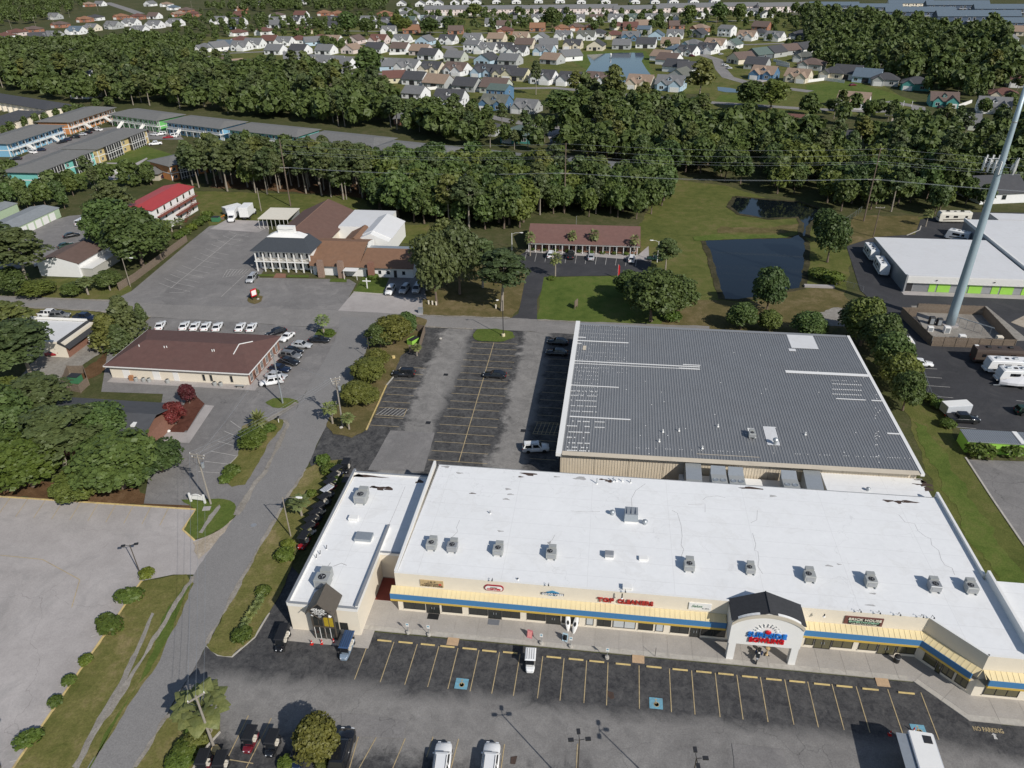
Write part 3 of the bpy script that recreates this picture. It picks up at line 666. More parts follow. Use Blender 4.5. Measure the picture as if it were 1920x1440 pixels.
r = board('pale_sign', 12.65, 15.4, 5.15, 6.3, M['white'], 'white sign board with faint green script left of the portal')
M['grn'] = plain('sign_green', (.06, .2, .1), .5, .1, 3)
text('Salon', .42, M['grn'], r, loc=(13.6, WY-.15, 5.62), width=1.3, shear=.4); text('& SPA', .22, M['mgrey'], r, loc=(14.75, WY-.15, 5.4), width=.9)
r = board('brick_house_sign', 31.3, 35.75, 5.0, 6.3, plain('brick_red_board', (.16, .06, .05), .6, .4, 4), 'brick red sign board reading BRICK HOUSE ENTERTAINMENT')
MB().box(31.75, 35.45, WY-.16, WY-.135, 5.08, 6.02).build('black_panel', M['trim_black'], r)
M['bone'] = plain('bone_letters', (.72, .7, .58), .5, .1, 3)
text('BRICK HOUSE', .36, M['bone'], r, loc=(33.6, WY-.19, 5.78), width=3.8, bold=.012); text('ENTERTAINMENT', .24, plain('green_letters', (.3, .5, .36), .5, .1, 3), r, loc=(33.55, WY-.19, 5.42), width=3.5, bold=.01); text('LIVE MUSIC AND KARAOKE', .14, M['bone'], r, loc=(33.6, WY-.19, 5.15), width=2.9)
# spot lamps that lean over the coping
SPN = [0]
def spot(x, z=7.07):
 SPN[0] += 1
 r = empty('sign_lamp', (x, WY, z), 0, 'small dark lamp arm on the shop roof edge, %s from the left' % nth(SPN[0]), 'lamp', 'lamp arms along the shop roof edge')
 MB().path([(x, WY+.1, z), (x, WY+.05, z+.45), (x, WY-.45, z+.6)], .025, 5).build('arm', M['dark'], r)
 MB().tube((x, WY-.45, z+.62), (x, WY-.5, z+.45), .06, .1, 6).build('lamp_shade', M['dark'], r)
spot(-12.1); spot(-4.9); spot(4.7); spot(32.7); spot(34.9); spot(37.2); spot(39.8); spot(41)
# ---- raised pavement of concrete slabs in front of the shops
pav = tag(MB().prism([(-29.4, 63.9), (39.45, 63.9), (44.0, 59.15), (62, 59.15), (62, 62.7), (45.4, 62.7), (40.8, 67.7), (-25, 67.7), (-25, 73.5), (-29.4, 73.5)], 0, .13).build('pavement', M['walk']), kind='structure')
MB().prism([(-38.6, 61.0), (-27.35, 61.0), (-27.35, 63.95), (-38.6, 63.2)], 0, .12).build('slab', M['walk'], pav)
x = -29.2; k = 0
while x < 38.9:
 w = min(3.05, 39.0-x)
 MB().box(x, x+w-.03, 64.62, 67.5, .131, .15, False).build('slab', M['walk'], pav); MB().box(x, x+w-.03, 63.92, 64.59, .131, .152, False).build('slab', M['kerbc'], pav); x += 3.05
for y in (67.7, 69.65, 71.6): MB().box(-29.2, -25.3, y-.1, y+1.82, .131, .15, False).build('slab', M['walk'], pav)
d = Vector((44.0-39.45, 59.15-63.9)).normalized(); n = Vector((-d.y, d.x))
for i in range(2):
 for o0, o1, m in ((.03, .7, 'kerbc'), (.73, 3.9, 'walk')):
  s0, s1 = i*3.28+.05, i*3.28+3.25; a = Vector((39.5, 63.86))
  P = [a+d*s0+n*o0, a+d*s1+n*o0, a+d*s1+n*o1, a+d*s0+n*o1]; MB().prism([tuple(p) for p in P], .131, .151).build('slab', M[m], pav)
for i in range(5):
 MB().box(44.2+i*3.2, 47.37+i*3.2, 59.95, 62.5, .131, .15, False).build('slab', M['walk'], pav); MB().box(44.2+i*3.2, 47.37+i*3.2, 59.18, 59.92, .131, .152, False).build('slab', M['kerbc'], pav)
for px, py in ((640+628/3, 1080+370/3), (640+1670/3, 1080+468/3), (1280+1128/3, 1080+612/3)):
 c = G(px, py); MB().loft([[(c.x-.75, 62.75, .04), (c.x+.75, 62.75, .04), (c.x+.75, 63.88, .05), (c.x-.75, 63.88, .05)], [(c.x-.75, 62.75, .05), (c.x+.75, 62.75, .05), (c.x+.75, 63.88, .145), (c.x-.75, 63.88, .145)]]).build('tactile_ramp', plain('tan_ramp', (.48, .33, .2), .8, .25, 3), pav)
def mat_(px, py, w, d_, m, label):
 c = G(px, py, .15); tag(MB().box(c.x-w/2, c.x+w/2, c.y-d_/2, c.y+d_/2, .155, .18).build('door_mat', m), label, 'door mat')
mat_(640+517/3, 1080+228/3, 1.5, .95, M['trim_black'], 'black door mat outside the thrift store door'); mat_(640+857/3, 1080+260/3, 1.5, .9, plain('grey_carpet', (.16, .17, .19), .95, .3, 5), 'grey door mat outside the computer shop door')
# ---- roof machinery
def unit(px, py, z, kind, label, group=None, rz=0, s=1.0):
 c = G(px, py, z); r = empty('rooftop_unit', (c.x, c.y+.7*s, z), 0, label, 'air conditioner', group)
 o = Vector((c.x, c.y+.7*s, z)); X, Y = o.x, o.y; g = M['acgrey']; q = .35
 for sx in (-.55, .55): MB().box(X+sx*s-.06, X+sx*s+.06, Y-.85*s, Y+.75*s, z+.005, z+.16).build('rail', M['galv'], r)
 MB().box(X-.75*s, X+.75*s, Y-.7*s, Y+.55*s, z+.16, z+1.15*s).build('cabinet', g if kind != 'dark' else M['mgrey'], r, bevel=.04)
 fx = X-.2*s if kind == 'left' else X
 fz = z+1.15*s
 MB().lathe([(.36*s, 0), (.4*s, .05), (.34*s, .06), (.33*s, .03)], 16, (fx, Y-.1*s, fz)).build('fan_ring', M['dark'], r)
 f = MB()
 for i in range(4):
  a = i*math.pi/2+.4; f.add([(fx+math.cos(a-.3)*.05, Y-.1*s+math.sin(a-.3)*.05, fz+.02), (fx+math.cos(a-.35)*.3*s, Y-.1*s+math.sin(a-.35)*.3*s, fz+.02), (fx+math.cos(a+.35)*.3*s, Y-.1*s+math.sin(a+.35)*.3*s, fz+.05), (fx+math.cos(a+.3)*.05, Y-.1*s+math.sin(a+.3)*.05, fz+.05)], [(0, 1, 2, 3)])
 f.build('fan', M['mgrey'], r)
 MB().lathe([(.3*s, .0), (.3*s, .012)], 14, (fx, Y-.1*s, fz)).build('fan_well', M['trim_black'], r)
 MB().box(X-.45*s, X+.65*s, Y+.56*s, Y+1.2*s, z+.3, z+1.35*s).build('duct_hood', g, r)
 MB().box(X-.5*s, X+.5*s, Y-.73*s, Y-.705*s, z+.35, z+.9*s).build('coil_grille', M['mgrey'], r)
 return r
M['acgrey'] = plain('grey_cabinet', (.36, .37, .36), .5, .12, 2, .1)
names = ['first from the left', 'second from the left', 'third from the left', 'fourth from the left', 'fifth from the left', 'sixth from the left, narrow', 'seventh from the left', 'eighth from the left', 'dark ninth from the left', 'last on the right']
for i, ((x, y), k) in enumerate(zip([(808, 1033), (847, 1037), (933, 1043), (1033, 1050), (1292, 1073), (1407, 1078), (1518, 1093), (1633, 1103), (1753, 1112), (1822, 1115)], ['', 'dark', '', 'left', '', 'left', 'left', '', 'dark', 'left'])):
 unit(x, y, ZR, k, 'grey rooftop air conditioner, %s in the front row' % names[i], 'air conditioners in a row on the white roof', s=.92 if i != 5 else .8)
def capvent(px, py, z, h, r0, label):
 c = G(px, py, z); r = empty('roof_vent', (c.x, c.y, z), 0, label, 'roof vent')
 MB().tube((c.x, c.y, z), (c.x, c.y, z+h*.6), r0*.6, n=10).build('pipe', M['galv'], r)
 MB().lathe([(r0*.75, h*.55), (r0, h*.62), (r0, h*.8), (r0*.5, h), (.02, h*1.02)], 12, (c.x, c.y, z)).build('cap', M['galv'], r)
capvent(1148, 965, ZR, .8, .38, 'round galvanised vent left of the big louvred box'); capvent(1209, 983, ZR, .8, .38, 'round galvanised vent right of the big louvred box')
c = G(1183, 980, ZR); r = empty('exhaust_box', (c.x, c.y+.6, ZR), 0, 'large grey louvred exhaust box on a white curb amid the roof', 'exhaust unit')
MB().box(c.x-.9, c.x+.9, c.y-.1, c.y+1.6, ZR, ZR+.35).build('curb', M['white'], r); MB().loft([[(c.x-.98, c.y-.2, ZR+.36), (c.x+.98, c.y-.2, ZR+.36), (c.x+.98, c.y+1.7, ZR+.36), (c.x-.98, c.y+1.7, ZR+.36)], [(c.x-.9, c.y+.2, ZR+1.25), (c.x+.9, c.y+.2, ZR+1.25), (c.x+.9, c.y+1.7, ZR+1.45), (c.x-.9, c.y+1.7, ZR+1.45)]]).build('hood', M['galv'], r)
for i in range(3): MB().box(c.x-.6+i*.6-.02, c.x-.6+i*.6+.02, c.y+.3, c.y+1.6, ZR+1.3, ZR+1.5).build('seam', M['mgrey'], r)
def box_vent(px, py, z, w, d_, h, m, label):
 c = G(px, py, z); r = empty('roof_hatch', (c.x, c.y, z), 0, label, 'roof hatch')
 MB().box(c.x-w/2, c.x+w/2, c.y, c.y+d_, z, z+h*.4).build('curb', M['white'], r); MB().box(c.x-w/2-.06, c.x+w/2+.06, c.y-.06, c.y+d_+.06, z+h*.41, z+h).build('lid', m, r, bevel=.03)
box_vent(1142, 1048, ZR, 1.05, .8, .75, M['mgrey'], 'small grey square vent box near the middle of the white roof'); box_vent(1206, 1052, ZR, 1.05, .6, .35, M['white'], 'low white vent curb near the middle of the white roof')
box_vent(1176, 1107, ZR, 1.1, .6, .5, M['white'], 'white vent box behind the cleaners sign')
def pipe(px, py, z, h, r0, label, m='white', lean=(0, 0)):
 c = G(px, py, z); r = empty('vent_pipe', (c.x, c.y, z), 0, label, 'vent pipe', 'small vent pipes on the roofs')
 MB().tube((c.x, c.y, z), (c.x+lean[0], c.y+lean[1], z+h), r0, n=8).build('pipe', M[m], r); MB().lathe([(r0*2.2, 0), (r0*1.2, .12)], 8, (c.x, c.y, z)).build('flashing', M['white'], r)
for i, (x, y, h, m) in enumerate(((919, 963, .5, 'mgrey'), (1119, 907, 1, 'galv'), (1150, 903, .8, 'galv'), (1156, 902, .7, 'white'), (1167, 903, .7, 'white'), (1182, 905, .6, 'mgrey'), (1166, 1122, .8, 'dark'), (971, 1087, .3, 'dark'), (1545, 1156, .4, 'dark'))):
 pipe(x, y, ZR, h, .08, 'thin %s vent pipe rising from the white roof, %s' % ({'mgrey': 'grey', 'galv': 'galvanised', 'white': 'white', 'dark': 'dark'}[m], ['left of the middle', 'leftmost of five at the back', 'second of five at the back', 'third of five at the back', 'fourth of five at the back', 'last of five at the back', 'behind the cleaners sign', 'behind the vibes sign', 'right of the portal'][i]), m)
# ---- grey ribbed warehouse behind
wh = empty('ribbed_warehouse', (22, 119, 0), 0, 'large warehouse with grey ribbed metal roof behind the shopping strip', 'warehouse')
wc = [(-5.5, 97.0), (49.2, 97.6), (49.6, 142.0), (-4.9, 142.6)]; rc = [(-5.95, 96.2), (49.7, 96.9), (50.2, 142.6), (-5.3, 143.0)]; ZW = 7.0
M['cmetal'] = plain('cream_ribbed_metal', (.62, .54, .42), .6, .1, .8, dirt=.2)
for a, c in ((1, 2), (2, 3), (3, 0)): wallrun(wc[a], wc[c], .2, 0, ZW-.12, 'wall', M['cmetal'], wh)
n = 10
for i in range(n):
 p = Vector(wc[0]).lerp(Vector(wc[1]), i/n); q = Vector(wc[0]).lerp(Vector(wc[1]), (i+1)/n-.0012)
 wp = wallrun(tuple(p), tuple(q), .2, .0, ZW-.12, 'wall_panel', M['cmetal'], wh); b = MB()
 for k in range(12):
  a = p.lerp(q, (k+.5)/12); b.box(a.x-.05, a.x+.05, a.y-.05, a.y-.002, .3, ZW-.14)
 tag(b.build('panel_rib', M['cmetal'], wp), kind='stuff')
def onroof(u, v, h=0): return Vector((*(Vector(rc[0]).lerp(Vector(rc[1]), u).lerp(Vector(rc[3]).lerp(Vector(rc[2]), u), v)), ZW+.25*v+h))
b = MB(); P = [onroof(*q) for q in ((0, 0), (1, 0), (1, 1), (0, 1))]
b.add([p for p in P]+[p-Vector((0, 0, .1)) for p in P], [(0, 1, 2, 3), (7, 6, 5, 4), (0, 4, 5, 1), (1, 5, 6, 2), (2, 6, 7, 3), (3, 7, 4, 0)]).build('roof', M['ribroof'], wh)
b = MB(); nr = 118
for i in range(nr):
 u = (i+.5)/nr; w = .05/55
 pr = [onroof(u-w*1.9, 0), onroof(u-w, 0, .07), onroof(u+w, 0, .07), onroof(u+w*1.9, 0)]; qr = [onroof(u-w*1.9, 1), onroof(u-w, 1, .07), onroof(u+w, 1, .07), onroof(u+w*1.9, 1)]
 b.add(pr+qr, [(0, 4, 5, 1), (1, 5, 6, 2), (2, 6, 7, 3)])
tag(b.build('roof_rib', M['ribtop'], wh), kind='stuff')
def rband(u0, u1, v0, v1, h0, h1, name, m):
 P = [onroof(*q) for q in ((u0, v0), (u1, v0), (u1, v1), (u0, v1))]
 MB().add([p+Vector((0, 0, h0)) for p in P]+[p+Vector((0, 0, h1)) for p in P], [(4, 5, 6, 7), (3, 2, 1, 0), (0, 1, 5, 4), (1, 2, 6, 5), (2, 3, 7, 6), (3, 0, 4, 7)]).build(name, M[m], wh)
rband(-.004, .012, -.005, 1.02, -.45, .2, 'rake_trim', 'white'); rband(.993, 1.003, -.005, 1.003, -.35, .1, 'rake_trim', 'white')
rband(.014, .99, -.012, .012, .075, .09, 'eave_trim', 'cmetal'); rband(.014, .99, .985, 1.005, .075, .09, 'eave_trim', 'ribtop')
def uv(px, py):
 p = G(px, py, ZW+.12); v = (p.y-96.5)/46.2
 return min(.994, (p.x+5.95-.6*v)/55.6), v
def seam(a, c, w, m='white', name='roof_seal'):
 u0, v0 = uv(*a); u1, v1 = uv(*c); dv = w/46/2
 rband(min(u0, u1), max(u0, u1), (v0+v1)/2-dv, (v0+v1)/2+dv, .06, .085, name, m)
for a, c, w in (((1080, 640), (1178, 645), .35), ((1080, 634), (1098, 635), .3), ((1078, 645), (1090, 646), .3), ((1075, 679), (1312, 688), .3), ((1075, 684), (1312, 692), .16), ((1280, 684), (1313, 687), .25), ((1070, 722), (1160, 727), .25), ((1068, 780), (1182, 786), .3), ((1473, 698), (1644, 706), .9), ((1568, 749), (1623, 751), .25), ((1634, 752), (1668, 754), .3), ((1664, 814), (1695, 816), .35), ((1273, 692), (1312, 692), .15)): seam(a, c, w)
def patch(pts, m):
 q = [uv(*p) for p in pts]; us = [a for a, _ in q]; vs = [a for _, a in q]
 rband(min(us), max(us), min(vs), max(vs), .072, .088, 'roof_patch', m)
patch([(1474, 627), (1535, 656)], 'wroof2'); patch([(1478, 655), (1493, 660)], 'wroof2'); patch([(1430, 800), (1463, 836)], 'wroof2'); patch([(1401, 803), (1418, 822)], 'white'); patch([(1306, 850), (1424, 858)], 'cmetal'); patch([(1093, 650), (1098, 658)], 'cmetal')
b = MB()
def dots(x0, x1, y, n, skip=.0, s=.16):
 for i in range(n):
  if rng.random() < skip: continue
  u, v = uv(x0+(x1-x0)*i/(n-1), y+(x1-x0)*.045*i/(n-1)); p = onroof(u, v, .07)
  if u > .99: continue
  b.box(p.x-s/2, p.x+s/2, p.y-s/2, p.y+s/2, p.z, p.z+.03)
for y in (733, 741, 750, 760, 770): dots(1071, 1117, y, 16, .15, .2)
for k, y in enumerate((788, 797, 808, 818, 828, 836, 842)): dots(1064, 1104, y, 13, .25, .24)
for y in (790, 800): dots(1116, 1132, y, 6, 0, .22)
for y in (721, 731, 740): dots(1562, 1614, y, 14, 0, .22)
for k in range(13): dots(1082, 1175, 612+k*7, 22, .35, .12)
for k in range(8): dots(1078, 1120, 690+k*7, 12, .3, .13)
dots(1450, 1720, 850, 60, .5, .12); dots(1180, 1400, 838, 50, .5, .12); dots(1556, 1606, 714, 14, .2, .14)
for k in range(60):
 dots(rng.uniform(1150, 1640), rng.uniform(1641, 1650), rng.uniform(660, 850), 2, .5, .16)
tag(b.build('fastener_caps', M['white'], wh), kind='stuff')
unit(1410, 822, ZW+.2, '', 'small pale box unit on the ribbed roof beside its white patch', s=.75); capvent(1453, 832, ZW+.2, 1.1, .45, 'domed galvanised vent on the white patch of the ribbed roof')
for x, y in ((1236, 828), (1243, 810), (1273, 808), (1346, 800), (1317, 841), (1510, 815)): pipe(x, y, ZW+.15, .5, .1, 'short white vent pipe on the grey ribbed roof, %s from the left' % nth(1+[1236, 1243, 1273, 1317, 1346, 1510].index(x)))
# ---- low white annex and machines in the gap between the two roofs
an = empty('white_annex', (42, 95, 0), 0, 'low white flat roofed annex joining warehouse and shopping strip', 'annex')
MB().box(35.2, 49.9, 91.4, 97.4, 0, 5.3).build('wall', M['cream'], an); MB().box(35.1, 50.05, 91.38, 97.5, 5.31, 5.55).build('roof', M['wroof'], an)
for i, (x, y, w, h) in enumerate([(1735, 908, 1.6, 1.2), (1740, 917, 1.2, 1), (1724, 900, 1.5, .3), (1720, 908, 1.4, .3), (1730, 903, .9, .6)]): blot(an, 'roof_stain', x, y, w, h, 5.55, M['stain'], 40+i)
capvent(1627, 920, 5.55, .6, .3, 'small dark vent on the low white annex roof')
sh = empty('gap_roof', (25, 94, 0), 0, 'lower white roof strip full of machines between the two big roofs', 'roof')
MB().box(13.5, 35.0, 91.4, 96.9, 0, 3.9).build('roof', M['wroof'], sh)
def condenser(px, label, big=True):
 p = G(px, 902, 4); X = p.x; Y0 = 92.1; r = empty('condenser', (X, Y0+1, 3.9), 0, label, 'air conditioner')
 MB().box(X-1.2, X+1.2, Y0, Y0+2.2, 3.95, 6.3).build('cabinet', M['acgrey'], r, bevel=.05); MB().box(X-1.0, X+1.0, Y0-.03, Y0-.005, 4.2, 5.7).build('coil_grille', M['galv'], r)
 MB().loft([[(X-1.18, Y0+2.21, 5.0), (X+1.18, Y0+2.21, 5.0), (X+1.18, Y0+2.21, 6.25), (X-1.18, Y0+2.21, 6.25)], [(X-1.1, Y0+3.6, 5.2), (X+1.1, Y0+3.6, 5.2), (X+1.1, Y0+3.6, 6.9), (X-1.1, Y0+3.6, 6.9)]]).build('air_hood', M['galv'], r)
 for sx in (-.55, .55):
  MB().lathe([(.4, 0), (.43, .07), (.36, .08), (.35, .03)], 14, (X+sx, Y0+.75, 6.3)).build('fan_ring', M['galv'], r); MB().lathe([(.34, 0), (.34, .02)], 14, (X+sx, Y0+.75, 6.3)).build('fan', M['dark'], r)
condenser(1342, 'left one of two grey twin fan condensers between the roofs'); condenser(1374, 'right one of two grey twin fan condensers between the roofs'); condenser(1470, 'rust topped condenser with four panels between the roofs')
def duct(x0, x1, y0, y1, z0, z1, label):
 r = empty('air_duct', ((x0+x1)/2, y0, z0), 0, label, 'air duct')
 MB().loft([[(x0, y0, z0), (x1, y0, z0), (x1, y1, z0), (x0, y1, z0)], [(x0, y0+.6, z1-.8), (x1, y0+.6, z1-.8), (x1, y1, z1), (x0, y1, z1)]]).build('duct', M['galv'], r); MB().box(x0-.05, x1+.05, y0-.05, y1+.05, z0-.1, z0-.005).build('base', M['mgrey'], r)
duct(14.2, 16.6, 92.6, 96.6, 4.01, 6.6, 'dark grey sloping air duct left of the twin condensers'); duct(32.1, 34.6, 92.4, 96.6, 4.01, 6.5, 'grey sloping air duct against the low white annex')
# ---- golf cart shop: lower white roof on the left
gs = empty('golf_cart_shop', (-33, 77, 0), 0, 'low cream golf cart shop with white roof left of the shopping strip', 'shop')
ZS = 4.75
MB().prism([(-38.1, 62.9), (-28.85, 62.9), (-28.85, 73.3), (-25.3, 73.3), (-25.3, 90.4), (-37.9, 90.4)], 0, ZS-.1).build('wall', M['cream'], gs)
MB().prism([(-37.9, 63.1), (-29.05, 63.1), (-29.05, 73.5), (-25.3, 73.5), (-25.3, 90.3), (-37.7, 90.3)], ZS-.1, ZS).build('roof', M['wroof'], gs)
for x0, x1, y0, y1, z1 in ((-38.15, -37.85, 62.85, 91.0, 5.1), (-37.84, -28.8, 62.85, 63.12, 5.0), (-29.1, -28.8, 63.13, 78.5, 5.25), (-37.84, -25.4, 90.35, 90.6, 4.95), (-28.79, -25.4, 73.2, 73.45, 4.9)): MB().box(x0, x1, y0, y1, ZS-.3, z1).build('parapet', M['white'], gs); MB().box(x0-.04, x1+.04, y0-.04, y1+.04, z1+.002, z1+.05).build('coping', M['mgrey'], gs)
MB().box(-28.79, -25.1, 69.0, 73.15, .156, .17).build('passage_floor', M['redfloor'], gs)
for i, (x, y, w, h) in enumerate([(690, 893, 5.0, .6), (672, 892, 1.4, .8), (712, 915, 2.4, .8), (728, 916, 1.4, .9), (700, 913, 1, .5), (787, 903, 1.2, .9)]): blot(gs, 'roof_stain', x, y, w, h, ZS, M['stain'], 60+i)
crackline(gs, [(760, 912), (740, 960), (722, 1000), (718, 1010)], ZS, .05); crackline(gs, [(620, 1055), (612, 1065), (611, 1078)], ZS, .08); crackline(gs, [(625, 1062), (640, 1056), (650, 1060)], ZS, .1)
unit(675, 946, ZS, '', 'large pale rooftop unit near the back of the golf cart shop', s=1.25); unit(603, 1105, ZS, '', 'large pale rooftop unit near the front of the golf cart shop', s=1.3)
box_vent(680, 1018, ZS, 2.3, 1.5, .7, M['galv'], 'flat grey skylight box amid the golf cart shop roof'); box_vent(662, 978, ZS, 1.3, .8, .6, M['white'], 'small double white vent amid the golf cart shop roof')
for x, y in ((593, 1047), (612, 1030), (600, 1040)): pipe(x, y, ZS, .9, .05, 'thin dark pipe rising from the golf cart shop roof, %s one' % {593: 'nearest', 612: 'farthest', 600: 'middle'}[x], 'dark', (.2, -.1))
ky = 61.75
for x0, x1, y0, y1, z0, z1, m, nm in ((-34.65, -34.5, ky, 62.84, .12, 5.5, 'bronze', 'post'), (-31.75, -31.6, ky, 62.84, .12, 5.5, 'bronze', 'post'), (-33.2, -33.05, ky, ky+.12, .12, 4.3, 'bronze', 'post'), (-34.49, -31.76, ky-.02, ky+.14, 4.2, 4.38, 'bronze', 'beam'), (-34.49, -31.76, ky-.02, ky+.14, 2.3, 2.5, 'bronze', 'beam'), (-34.65, -31.6, ky+.3, 62.83, 4.4, 5.5, 'bronze', 'gable_box')):
 MB().box(x0, x1, y0, y1, z0, z1).build(nm, M[m], gs)
for i in range(4):
 x0 = -34.48+i*.69; w = MB().box(x0, x0+.06, ky+.02, ky+.1, 2.5, 4.2).build('bay_window', M['bronze'], gs); MB().box(x0+.07, x0+.67, ky+.05, ky+.09, 2.52, 4.18).build('pane', M['shopglass'] if i < 2 else plain('yellow_banner', (.42, .3, .02), .6, .3, 4), w)
for i in range(4):
 x0 = -34.48+i*.69; w = MB().box(x0, x0+.06, ky+.02, ky+.1, .16, 2.3).build('bay_window', M['white'], gs); MB().box(x0+.07, x0+.67, ky+.05, ky+.09, .18, 2.28).build('pane', M['shopglass'], w)
for x in (-34.66, -31.61):
 w = MB().box(x, x+.02, ky+.16, 62.8, .2, 4.0).build('side_glass', M['shopglass'], gs)
b = MB(); kx = -33.12
for s in (-1, 1):
 xa, za, xb, zb = kx+s*1.85, 5.35, kx, 7.3
 b.add([(xa, ky-.65, za), (xb, ky-.65, zb), (xb, 64.6, zb), (xa, 64.6, za), (xa, ky-.65, za-.16), (xb, ky-.65, zb-.16), (xb, 64.6, zb-.16), (xa, 64.6, za-.16)], [(0, 1, 2, 3), (7, 6, 5, 4), (0, 4, 5, 1), (2, 6, 7, 3), (1, 5, 6, 2), (0, 3, 7, 4)])
b.build('bay_roof', plain('brown_metal_roof', (.1, .085, .068), .55, .2, 3), gs)
sg = empty('cart_shop_sign', (kx, ky-.3, 5.6), 0, 'black diamond sign with white lettering on the golf cart shop bay', 'sign')
dm = [(kx-1.5, 5.75), (kx, 4.42), (kx+1.5, 5.75), (kx, 7.08)]
MB().loft([[(x, ky-.5, z) for x, z in dm], [(x, ky-.35, z) for x, z in dm]]).build('board', M['trim_black'], sg)
fr = MB()
for i in range(4):
 a, c = dm[i], dm[(i+1) % 4]; fr.tube((a[0], ky-.52, a[1]), (c[0], ky-.52, c[1]), .08, n=4)
fr.build('frame', M['bronze'], sg)
text('RIDE-a-Cart', .36, M['white'], sg, loc=(kx, ky-.53, 5.9), width=2.0, bold=.012); text('SALES  SERVICE', .13, M['white'], sg, loc=(kx, ky-.53, 5.68), width=1.4); text('GOLF CART RENTALS', .15, M['white'], sg, loc=(kx, ky-.53, 5.44), width=1.9); text('PARTS & REPAIRS', .13, M['white'], sg, loc=(kx, ky-.53, 5.22), width=1.3)
MB().lathe([(.02, -.03), (.24, -.03), (.24, .0), (.02, 0)], 12).xf(Matrix.Translation((kx, ky-.53, 4.9)) @ Matrix.Rotation(R(90), 4, 'X')).build('emblem', M['mgrey'], sg)
for x in (kx-1.1, kx+1.15):
 r = empty('bay_lamp', (x, ky-.1, 4.6), 0, 'white mushroom shaped lamp %s of the diamond sign' % ('left' if x < kx else 'right'), 'lamp')
 MB().tube((x, ky-.1, 4.38), (x, ky-.1, 4.75), .06, n=8).build('stem', M['white'], r); MB().lathe([(.02, .62), (.22, .5), (.28, .34), (.1, .36)], 12, (x, ky-.1, 4.35)).build('lamp_shade', M['white'], r)
w = MB().box(-31.45, -30.4, 62.82, 62.84, 1.0, 2.25).build('window', M['dark'], gs); MB().box(-31.4, -30.45, 62.79, 62.818, 1.05, 2.2).build('pane', M['shopglass'], w)
def cone(px, py, label):
 c = G(px, py); r = empty('traffic_cone', (c.x, c.y, 0), 0, label, 'traffic cone')
 MB().box(c.x-.2, c.x+.2, c.y-.2, c.y+.2, .03, .07).build('base', M['red'], r); MB().lathe([(.16, .07), (.035, .8), (.02, .81)], 10, (c.x, c.y, 0)).build('cone', M['red'], r)
 MB().lathe([(.115, .35), (.085, .5)], 10, (c.x, c.y, 0)).build('band', M['white'], r)
cone(585, 1208, 'red traffic cone left of the golf cart shop door'); cone(604, 1207, 'red traffic cone in front of the golf cart shop door'); cone(626, 1205, 'red traffic cone right of the golf cart shop door')
# ================================================================== painted lines, wheel stops
LN = [0]
def wline(x0, y0, x1, y1, w=.11, m='lineY', z=.045, par=None, name='stall_line'):
 d = (Vector((x1, y1))-Vector((x0, y0))).normalized(); n = Vector((-d.y, d.x))*w/2
 P = [(x0+n.x, y0+n.y), (x1+n.x, y1+n.y), (x1-n.x, y1-n.y), (x0-n.x, y0-n.y)]
 LN[0] = (LN[0]+1) % 5
 o = MB().poly([(p[0], p[1], z+.012+LN[0]*.0006) for p in P]).build(name, M[m], par)
 if o.data.polygons[0].normal.z < 0: o.data.flip_normals()
 if par is None: o['kind'] = 'structure'
 return o
def pline(a, c, w=.12, m='lineW', z=.1, par=None):
 p, q = G(*a), G(*c); return wline(p.x, p.y, q.x, q.y, w, m, z, par)
sets = {}
def lineset(name):
 o = empty(name, (0, 0, 0)); o['kind'] = 'structure'; return o
P_ = lineset('parking_lines')
z3 = lambda x, y: (640+x/3, 1080+y/3)
z4p = lambda x, y: (1280+x/3, 1080+y/3)
for q in [z3(150, 385), z3(297, 370), z3(428, 383), z3(550, 393), z3(657, 405), z3(775, 417), z3(890, 430), z3(1005, 442), z3(1133, 455), z3(1253, 465), z3(1380, 475), z3(1500, 490), z3(1675, 520), z3(1845, 525), z4p(50, 537), z4p(183, 550), z4p(305, 563), z4p(438, 578), z4p(575, 592), z4p(705, 605), z4p(842, 620), z4p(978, 632), z4p(1157, 652), z4p(1342, 665)]:
 x = G(*q).x; wline(x, 62.4, x-.08, 56.3, .11, 'lineY', .05, P_)
def stop(x, y, w=1.83, rz=0, m='kerby', label='pale yellow concrete wheel stop at the head of a bay before the shops', g='wheel stops before the shops'):
 b = MB(); b.loft([[(sx*w/2, -.09, 0), (sx*w/2, .09, 0), (sx*w/2, .06, .14), (sx*w/2, -.06, .14)] for sx in (-1, 1)])
 o = b.build('wheel_stop', M[m]); o.location = (x, y, .055); o.rotation_euler.z = rz; tag(o, label, 'wheel stop', g)
 return o
stops = [z3(243, 367), z3(362, 377), z3(487, 389), z3(597, 400), z3(722, 412), z3(833, 425), z3(950, 434), z3(1195, 460), z3(1320, 472), z3(1437, 484), z3(1585, 499), z3(1758, 515), z3(1905, 530), z4p(118, 543), z4p(242, 555), z4p(376, 570), z4p(511, 585), z4p(643, 597), z4p(782, 612), z4p(908, 624), z4p(1055, 640), z4p(1257, 661)]
for i, q in enumerate(stops):
 stop(G(*q).x, G(*q).y, label='pale yellow wheel stop, %s from the left in the row before the shops' % nth(i+1))
hb = []
for x, y in ((-14.53, 57.22), (8.7, 57.25), (37.95, 57.2)):
 o = tag(flat('bay_marking', [('w', x-.78, y-.75), ('w', x+.78, y-.75), ('w', x+.78, y+.75), ('w', x-.78, y+.75)], .06, M['blue_mark']))
 b = MB(); z = .095; b.lathe([(.34, 0), (.34, .004), (.26, .004), (.26, 0)], 14, (x+.05, y-.15, z)); b.box(x-.06, x+.04, y-.1, y+.35, z+.005, z+.008); b.box(x-.12, x+.1, y+.42, y+.58, z, z+.004)
 b.build('wheelchair_symbol', M['lineY'], o)
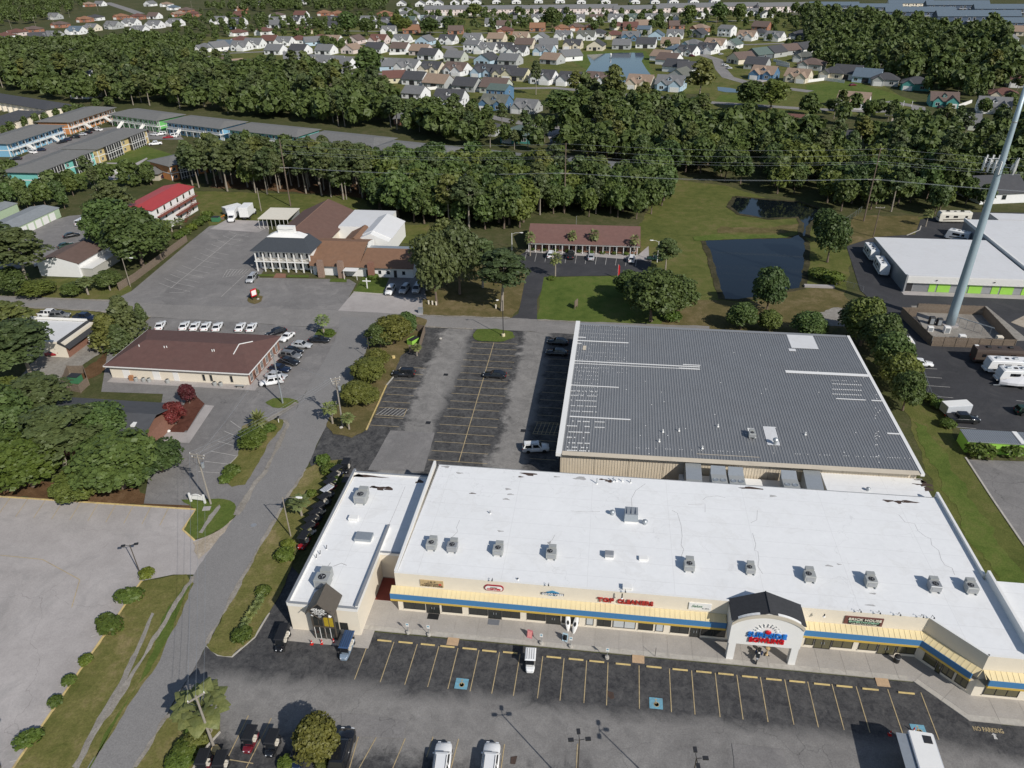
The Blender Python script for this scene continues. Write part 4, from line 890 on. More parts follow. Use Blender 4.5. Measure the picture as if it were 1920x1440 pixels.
t = text('NO PARKING', .55, M['lineY'], None, 'road_lettering', (45.7, 57.95, .06), (0, 0, 0), .004, 3.2, .02); t['kind'] = 'structure'
t = MB().poly([(45.9, 57.1, .064), (46.3, 57.1, .064), (46.2, 57.6, .064), (46.4, 57.6, .064), (46.05, 57.85, .064), (45.8, 57.6, .064), (46.0, 57.6, .064)]).build('road_arrow', M['lineW']); t['kind'] = 'structure'
# bays at the bottom of the picture
for a, c in (((713, 1370), (660, 1465)), ((760, 1385), (720, 1480)), ((860, 1386), (838, 1470)), ((946, 1396), (935, 1475)), ((672, 1382), (650, 1460)), ((466, 1342), (428, 1420)), ((509, 1347), (462, 1440)), ((812, 1382), (800, 1420)), ((1083, 1395), (1078, 1480))): pline(a, c, .11, 'lineY', .05, P_)
pline((425, 1424), (475, 1432), .11, 'lineY', .05, P_)
# rear lot
RX = (-29, -18.3); yv = [y for y in np.arange(101.3, 147, 2.79)]
wline(-23.3, 101.2, -23.85, 146.2, .14, 'lineY', .06, P_)
for i, y in enumerate(yv):
 wline(RX[0]+rng.uniform(-.3, .3), y, RX[1]+rng.uniform(-.4, .2), y, .11, 'lineY', .06, P_)
for y in np.arange(110.8, 134, 2.78):
 if not 114.5 < y < 118: wline(-42.0, y, -36.4, y, .11, 'lineY', .06, P_)
for y in (114.3, 117.0): wline(-42, y, -36.5, y, .12, 'lineY', .06, P_)
wline(-36.5, 114.3, -36.5, 117.0, .12, 'lineY', .06, P_)
for i in range(7): wline(-41.8+i*.75, 114.35, -40.6+i*.75, 116.95, .1, 'lineW', .06, P_)
for y in np.arange(103.6, 143, 2.79): wline(-11.2, y, -6.6, y, .11, 'lineY', .06, P_)
for i, y in enumerate(np.arange(104.9, 142, 2.79)): stop(-6.3, y, 1.8, R(90), 'kerbc', 'grey wheel stop in the warehouse shadow, %s from the white SUV' % nth(i+1), 'wheel stops along the warehouse')
for y in (111.2, 115.2): wline(-11.5, y, -7, y, .11, 'lineY', .06, P_)
for i in range(6): wline(-11.4+i*.75, 111.3, -10.9+i*.75, 115.1, .09, 'lineY', .06, P_)
# restaurant lot, brick office, others
for a, c in (((320, 541), (443, 441)),): pline(a, c, .13, 'lineW', .09, P_)
for i in range(13):
 t = i/12; bx, by = 322+t*122, 540-t*100; s = 1-.35*t
 if i not in (5,): pline((bx-26*s+2, by-9*s), (bx, by), .1, 'lineW', .09, P_)
 if i not in (9,): pline((bx, by), (bx+34*s, by+7*s), .1, 'lineW', .09, P_)
for i in range(8): pline((418+i*6, 520-i*1.0), (427+i*6, 506), .1, 'lineW', .09, P_)
pline((417, 521), (464, 513), .1, 'lineW', .09, P_); pline((428, 506), (470, 505), .1, 'lineW', .09, P_); pline((415, 557), (459, 516), .1, 'lineW', .09, P_); pline((318, 549), (345, 549), .12, 'lineW', .09, P_)
for i in range(12):
 x = 987+i*18.8; pline((x, 475+i*.9), (x-3.2+i*.1, 490+i*.9), .11, 'lineW', .09, P_)
for a, c in (((1727, 691), (1757, 693)), ((1728, 707), (1766, 710)), ((1725, 723), (1781, 727)), ((1727, 742), (1787, 747)), ((1772, 800), (1830, 805)), ((1905, 752), (1925, 754))): pline(a, c, .12, 'lineW', .12, P_)
for i in range(6):
 pline((372+i*12, 885-i*19), (438+i*3, 890-i*17), .1, 'lineW', .12, P_)
for i in range(10):
 x = 20+i*33; pline((x, 934+i*2), (x-24+i*.8, 968+i*2), .1, 'lineY', .12, P_)
for i in range(8):
 x, y = 244-i*30, 1097+i*47; pline((x, y), (x-12-i*.5, y+4), .1, 'lineW', .12, P_)
pline((0, 1042), (80, 1050), .1, 'lineY', .12, P_); pline((80, 1050), (150, 1088), .1, 'lineY', .12, P_); pline((150, 1088), (135, 1140), .1, 'lineY', .12, P_)
# patched asphalt, drains
flat('asphalt_patch', [(640, 1336), (764, 1352), (757, 1385), (672, 1382), (640, 1378)], .06, M['lotgrey'])
flat('asphalt_patch', [(1372, 1395), (1470, 1405), (1475, 1450), (1380, 1470)], .06, M['lotgrey'])
flat('asphalt_patch', [(732, 808), (815, 812), (795, 885), (690, 882)], .085, M['lotgrey'])
flat('oil_stain', [(1139, 1296), (1150, 1299), (1152, 1310), (1146, 1312), (1140, 1306)], .062, M['stain'])
flat('oil_stain', [(958, 1420), (970, 1418), (966, 1434), (957, 1433)], .062, M['stain'])
def drain(px, py, label):
 c = G(px, py); r = empty('drain_grate', (c.x, c.y, .07), 0, label, 'drain'); MB().box(c.x-.45, c.x+.45, c.y-.45, c.y+.45, .07, .085).build('frame', M['dark'], r)
 for i in range(4): MB().box(c.x-.38+i*.21, c.x-.28+i*.21, c.y-.38, c.y+.38, .086, .1).build('bar', M['trim_black'], r)
drain(803, 793, 'square drain grate in the left lane of the rear lot'); drain(981, 808, 'square drain grate near the white SUV'); drain(836, 703, 'square drain grate beside the black sedan')
c = G(476, 986); tag(MB().lathe([(.45, .15), (.45, .165), (.36, .168), (.36, .166)], 16, (c.x, c.y, 0)).build('manhole_cover', M['mgrey']), 'round manhole cover in the grey side road', 'manhole cover')
# ================================================================== vehicles
TEMPL = {}
M['lampw'] = plain('headlight_lens', (.7, .72, .74), .15, .05, 6); M['lampr'] = plain('taillight_lens', (.35, .012, .012), .2, .05, 6)
def wheels(root, xs, y, r, wd=.22):
 for x in xs:
  for s in (-1, 1):
   t = MB().lathe([(r*.62, -wd/2), (r*.94, -wd/2), (r, -wd/3), (r, wd/3), (r*.94, wd/2), (r*.62, wd/2)], 14).xf(Matrix.Translation((x, s*y, r)) @ Matrix.Rotation(R(90), 4, 'X')).build('tyre', M['tyre'], root)
   MB().lathe([(.05, -wd*.4), (r*.6, -wd*.44), (r*.61, wd*.44), (.05, wd*.5)], 10).xf(Matrix.Translation((x, s*y, r)) @ Matrix.Rotation(R(90*s), 4, 'X')).build('rim', M['rim'], t)
def body_loft(st, zb):
 rings = []
 for x, w, z in st:
  rings.append([(x, -w*.92, zb), (x, -w, zb+.18), (x, -w*.99, z-.14), (x, -w*.86, z), (x, w*.86, z), (x, w*.99, z-.14), (x, w, zb+.18), (x, w*.92, zb)])
 return MB().loft(rings)
def make_car(kind):
 L, W, H, belt, hood0, ws0, ws1, rw1, rw0, wr = {'sedan': (4.8, .92, 1.45, .95, .86, .95, .25, -1.15, -1.85, .33), 'suv': (4.75, .95, 1.74, 1.08, 1.02, 1.05, .45, -1.95, -2.3, .37), 'coupe': (4.5, .93, 1.3, .9, .82, .75, .05, -.85, -1.75, .34),
  'minivan': (5.0, .98, 1.75, 1.05, .98, 1.55, .75, -2.05, -2.42, .35), 'pickup': (5.8, 1.0, 1.88, 1.12, 1.08, 1.25, .7, -.95, -1.1, .41), 'van': (5.2, .97, 2.0, 1.15, 1.05, 1.75, 1.1, -2.4, -2.55, .35)}[kind]
 root = empty('car', (0, 0, 0)); h = L/2
 tr = belt+(.03 if kind in ('sedan', 'coupe') else .0)
 st = [(h, W*.66, .55), (h-.06, W*.82, hood0*.82), (h-.35, W*.95, hood0*.94), (ws0+.5, W, hood0), (ws0, W, belt), (rw0, W, tr), (-h+.3, W*.95, tr-.04 if kind != 'pickup' else tr), (-h+.05, W*.86, tr*.86), (-h, W*.76, .55)]
 if kind == 'pickup': st[5] = (rw0-.02, W, belt)
 MBb = body_loft(st, .24); o = MBb.build('body', M['carpaint'], root, smooth=False); bevel_me(o.data, .05, 2)
 for p in o.data.polygons: p.use_smooth = True
 # cabin: painted pillars and roof, glass panels proud of it
 w0, w1 = W*.88, W*.72
 q = [(ws0, w0, belt-.02), (ws1, w1, H-.03), (rw1, w1, H-.03), (rw0, w0, tr-.02)]
 vs = [(x, -y, z) for x, y, z in q]+[(x, y, z) for x, y, z in q]
 MB().add(vs, [(0, 1, 2, 3), (7, 6, 5, 4), (0, 4, 5, 1), (1, 5, 6, 2), (2, 6, 7, 3)]).build('cabin', M['carpaint'], root)
 rf = MB().loft([[(ws1+.12, -w1*.9, H-.06), (ws1+.12, w1*.9, H-.06), (rw1-.1, w1*.9, H-.06), (rw1-.1, -w1*.9, H-.06)], [(ws1, -w1*.98, H-.025), (ws1, w1*.98, H-.025), (rw1, w1*.98, H-.025), (rw1, -w1*.98, H-.025)], [(ws1-.1, -w1*.86, H+.015), (ws1-.1, w1*.86, H+.015), (rw1+.12, w1*.86, H+.015), (rw1+.12, -w1*.86, H+.015)]])
 rf.build('roof', M['carpaint'], root)
 def panel(name, A, B_, C, D, e=.012, m=.9, mm='tint'):
  A, B_, C, D = map(Vector, (A, B_, C, D)); c = (A+B_+C+D)/4; n = (B_-A).cross(D-A).normalized()
  if n.dot(c-Vector((0, 0, .8))) < 0: n = -n
  P = [c+(p-c)*m for p in (A, B_, C, D)]
  MB().add([p+n*e for p in P]+[p-n*.02 for p in P], [(0, 1, 2, 3), (0, 4, 5, 1), (1, 5, 6, 2), (2, 6, 7, 3), (3, 7, 4, 0)]).build(name, M[mm], root)
 panel('windscreen', (ws0, -w0, belt), (ws0, w0, belt), (ws1, w1, H-.04), (ws1, -w1, H-.04), m=.9)
 panel('rear_window', (rw0, -w0, tr), (rw0, w0, tr), (rw1, w1, H-.04), (rw1, -w1, H-.04), m=.84)
 for s in (-1, 1):
  mx = (ws1+rw1)/2+.1
  panel('side_window', (ws0-.22, s*w0, belt), (mx+.04, s*w0, belt), (mx+.04, s*w1, H-.05), (ws1-.05, s*w1, H-.05), m=.86)
  panel('side_window', (mx-.04, s*w0, belt), (rw0+.25, s*w0, tr), (rw1+.08, s*w1, H-.05), (mx-.04, s*w1, H-.05), m=.86)
  MB().box(h-.3, h-.02, s*W*.55-.16, s*W*.55+.16, hood0*.68, hood0*.84).build('headlight', M['lampw'], root)
  MB().box(-h-.012, -h+.12, s*W*.66-.13, s*W*.66+.13, tr*.68, tr*.86).build('taillight', M['lampr'], root)
  MB().box(ws0-.35, ws0-.2, s*(W+.02)-.07, s*(W+.02)+.1*s, belt, belt+.14).build('mirror', M['carpaint'], root)
 if kind in ('suv', 'minivan'):
  for s in (-1, 1): MB().box(rw1+.2, ws1-.25, s*w1*.82-.025, s*w1*.82+.025, H+.016, H+.07).build('roof_rail', M['dark'], root)
 if kind == 'pickup':
  MB().box(-h+.12, rw0-.12, -W*.8, W*.8, belt+.002, belt+.03).build('bed_floor', M['trim_black'], root)
  for s in (-1, 1): MB().box(-h+.08, rw0-.05, s*W*.9-.06, s*W*.9+.06, belt+.002, belt+.09).build('bed_rail', M['carpaint'], root)
 MB().box(h-.05, h+.012, -.5, .5, .42, .62).build('grille', M['trim_black'], root)
 wheels(root, (h-.95, -h+.98), W*.9, wr)
 return root
def make_cart(kind='cart'):
 root = empty('golf_cart'); long = kind == 'long_cart'; L = 3.4 if long else 2.5; h = L/2
 rings = [(h, .38, .62), (h-.12, .5, .78), (h-.55, .58, .86), (h-.75, .58, .5), (-h+.7, .6, .42), (-h+.4, .58, .72), (-h, .5, .62)]
 o = body_loft(rings, .28).build('body', M['carpaint'], root); bevel_me(o.data, .03)
 for k in ((.1, -.75) if long else (-.25,)):
  MB().box(k-.28, k+.24, -.55, .55, .5, .68).build('seat', M['cseat'], root, bevel=.04); MB().box(k-.36, k-.24, -.55, .55, .7, 1.08).build('backrest', M['cseat'], root, bevel=.03)
 MB().box(-h+.02, -h+.45, -.5, .5, .73, .78).build('rear_deck', M['trim_black'], root)
 for sx, tx in ((h-.72, h-.95), (-h+.25, -h+.3)):
  for s in (-1, 1): MB().tube((sx, s*.55, .7), (tx, s*.52, 1.88), .025, n=6).build('post', M['dark'], root)
 MB().loft([[(-h+.02, -.62, 1.86), (h-.6, -.62, 1.86), (h-.6, .62, 1.86), (-h+.02, .62, 1.86)], [(-h-.02, -.66, 1.9), (h-.55, -.66, 1.9), (h-.55, .66, 1.9), (-h-.02, .66, 1.9)], [(-h+.08, -.55, 1.97), (h-.68, -.55, 1.97), (h-.68, .55, 1.97), (-h+.08, .55, 1.97)]]).build('canopy', M['paint'], root)
 for k in range(4): MB().box(-h+.15, h-.75, -.42+k*.28-.02, -.42+k*.28+.02, 1.971, 1.99).build('canopy_rib', M['trim_black'], root)
 MB().add([(h-.7, -.5, .92), (h-.7, .5, .92), (h-.93, .48, 1.8), (h-.93, -.48, 1.8), (h-.72, -.5, .92), (h-.72, .5, .92), (h-.95, .48, 1.8), (h-.95, -.48, 1.8)], [(0, 1, 2, 3), (7, 6, 5, 4), (0, 4, 5, 1), (1, 5, 6, 2), (2, 6, 7, 3), (3, 7, 4, 0)]).build('windscreen', M['tint'], root)
 for s in (-1, 1): MB().box(h-.1, h+.01, s*.3-.08, s*.3+.08, .58, .68).build('headlight', M['lampw'], root)
 MB().lathe([(.15, 0), (.18, .02), (.15, .04)], 10).xf(Matrix.Translation((h-1.05, .25, .98)) @ Matrix.Rotation(R(-60), 4, 'Y')).build('steering_wheel', M['trim_black'], root)
 wheels(root, (h-.45, -h+.55), .52, .23, .2)
 return root
M['cseat'] = plain('cart_seat_vinyl', (.62, .58, .5), .5, .1, 3)
def make_rv(kind):
 root = empty('motorhome')
 if kind == 'rv':
  L, W, H = 9.6, 1.25, 3.4; h = L/2
  MB().loft([[(h-.1, y, z) for y, z in ((-1.1, .55), (-W, .8), (-W, 1.5), (-W, 2.2), (-1.1, 2.9), (1.1, 2.9), (W, 2.2), (W, 1.5), (W, .8), (1.1, .55))], [(h-.5, y, z) for y, z in ((-1.15, .45), (-W, .7), (-W, 1.6), (-W, 2.8), (-1.1, H), (1.1, H), (W, 2.8), (W, 1.6), (W, .7), (1.15, .45))], [(-h, y, z) for y, z in ((-1.15, .45), (-W, .7), (-W, 1.6), (-W, 2.8), (-1.15, H), (1.15, H), (W, 2.8), (W, 1.6), (W, .7), (1.15, .45))]]).build('body', M['paint'], root)
  MB().loft([[(h-.06, -1.0, 1.5), (h-.06, 1.0, 1.5), (h-.28, .98, 2.75), (h-.28, -.98, 2.75)], [(h-.12, -1.0, 1.5), (h-.12, 1.0, 1.5), (h-.34, .98, 2.75), (h-.34, -.98, 2.75)]]).build('windscreen', M['tint'], root)
  wx = (h-1.6, -h+2.6)
 else:
  L, W, H = (7.4, 1.22, 3.1) if kind == 'trailer' else (6.2, 1.2, 3.0); h = L/2
  MB().loft([[(h-.35, -W, .5), (h-.35, W, .5), (h-.1, W, 1.4), (h-.45, W, H-.15), (h-.8, W-.1, H), (h-.8, -W+.1, H), (h-.45, -W, H-.15), (h-.1, -W, 1.4)], [(-h, -W, .5), (-h, W, .5), (-h, W, 1.4), (-h, W, H-.15), (-h, W-.1, H), (-h, -W+.1, H), (-h, -W, H-.15), (-h, -W, 1.4)]]).build('body', M['paint'], root)
  MB().tube((h-.2, -.5, .55), (h+1.1, 0, .55), .05).tube((h-.2, .5, .55), (h+1.1, 0, .55), .05).build('hitch', M['dark'], root)
  MB().box(h-.6, h+.2, -.9, .9, .56, .95).build('gas_box', M['white'], root)
  wx = (.3, -.6)
 for s in (-1, 1):
  for x, l in ((h-2.3, 1.0), (0, 1.3), (-h+1.6, .8)): MB().box(x-l/2, x+l/2, s*W-.01 if s > 0 else -W-.015, s*W+.015 if s > 0 else -W+.01, 1.75, 2.4).build('side_window', M['tint'], root)
  MB().loft([[(h-1.2, s*(W+.008), .9), (h-1.2, s*(W+.008), 1.2), (-h+.6, s*(W+.008), 1.6), (-h+.2, s*(W+.008), 1.3)], [(h-1.2, s*(W-.02), .9), (h-1.2, s*(W-.02), 1.2), (-h+.6, s*(W-.02), 1.6), (-h+.2, s*(W-.02), 1.3)]]).build('stripe', M['bronze'], root)
  MB().box(-h-.02, -h+.02, s*.95-.12, s*.95+.12, 1, 1.3).build('taillight', M['lampr'], root)
 for x in (h*.45, -h*.45): MB().box(x-.45, x+.45, -.35, .35, H+.005, H+.3).build('roof_air_conditioner', M['trim_black' if kind == 'rv' else 'galv'], root, bevel=.05)
 MB().box(-.3, .3, -.28, .28, H+.005, H+.12).build('roof_vent', M['dark'], root)
 MB().box(-h+.2, -h+.9, .5, 1.0, H+.005, H+.08).build('roof_hatch', M['white'], root)
 MB().box(.9, 1.5, -W-.02, -W+.02, .6, 2.3).build('door', M['paint'], root)
 wheels(root, wx, W*.82, .42 if kind == 'rv' else .34)
 return root
def make_truck(kind):
 root = empty('box_truck')
 if kind == 'truck':
  MB().box(-3.3, 1.3, -1.2, 1.2, .95, 3.5).build('cargo_box', M['paint'], root, bevel=.04); MB().box(-3.3, 3.2, -.45, .45, .55, .94).build('chassis', M['dark'], root)
  o = body_loft([(3.35, .75, .95), (3.2, .95, 1.25), (2.5, 1.0, 1.35), (2.3, 1.0, 1.4), (1.4, 1.0, 1.4)], .5).build('cab', M['paint'], root)
  MB().loft([[(2.35, -.92, 1.38), (2.35, .92, 1.38), (1.42, .92, 1.38), (1.42, -.92, 1.38)], [(1.95, -.8, 2.2), (1.95, .8, 2.2), (1.42, .8, 2.2), (1.42, -.8, 2.2)]]).build('cab_top', M['paint'], root)
  MB().loft([[(2.33, -.8, 1.45), (2.33, .8, 1.45), (2.03, .72, 2.1), (2.03, -.72, 2.1)], [(2.38, -.8, 1.45), (2.38, .8, 1.45), (2.06, .72, 2.1), (2.06, -.72, 2.1)]]).build('windscreen', M['tint'], root)
  for s in (-1, 1): MB().box(3.2, 3.36, s*.6-.15, s*.6+.15, .8, 1.0).build('headlight', M['lampw'], root); MB().loft([[(2.1, s*.9, 1.45), (1.5, s*.9, 1.45), (1.5, s*.84, 2.1), (1.95, s*.84, 2.1)], [(2.1, s*.93, 1.45), (1.5, s*.93, 1.45), (1.5, s*.87, 2.1), (1.95, s*.87, 2.1)]]).build('side_window', M['tint'], root)
  wheels(root, (2.5, -2.2), .95, .42, .28)
 else:
  W = 1.1 if kind == 'cargo_trailer' else 1.3; L = 2.4 if kind == 'cargo_trailer' else 3.6; H = 2.4 if kind == 'cargo_trailer' else 3.6
  MB().box(-L, L, -W, W, .6, H).build('cargo_box', M['paint'], root, bevel=.05); MB().box(-L-.02, L+.03, -W*.9, W*.9, H+.003, H+.03).build('roof_panel', M['white'], root)
  MB().tube((L, -.5, .6), (L+1.2, 0, .6), .05).tube((L, .5, .6), (L+1.2, 0, .6), .05).build('hitch', M['dark'], root); MB().box(-L-.03, -L-.004, -W*.85, W*.85, .75, H-.15).build('rear_door', M['galv'], root)
  wheels(root, (-.4, .4), W*.88, .36)
 return root
def make_boat():
 root = empty('boat'); rings = []
 for x, w, zb, zt in ((3, .05, 1.35, 1.6), (2.2, .55, 1.0, 1.55), (1, .95, .85, 1.5), (-1, 1.05, .8, 1.45), (-2.6, 1.0, .85, 1.4)):
  rings.append([(x, -w, zt), (x, -w*.8, (zb+zt)/2), (x, 0, zb-.1), (x, w*.8, (zb+zt)/2), (x, w, zt)])
 MB().loft(rings).build('hull', M['paint'], root); MB().box(-1.9, .7, -.7, .7, 1.47, 1.52).build('deck', M['cream'], root)
 MB().box(-.2, .5, -.4, .4, 1.5, 2.2).build('console', M['white'], root, bevel=.08); MB().box(-1.1, -.5, -.5, .5, 1.5, 1.85).build('seat', M['cseat'], root, bevel=.05); MB().box(-3.2, -2.65, -.28, .28, 1.0, 1.95).build('outboard_motor', M['trim_black'], root, bevel=.1)
 for s in (-1, 1): MB().path([(2.4, s*.45, 1.55), (2.0, s*.62, 1.9), (.6, s*.95, 1.85)], .025).build('rail', M['galv'], root)
 t = MB(); t.tube((-2.4, 0, .5), (4.2, 0, .5), .06)
 for x in (-1.6, .8): t.tube((x, -1, .5), (x, 1, .5), .05)
 t.build('trailer_frame', M['galv'], root); wheels(root, (-.9,), 1.05, .32)
 return root
def get(kind):
 if kind not in TEMPL:
  TEMPL[kind] = (make_cart(kind) if 'cart' in kind else make_rv(kind) if kind in ('rv', 'trailer', 'small_trailer') else make_truck(kind) if kind in ('truck', 'cargo_trailer', 'box_trailer') else make_boat() if kind == 'boat' else make_car(kind)), [0]
 return TEMPL[kind]
KN = {'rv': 'motorhome', 'trailer': 'travel_trailer', 'small_trailer': 'travel_trailer', 'truck': 'box_truck', 'cargo_trailer': 'cargo_trailer', 'box_trailer': 'box_trailer', 'boat': 'boat', 'cart': 'golf_cart', 'long_cart': 'golf_cart'}
CAT = {'sedan': 'car', 'coupe': 'car', 'suv': 'car', 'minivan': 'minivan', 'pickup': 'pickup truck', 'van': 'van', 'rv': 'motorhome', 'trailer': 'caravan', 'small_trailer': 'caravan', 'truck': 'truck', 'cargo_trailer': 'trailer', 'box_trailer': 'trailer', 'boat': 'boat', 'cart': 'golf cart', 'long_cart': 'golf cart'}
COLS = {'white': (.78, .78, .77), 'black': (.012, .013, .016), 'silver': (.42, .43, .44), 'grey': (.16, .165, .17), 'red': (.3, .015, .02), 'blue': (.03, .07, .16), 'navy': (.012, .02, .045), 'bluegrey': (.2, .26, .33), 'tan': (.4, .34, .26), 'cream': (.74, .7, .6), 'dgreen': (.02, .05, .035), 'brown': (.07, .05, .04), 'maroon': (.14, .012, .02), 'lime': (.25, .5, .05), 'palegrey': (.5, .52, .55)}
def vehicle(kind, col, rear, front, label, group=None, canopy=None, zref=.5, ground=.06, scale=1.0):
 """rear and front: photo pixels of the two ends"""
 t, used = get(kind)
 r = t if used[0] == 0 else copy_tree(t)
 used[0] += 1
 nm = KN.get(kind, 'parked_car' if kind not in ('pickup', 'van', 'minivan') else {'pickup': 'pickup_truck', 'van': 'delivery_van', 'minivan': 'minivan'}[kind])
 r.name = nm
 a, c = G(*rear, zref), G(*front, zref); m = (a+c)/2
 r.location = (m.x, m.y, ground); r.rotation_euler = (0, 0, math.atan2(c.y-a.y, c.x-a.x)); r.scale = (scale,)*3
 tag(r, label, CAT[kind], group)
 kids = KIDS.get(r.name) or list(r.children)
 for ch in r.children:
  n = ch.name.split('.')[0]
  if n == 'canopy': cpaint(ch, COLS[canopy or 'black'])
  elif ch.data and ch.data.materials and ch.data.materials[0] in (M['carpaint'], M['paint']): cpaint(ch, COLS[col])
 return r
V = vehicle
# before the shops
V('suv', 'white', (822, 1475), (834, 1384), 'white SUV in the nearest parking row, left of the other white car', zref=.9)
V('suv', 'white', (913, 1478), (925, 1382), 'white SUV in the nearest parking row, right of the other white car', zref=.9)
V('suv', 'black', (627, 1455), (655, 1356), 'long black SUV with silver roof rails beside the round tree', zref=.9, scale=1.08)
V('long_cart', 'black', (536, 1176), (521, 1214), 'black six seat golf cart outside the cart shop, left of the cones', canopy='black', zref=1.2)
V('long_cart', 'bluegrey', (659, 1188), (641, 1236), 'blue golf cart with long blue canopy right of the cones', canopy='blue', zref=1.0)
V('cart', 'white', (996, 1220), (993, 1262), 'white golf cart with white canopy parked before the thrift store row', canopy='white', zref=.9)
V('cart', 'maroon', (478, 1365), (459, 1410), 'dark red golf cart with black canopy between yellow lines', zref=1.0)
V('cart', 'black', (520, 1370), (500, 1420), 'black golf cart in the shadow left of the round tree', zref=1.0)
V('cart', 'maroon', (390, 1410), (372, 1456), 'red golf cart with black canopy beside the pole base', zref=1.0)
V('cart', 'black', (422, 1412), (406, 1460), 'black golf cart right of the pole base at the picture edge', zref=1.0)
V('cart', 'navy', (568, 1395), (552, 1442), 'navy golf cart under the round tree', zref=1.0)
rows = [((655, 858), (642, 890), 'black', 'black', 'black golf cart alone at the back corner of the cart shop'), ((639, 880), (620, 893), 'navy', 'black', 'dark golf cart at the top of the row beside the cart shop'), ((632, 893), (613, 907), 'black', 'black', 'black golf cart second in the row beside the cart shop'), ((628, 903), (606, 917), 'red', 'black', 'red golf cart with black canopy third beside the cart shop'), ((622, 918), (602, 932), 'grey', 'palegrey', 'golf cart with pale grey canopy beside the cart shop'),
  ((617, 932), (596, 946), 'black', 'black', 'black golf cart below the pale canopy one'), ((606, 950), (584, 964), 'cream', 'black', 'cream golf cart with black canopy beside the small palm'), ((600, 962), (578, 976), 'navy', 'black', 'navy golf cart seventh beside the cart shop'), ((592, 974), (570, 988), 'red', 'black', 'red golf cart with black canopy near the street lamp'), ((586, 988), (567, 1002), 'white', 'black', 'white golf cart with black canopy near the street lamp'), ((575, 1004), (563, 1022), 'red', 'black', 'red golf cart at the bottom of the row beside the cart shop')]
for a, c, co, ca, lb in rows: V('cart', co, a, c, lb, 'golf carts in a row beside the cart shop', canopy=ca, zref=1.1)
V('box_trailer', 'palegrey', (1762, 1490), (1727, 1378), 'grey box trailer with roof vent at the bottom right', zref=3.6)
# rear lot
V('suv', 'black', (779, 700), (735, 699), 'black SUV at the left edge of the rear lot', zref=.7); V('sedan', 'black', (953, 705), (903, 702), 'black sedan on the middle row of the rear lot', zref=.5)
V('suv', 'white', (980, 840), (1029, 838), 'white SUV half in the warehouse shadow', zref=.7); V('sedan', 'black', (1066, 643), (1026, 640), 'black sedan in the warehouse shadow, farther one'); V('sedan', 'black', (1064, 663), (1024, 660), 'black sedan in the warehouse shadow, nearer one')
# brown hipped building
for i, x in enumerate((301, 346, 366, 386, 408, 451, 472)):
 V('coupe', 'white', (x-4, 617+i*.6), (x+4, 604+i*.6), 'white coupe behind the brown roof, %s from the left' % ['first', 'second', 'third', 'fourth', 'fifth', 'sixth', 'seventh'][i], 'white cars behind the brown roofed building')
V('coupe', 'white', (549, 624), (527, 640), 'white coupe at the back corner of the brown roof'); V('sedan', 'black', (528, 620), (508, 626), 'black sedan just behind the brown roof corner')
V('sedan', 'black', (579, 637), (619, 638), 'black sedan beside the round palm island')
for a, c, k, co, lb in (((545, 646), (586, 649), 'sedan', 'silver', 'silver sedan at the far end of the row by the brick wall'), ((530, 655), (569, 662), 'sedan', 'black', 'black sedan second in the row by the brick wall'), ((525, 665), (567, 671), 'suv', 'grey', 'grey SUV third in the row by the brick wall'), ((522, 675), (562, 682), 'sedan', 'black', 'black sedan fourth in the row by the brick wall'), ((501, 688), (549, 695), 'sedan', 'navy', 'dark convertible fifth in the row by the brick wall'), ((497, 702), (539, 708), 'sedan', 'silver', 'silver sedan next to the white SUV by the brick wall'), ((531, 713), (487, 720), 'suv', 'white', 'white SUV nearest in the row by the brick wall')):
 V(k, co, a, c, lb, 'cars beside the brick end wall')
# restaurant, office
V('minivan', 'silver', (480, 515), (465, 531), 'silver minivan before the restaurant porch'); V('suv', 'white', (738, 537), (726, 554), 'white SUV leftmost in the bays beside the restaurant'); V('suv', 'silver', (765, 536), (752, 551), 'silver SUV in the middle of the bays beside the restaurant'); V('minivan', 'silver', (787, 533), (777, 551), 'silver minivan half under the pine beside the restaurant')
V('suv', 'white', (923, 525), (958, 528), 'white SUV under the leaning pine'); V('suv', 'white', (1031, 486), (1034, 470), 'white SUV leftmost before the brick office'); V('pickup', 'black', (1069, 488), (1072, 469), 'black pickup before the brick office'); V('sedan', 'silver', (1107, 490), (1110, 474), 'silver sedan before the brick office'); V('suv', 'white', (1183, 494), (1186, 478), 'white SUV rightmost before the brick office'); V('sedan', 'dgreen', (1240, 486), (1216, 484), 'dark green car at the right end of the office lot')
V('truck', 'white', (444, 398), (429, 419), 'white box truck with grey roof facing the restaurant lot', zref=.8, ground=.1); V('truck', 'white', (452, 416), (480, 390), 'larger white box truck beside the metal shelter', zref=.8, scale=1.25); V('cargo_trailer', 'palegrey', (424, 398), (447, 392), 'pale grey cargo trailer behind the white box trucks', zref=1.2, scale=1.2)
# left edge
V('van', 'white', (142, 424), (165, 412), 'white delivery van on the storage driveway'); V('sedan', 'black', (121, 444), (147, 439), 'black car on the storage driveway'); V('sedan', 'dgreen', (114, 463), (133, 458), 'grey green car beside the white sheds'); V('sedan', 'silver', (70, 497), (94, 494), 'silver car in the tree shade beside the white house')
V('pickup', 'navy', (137, 595), (183, 598), 'black pickup behind the flat roofed shop'); V('pickup', 'white', (78, 590), (112, 590), 'white pickup with ladder rack behind the flat roofed shop'); V('suv', 'grey', (103, 593), (123, 592), 'grey SUV behind the flat roofed shop'); V('sedan', 'red', (95, 663), (120, 662), 'red car in the shade by the gravel drive')
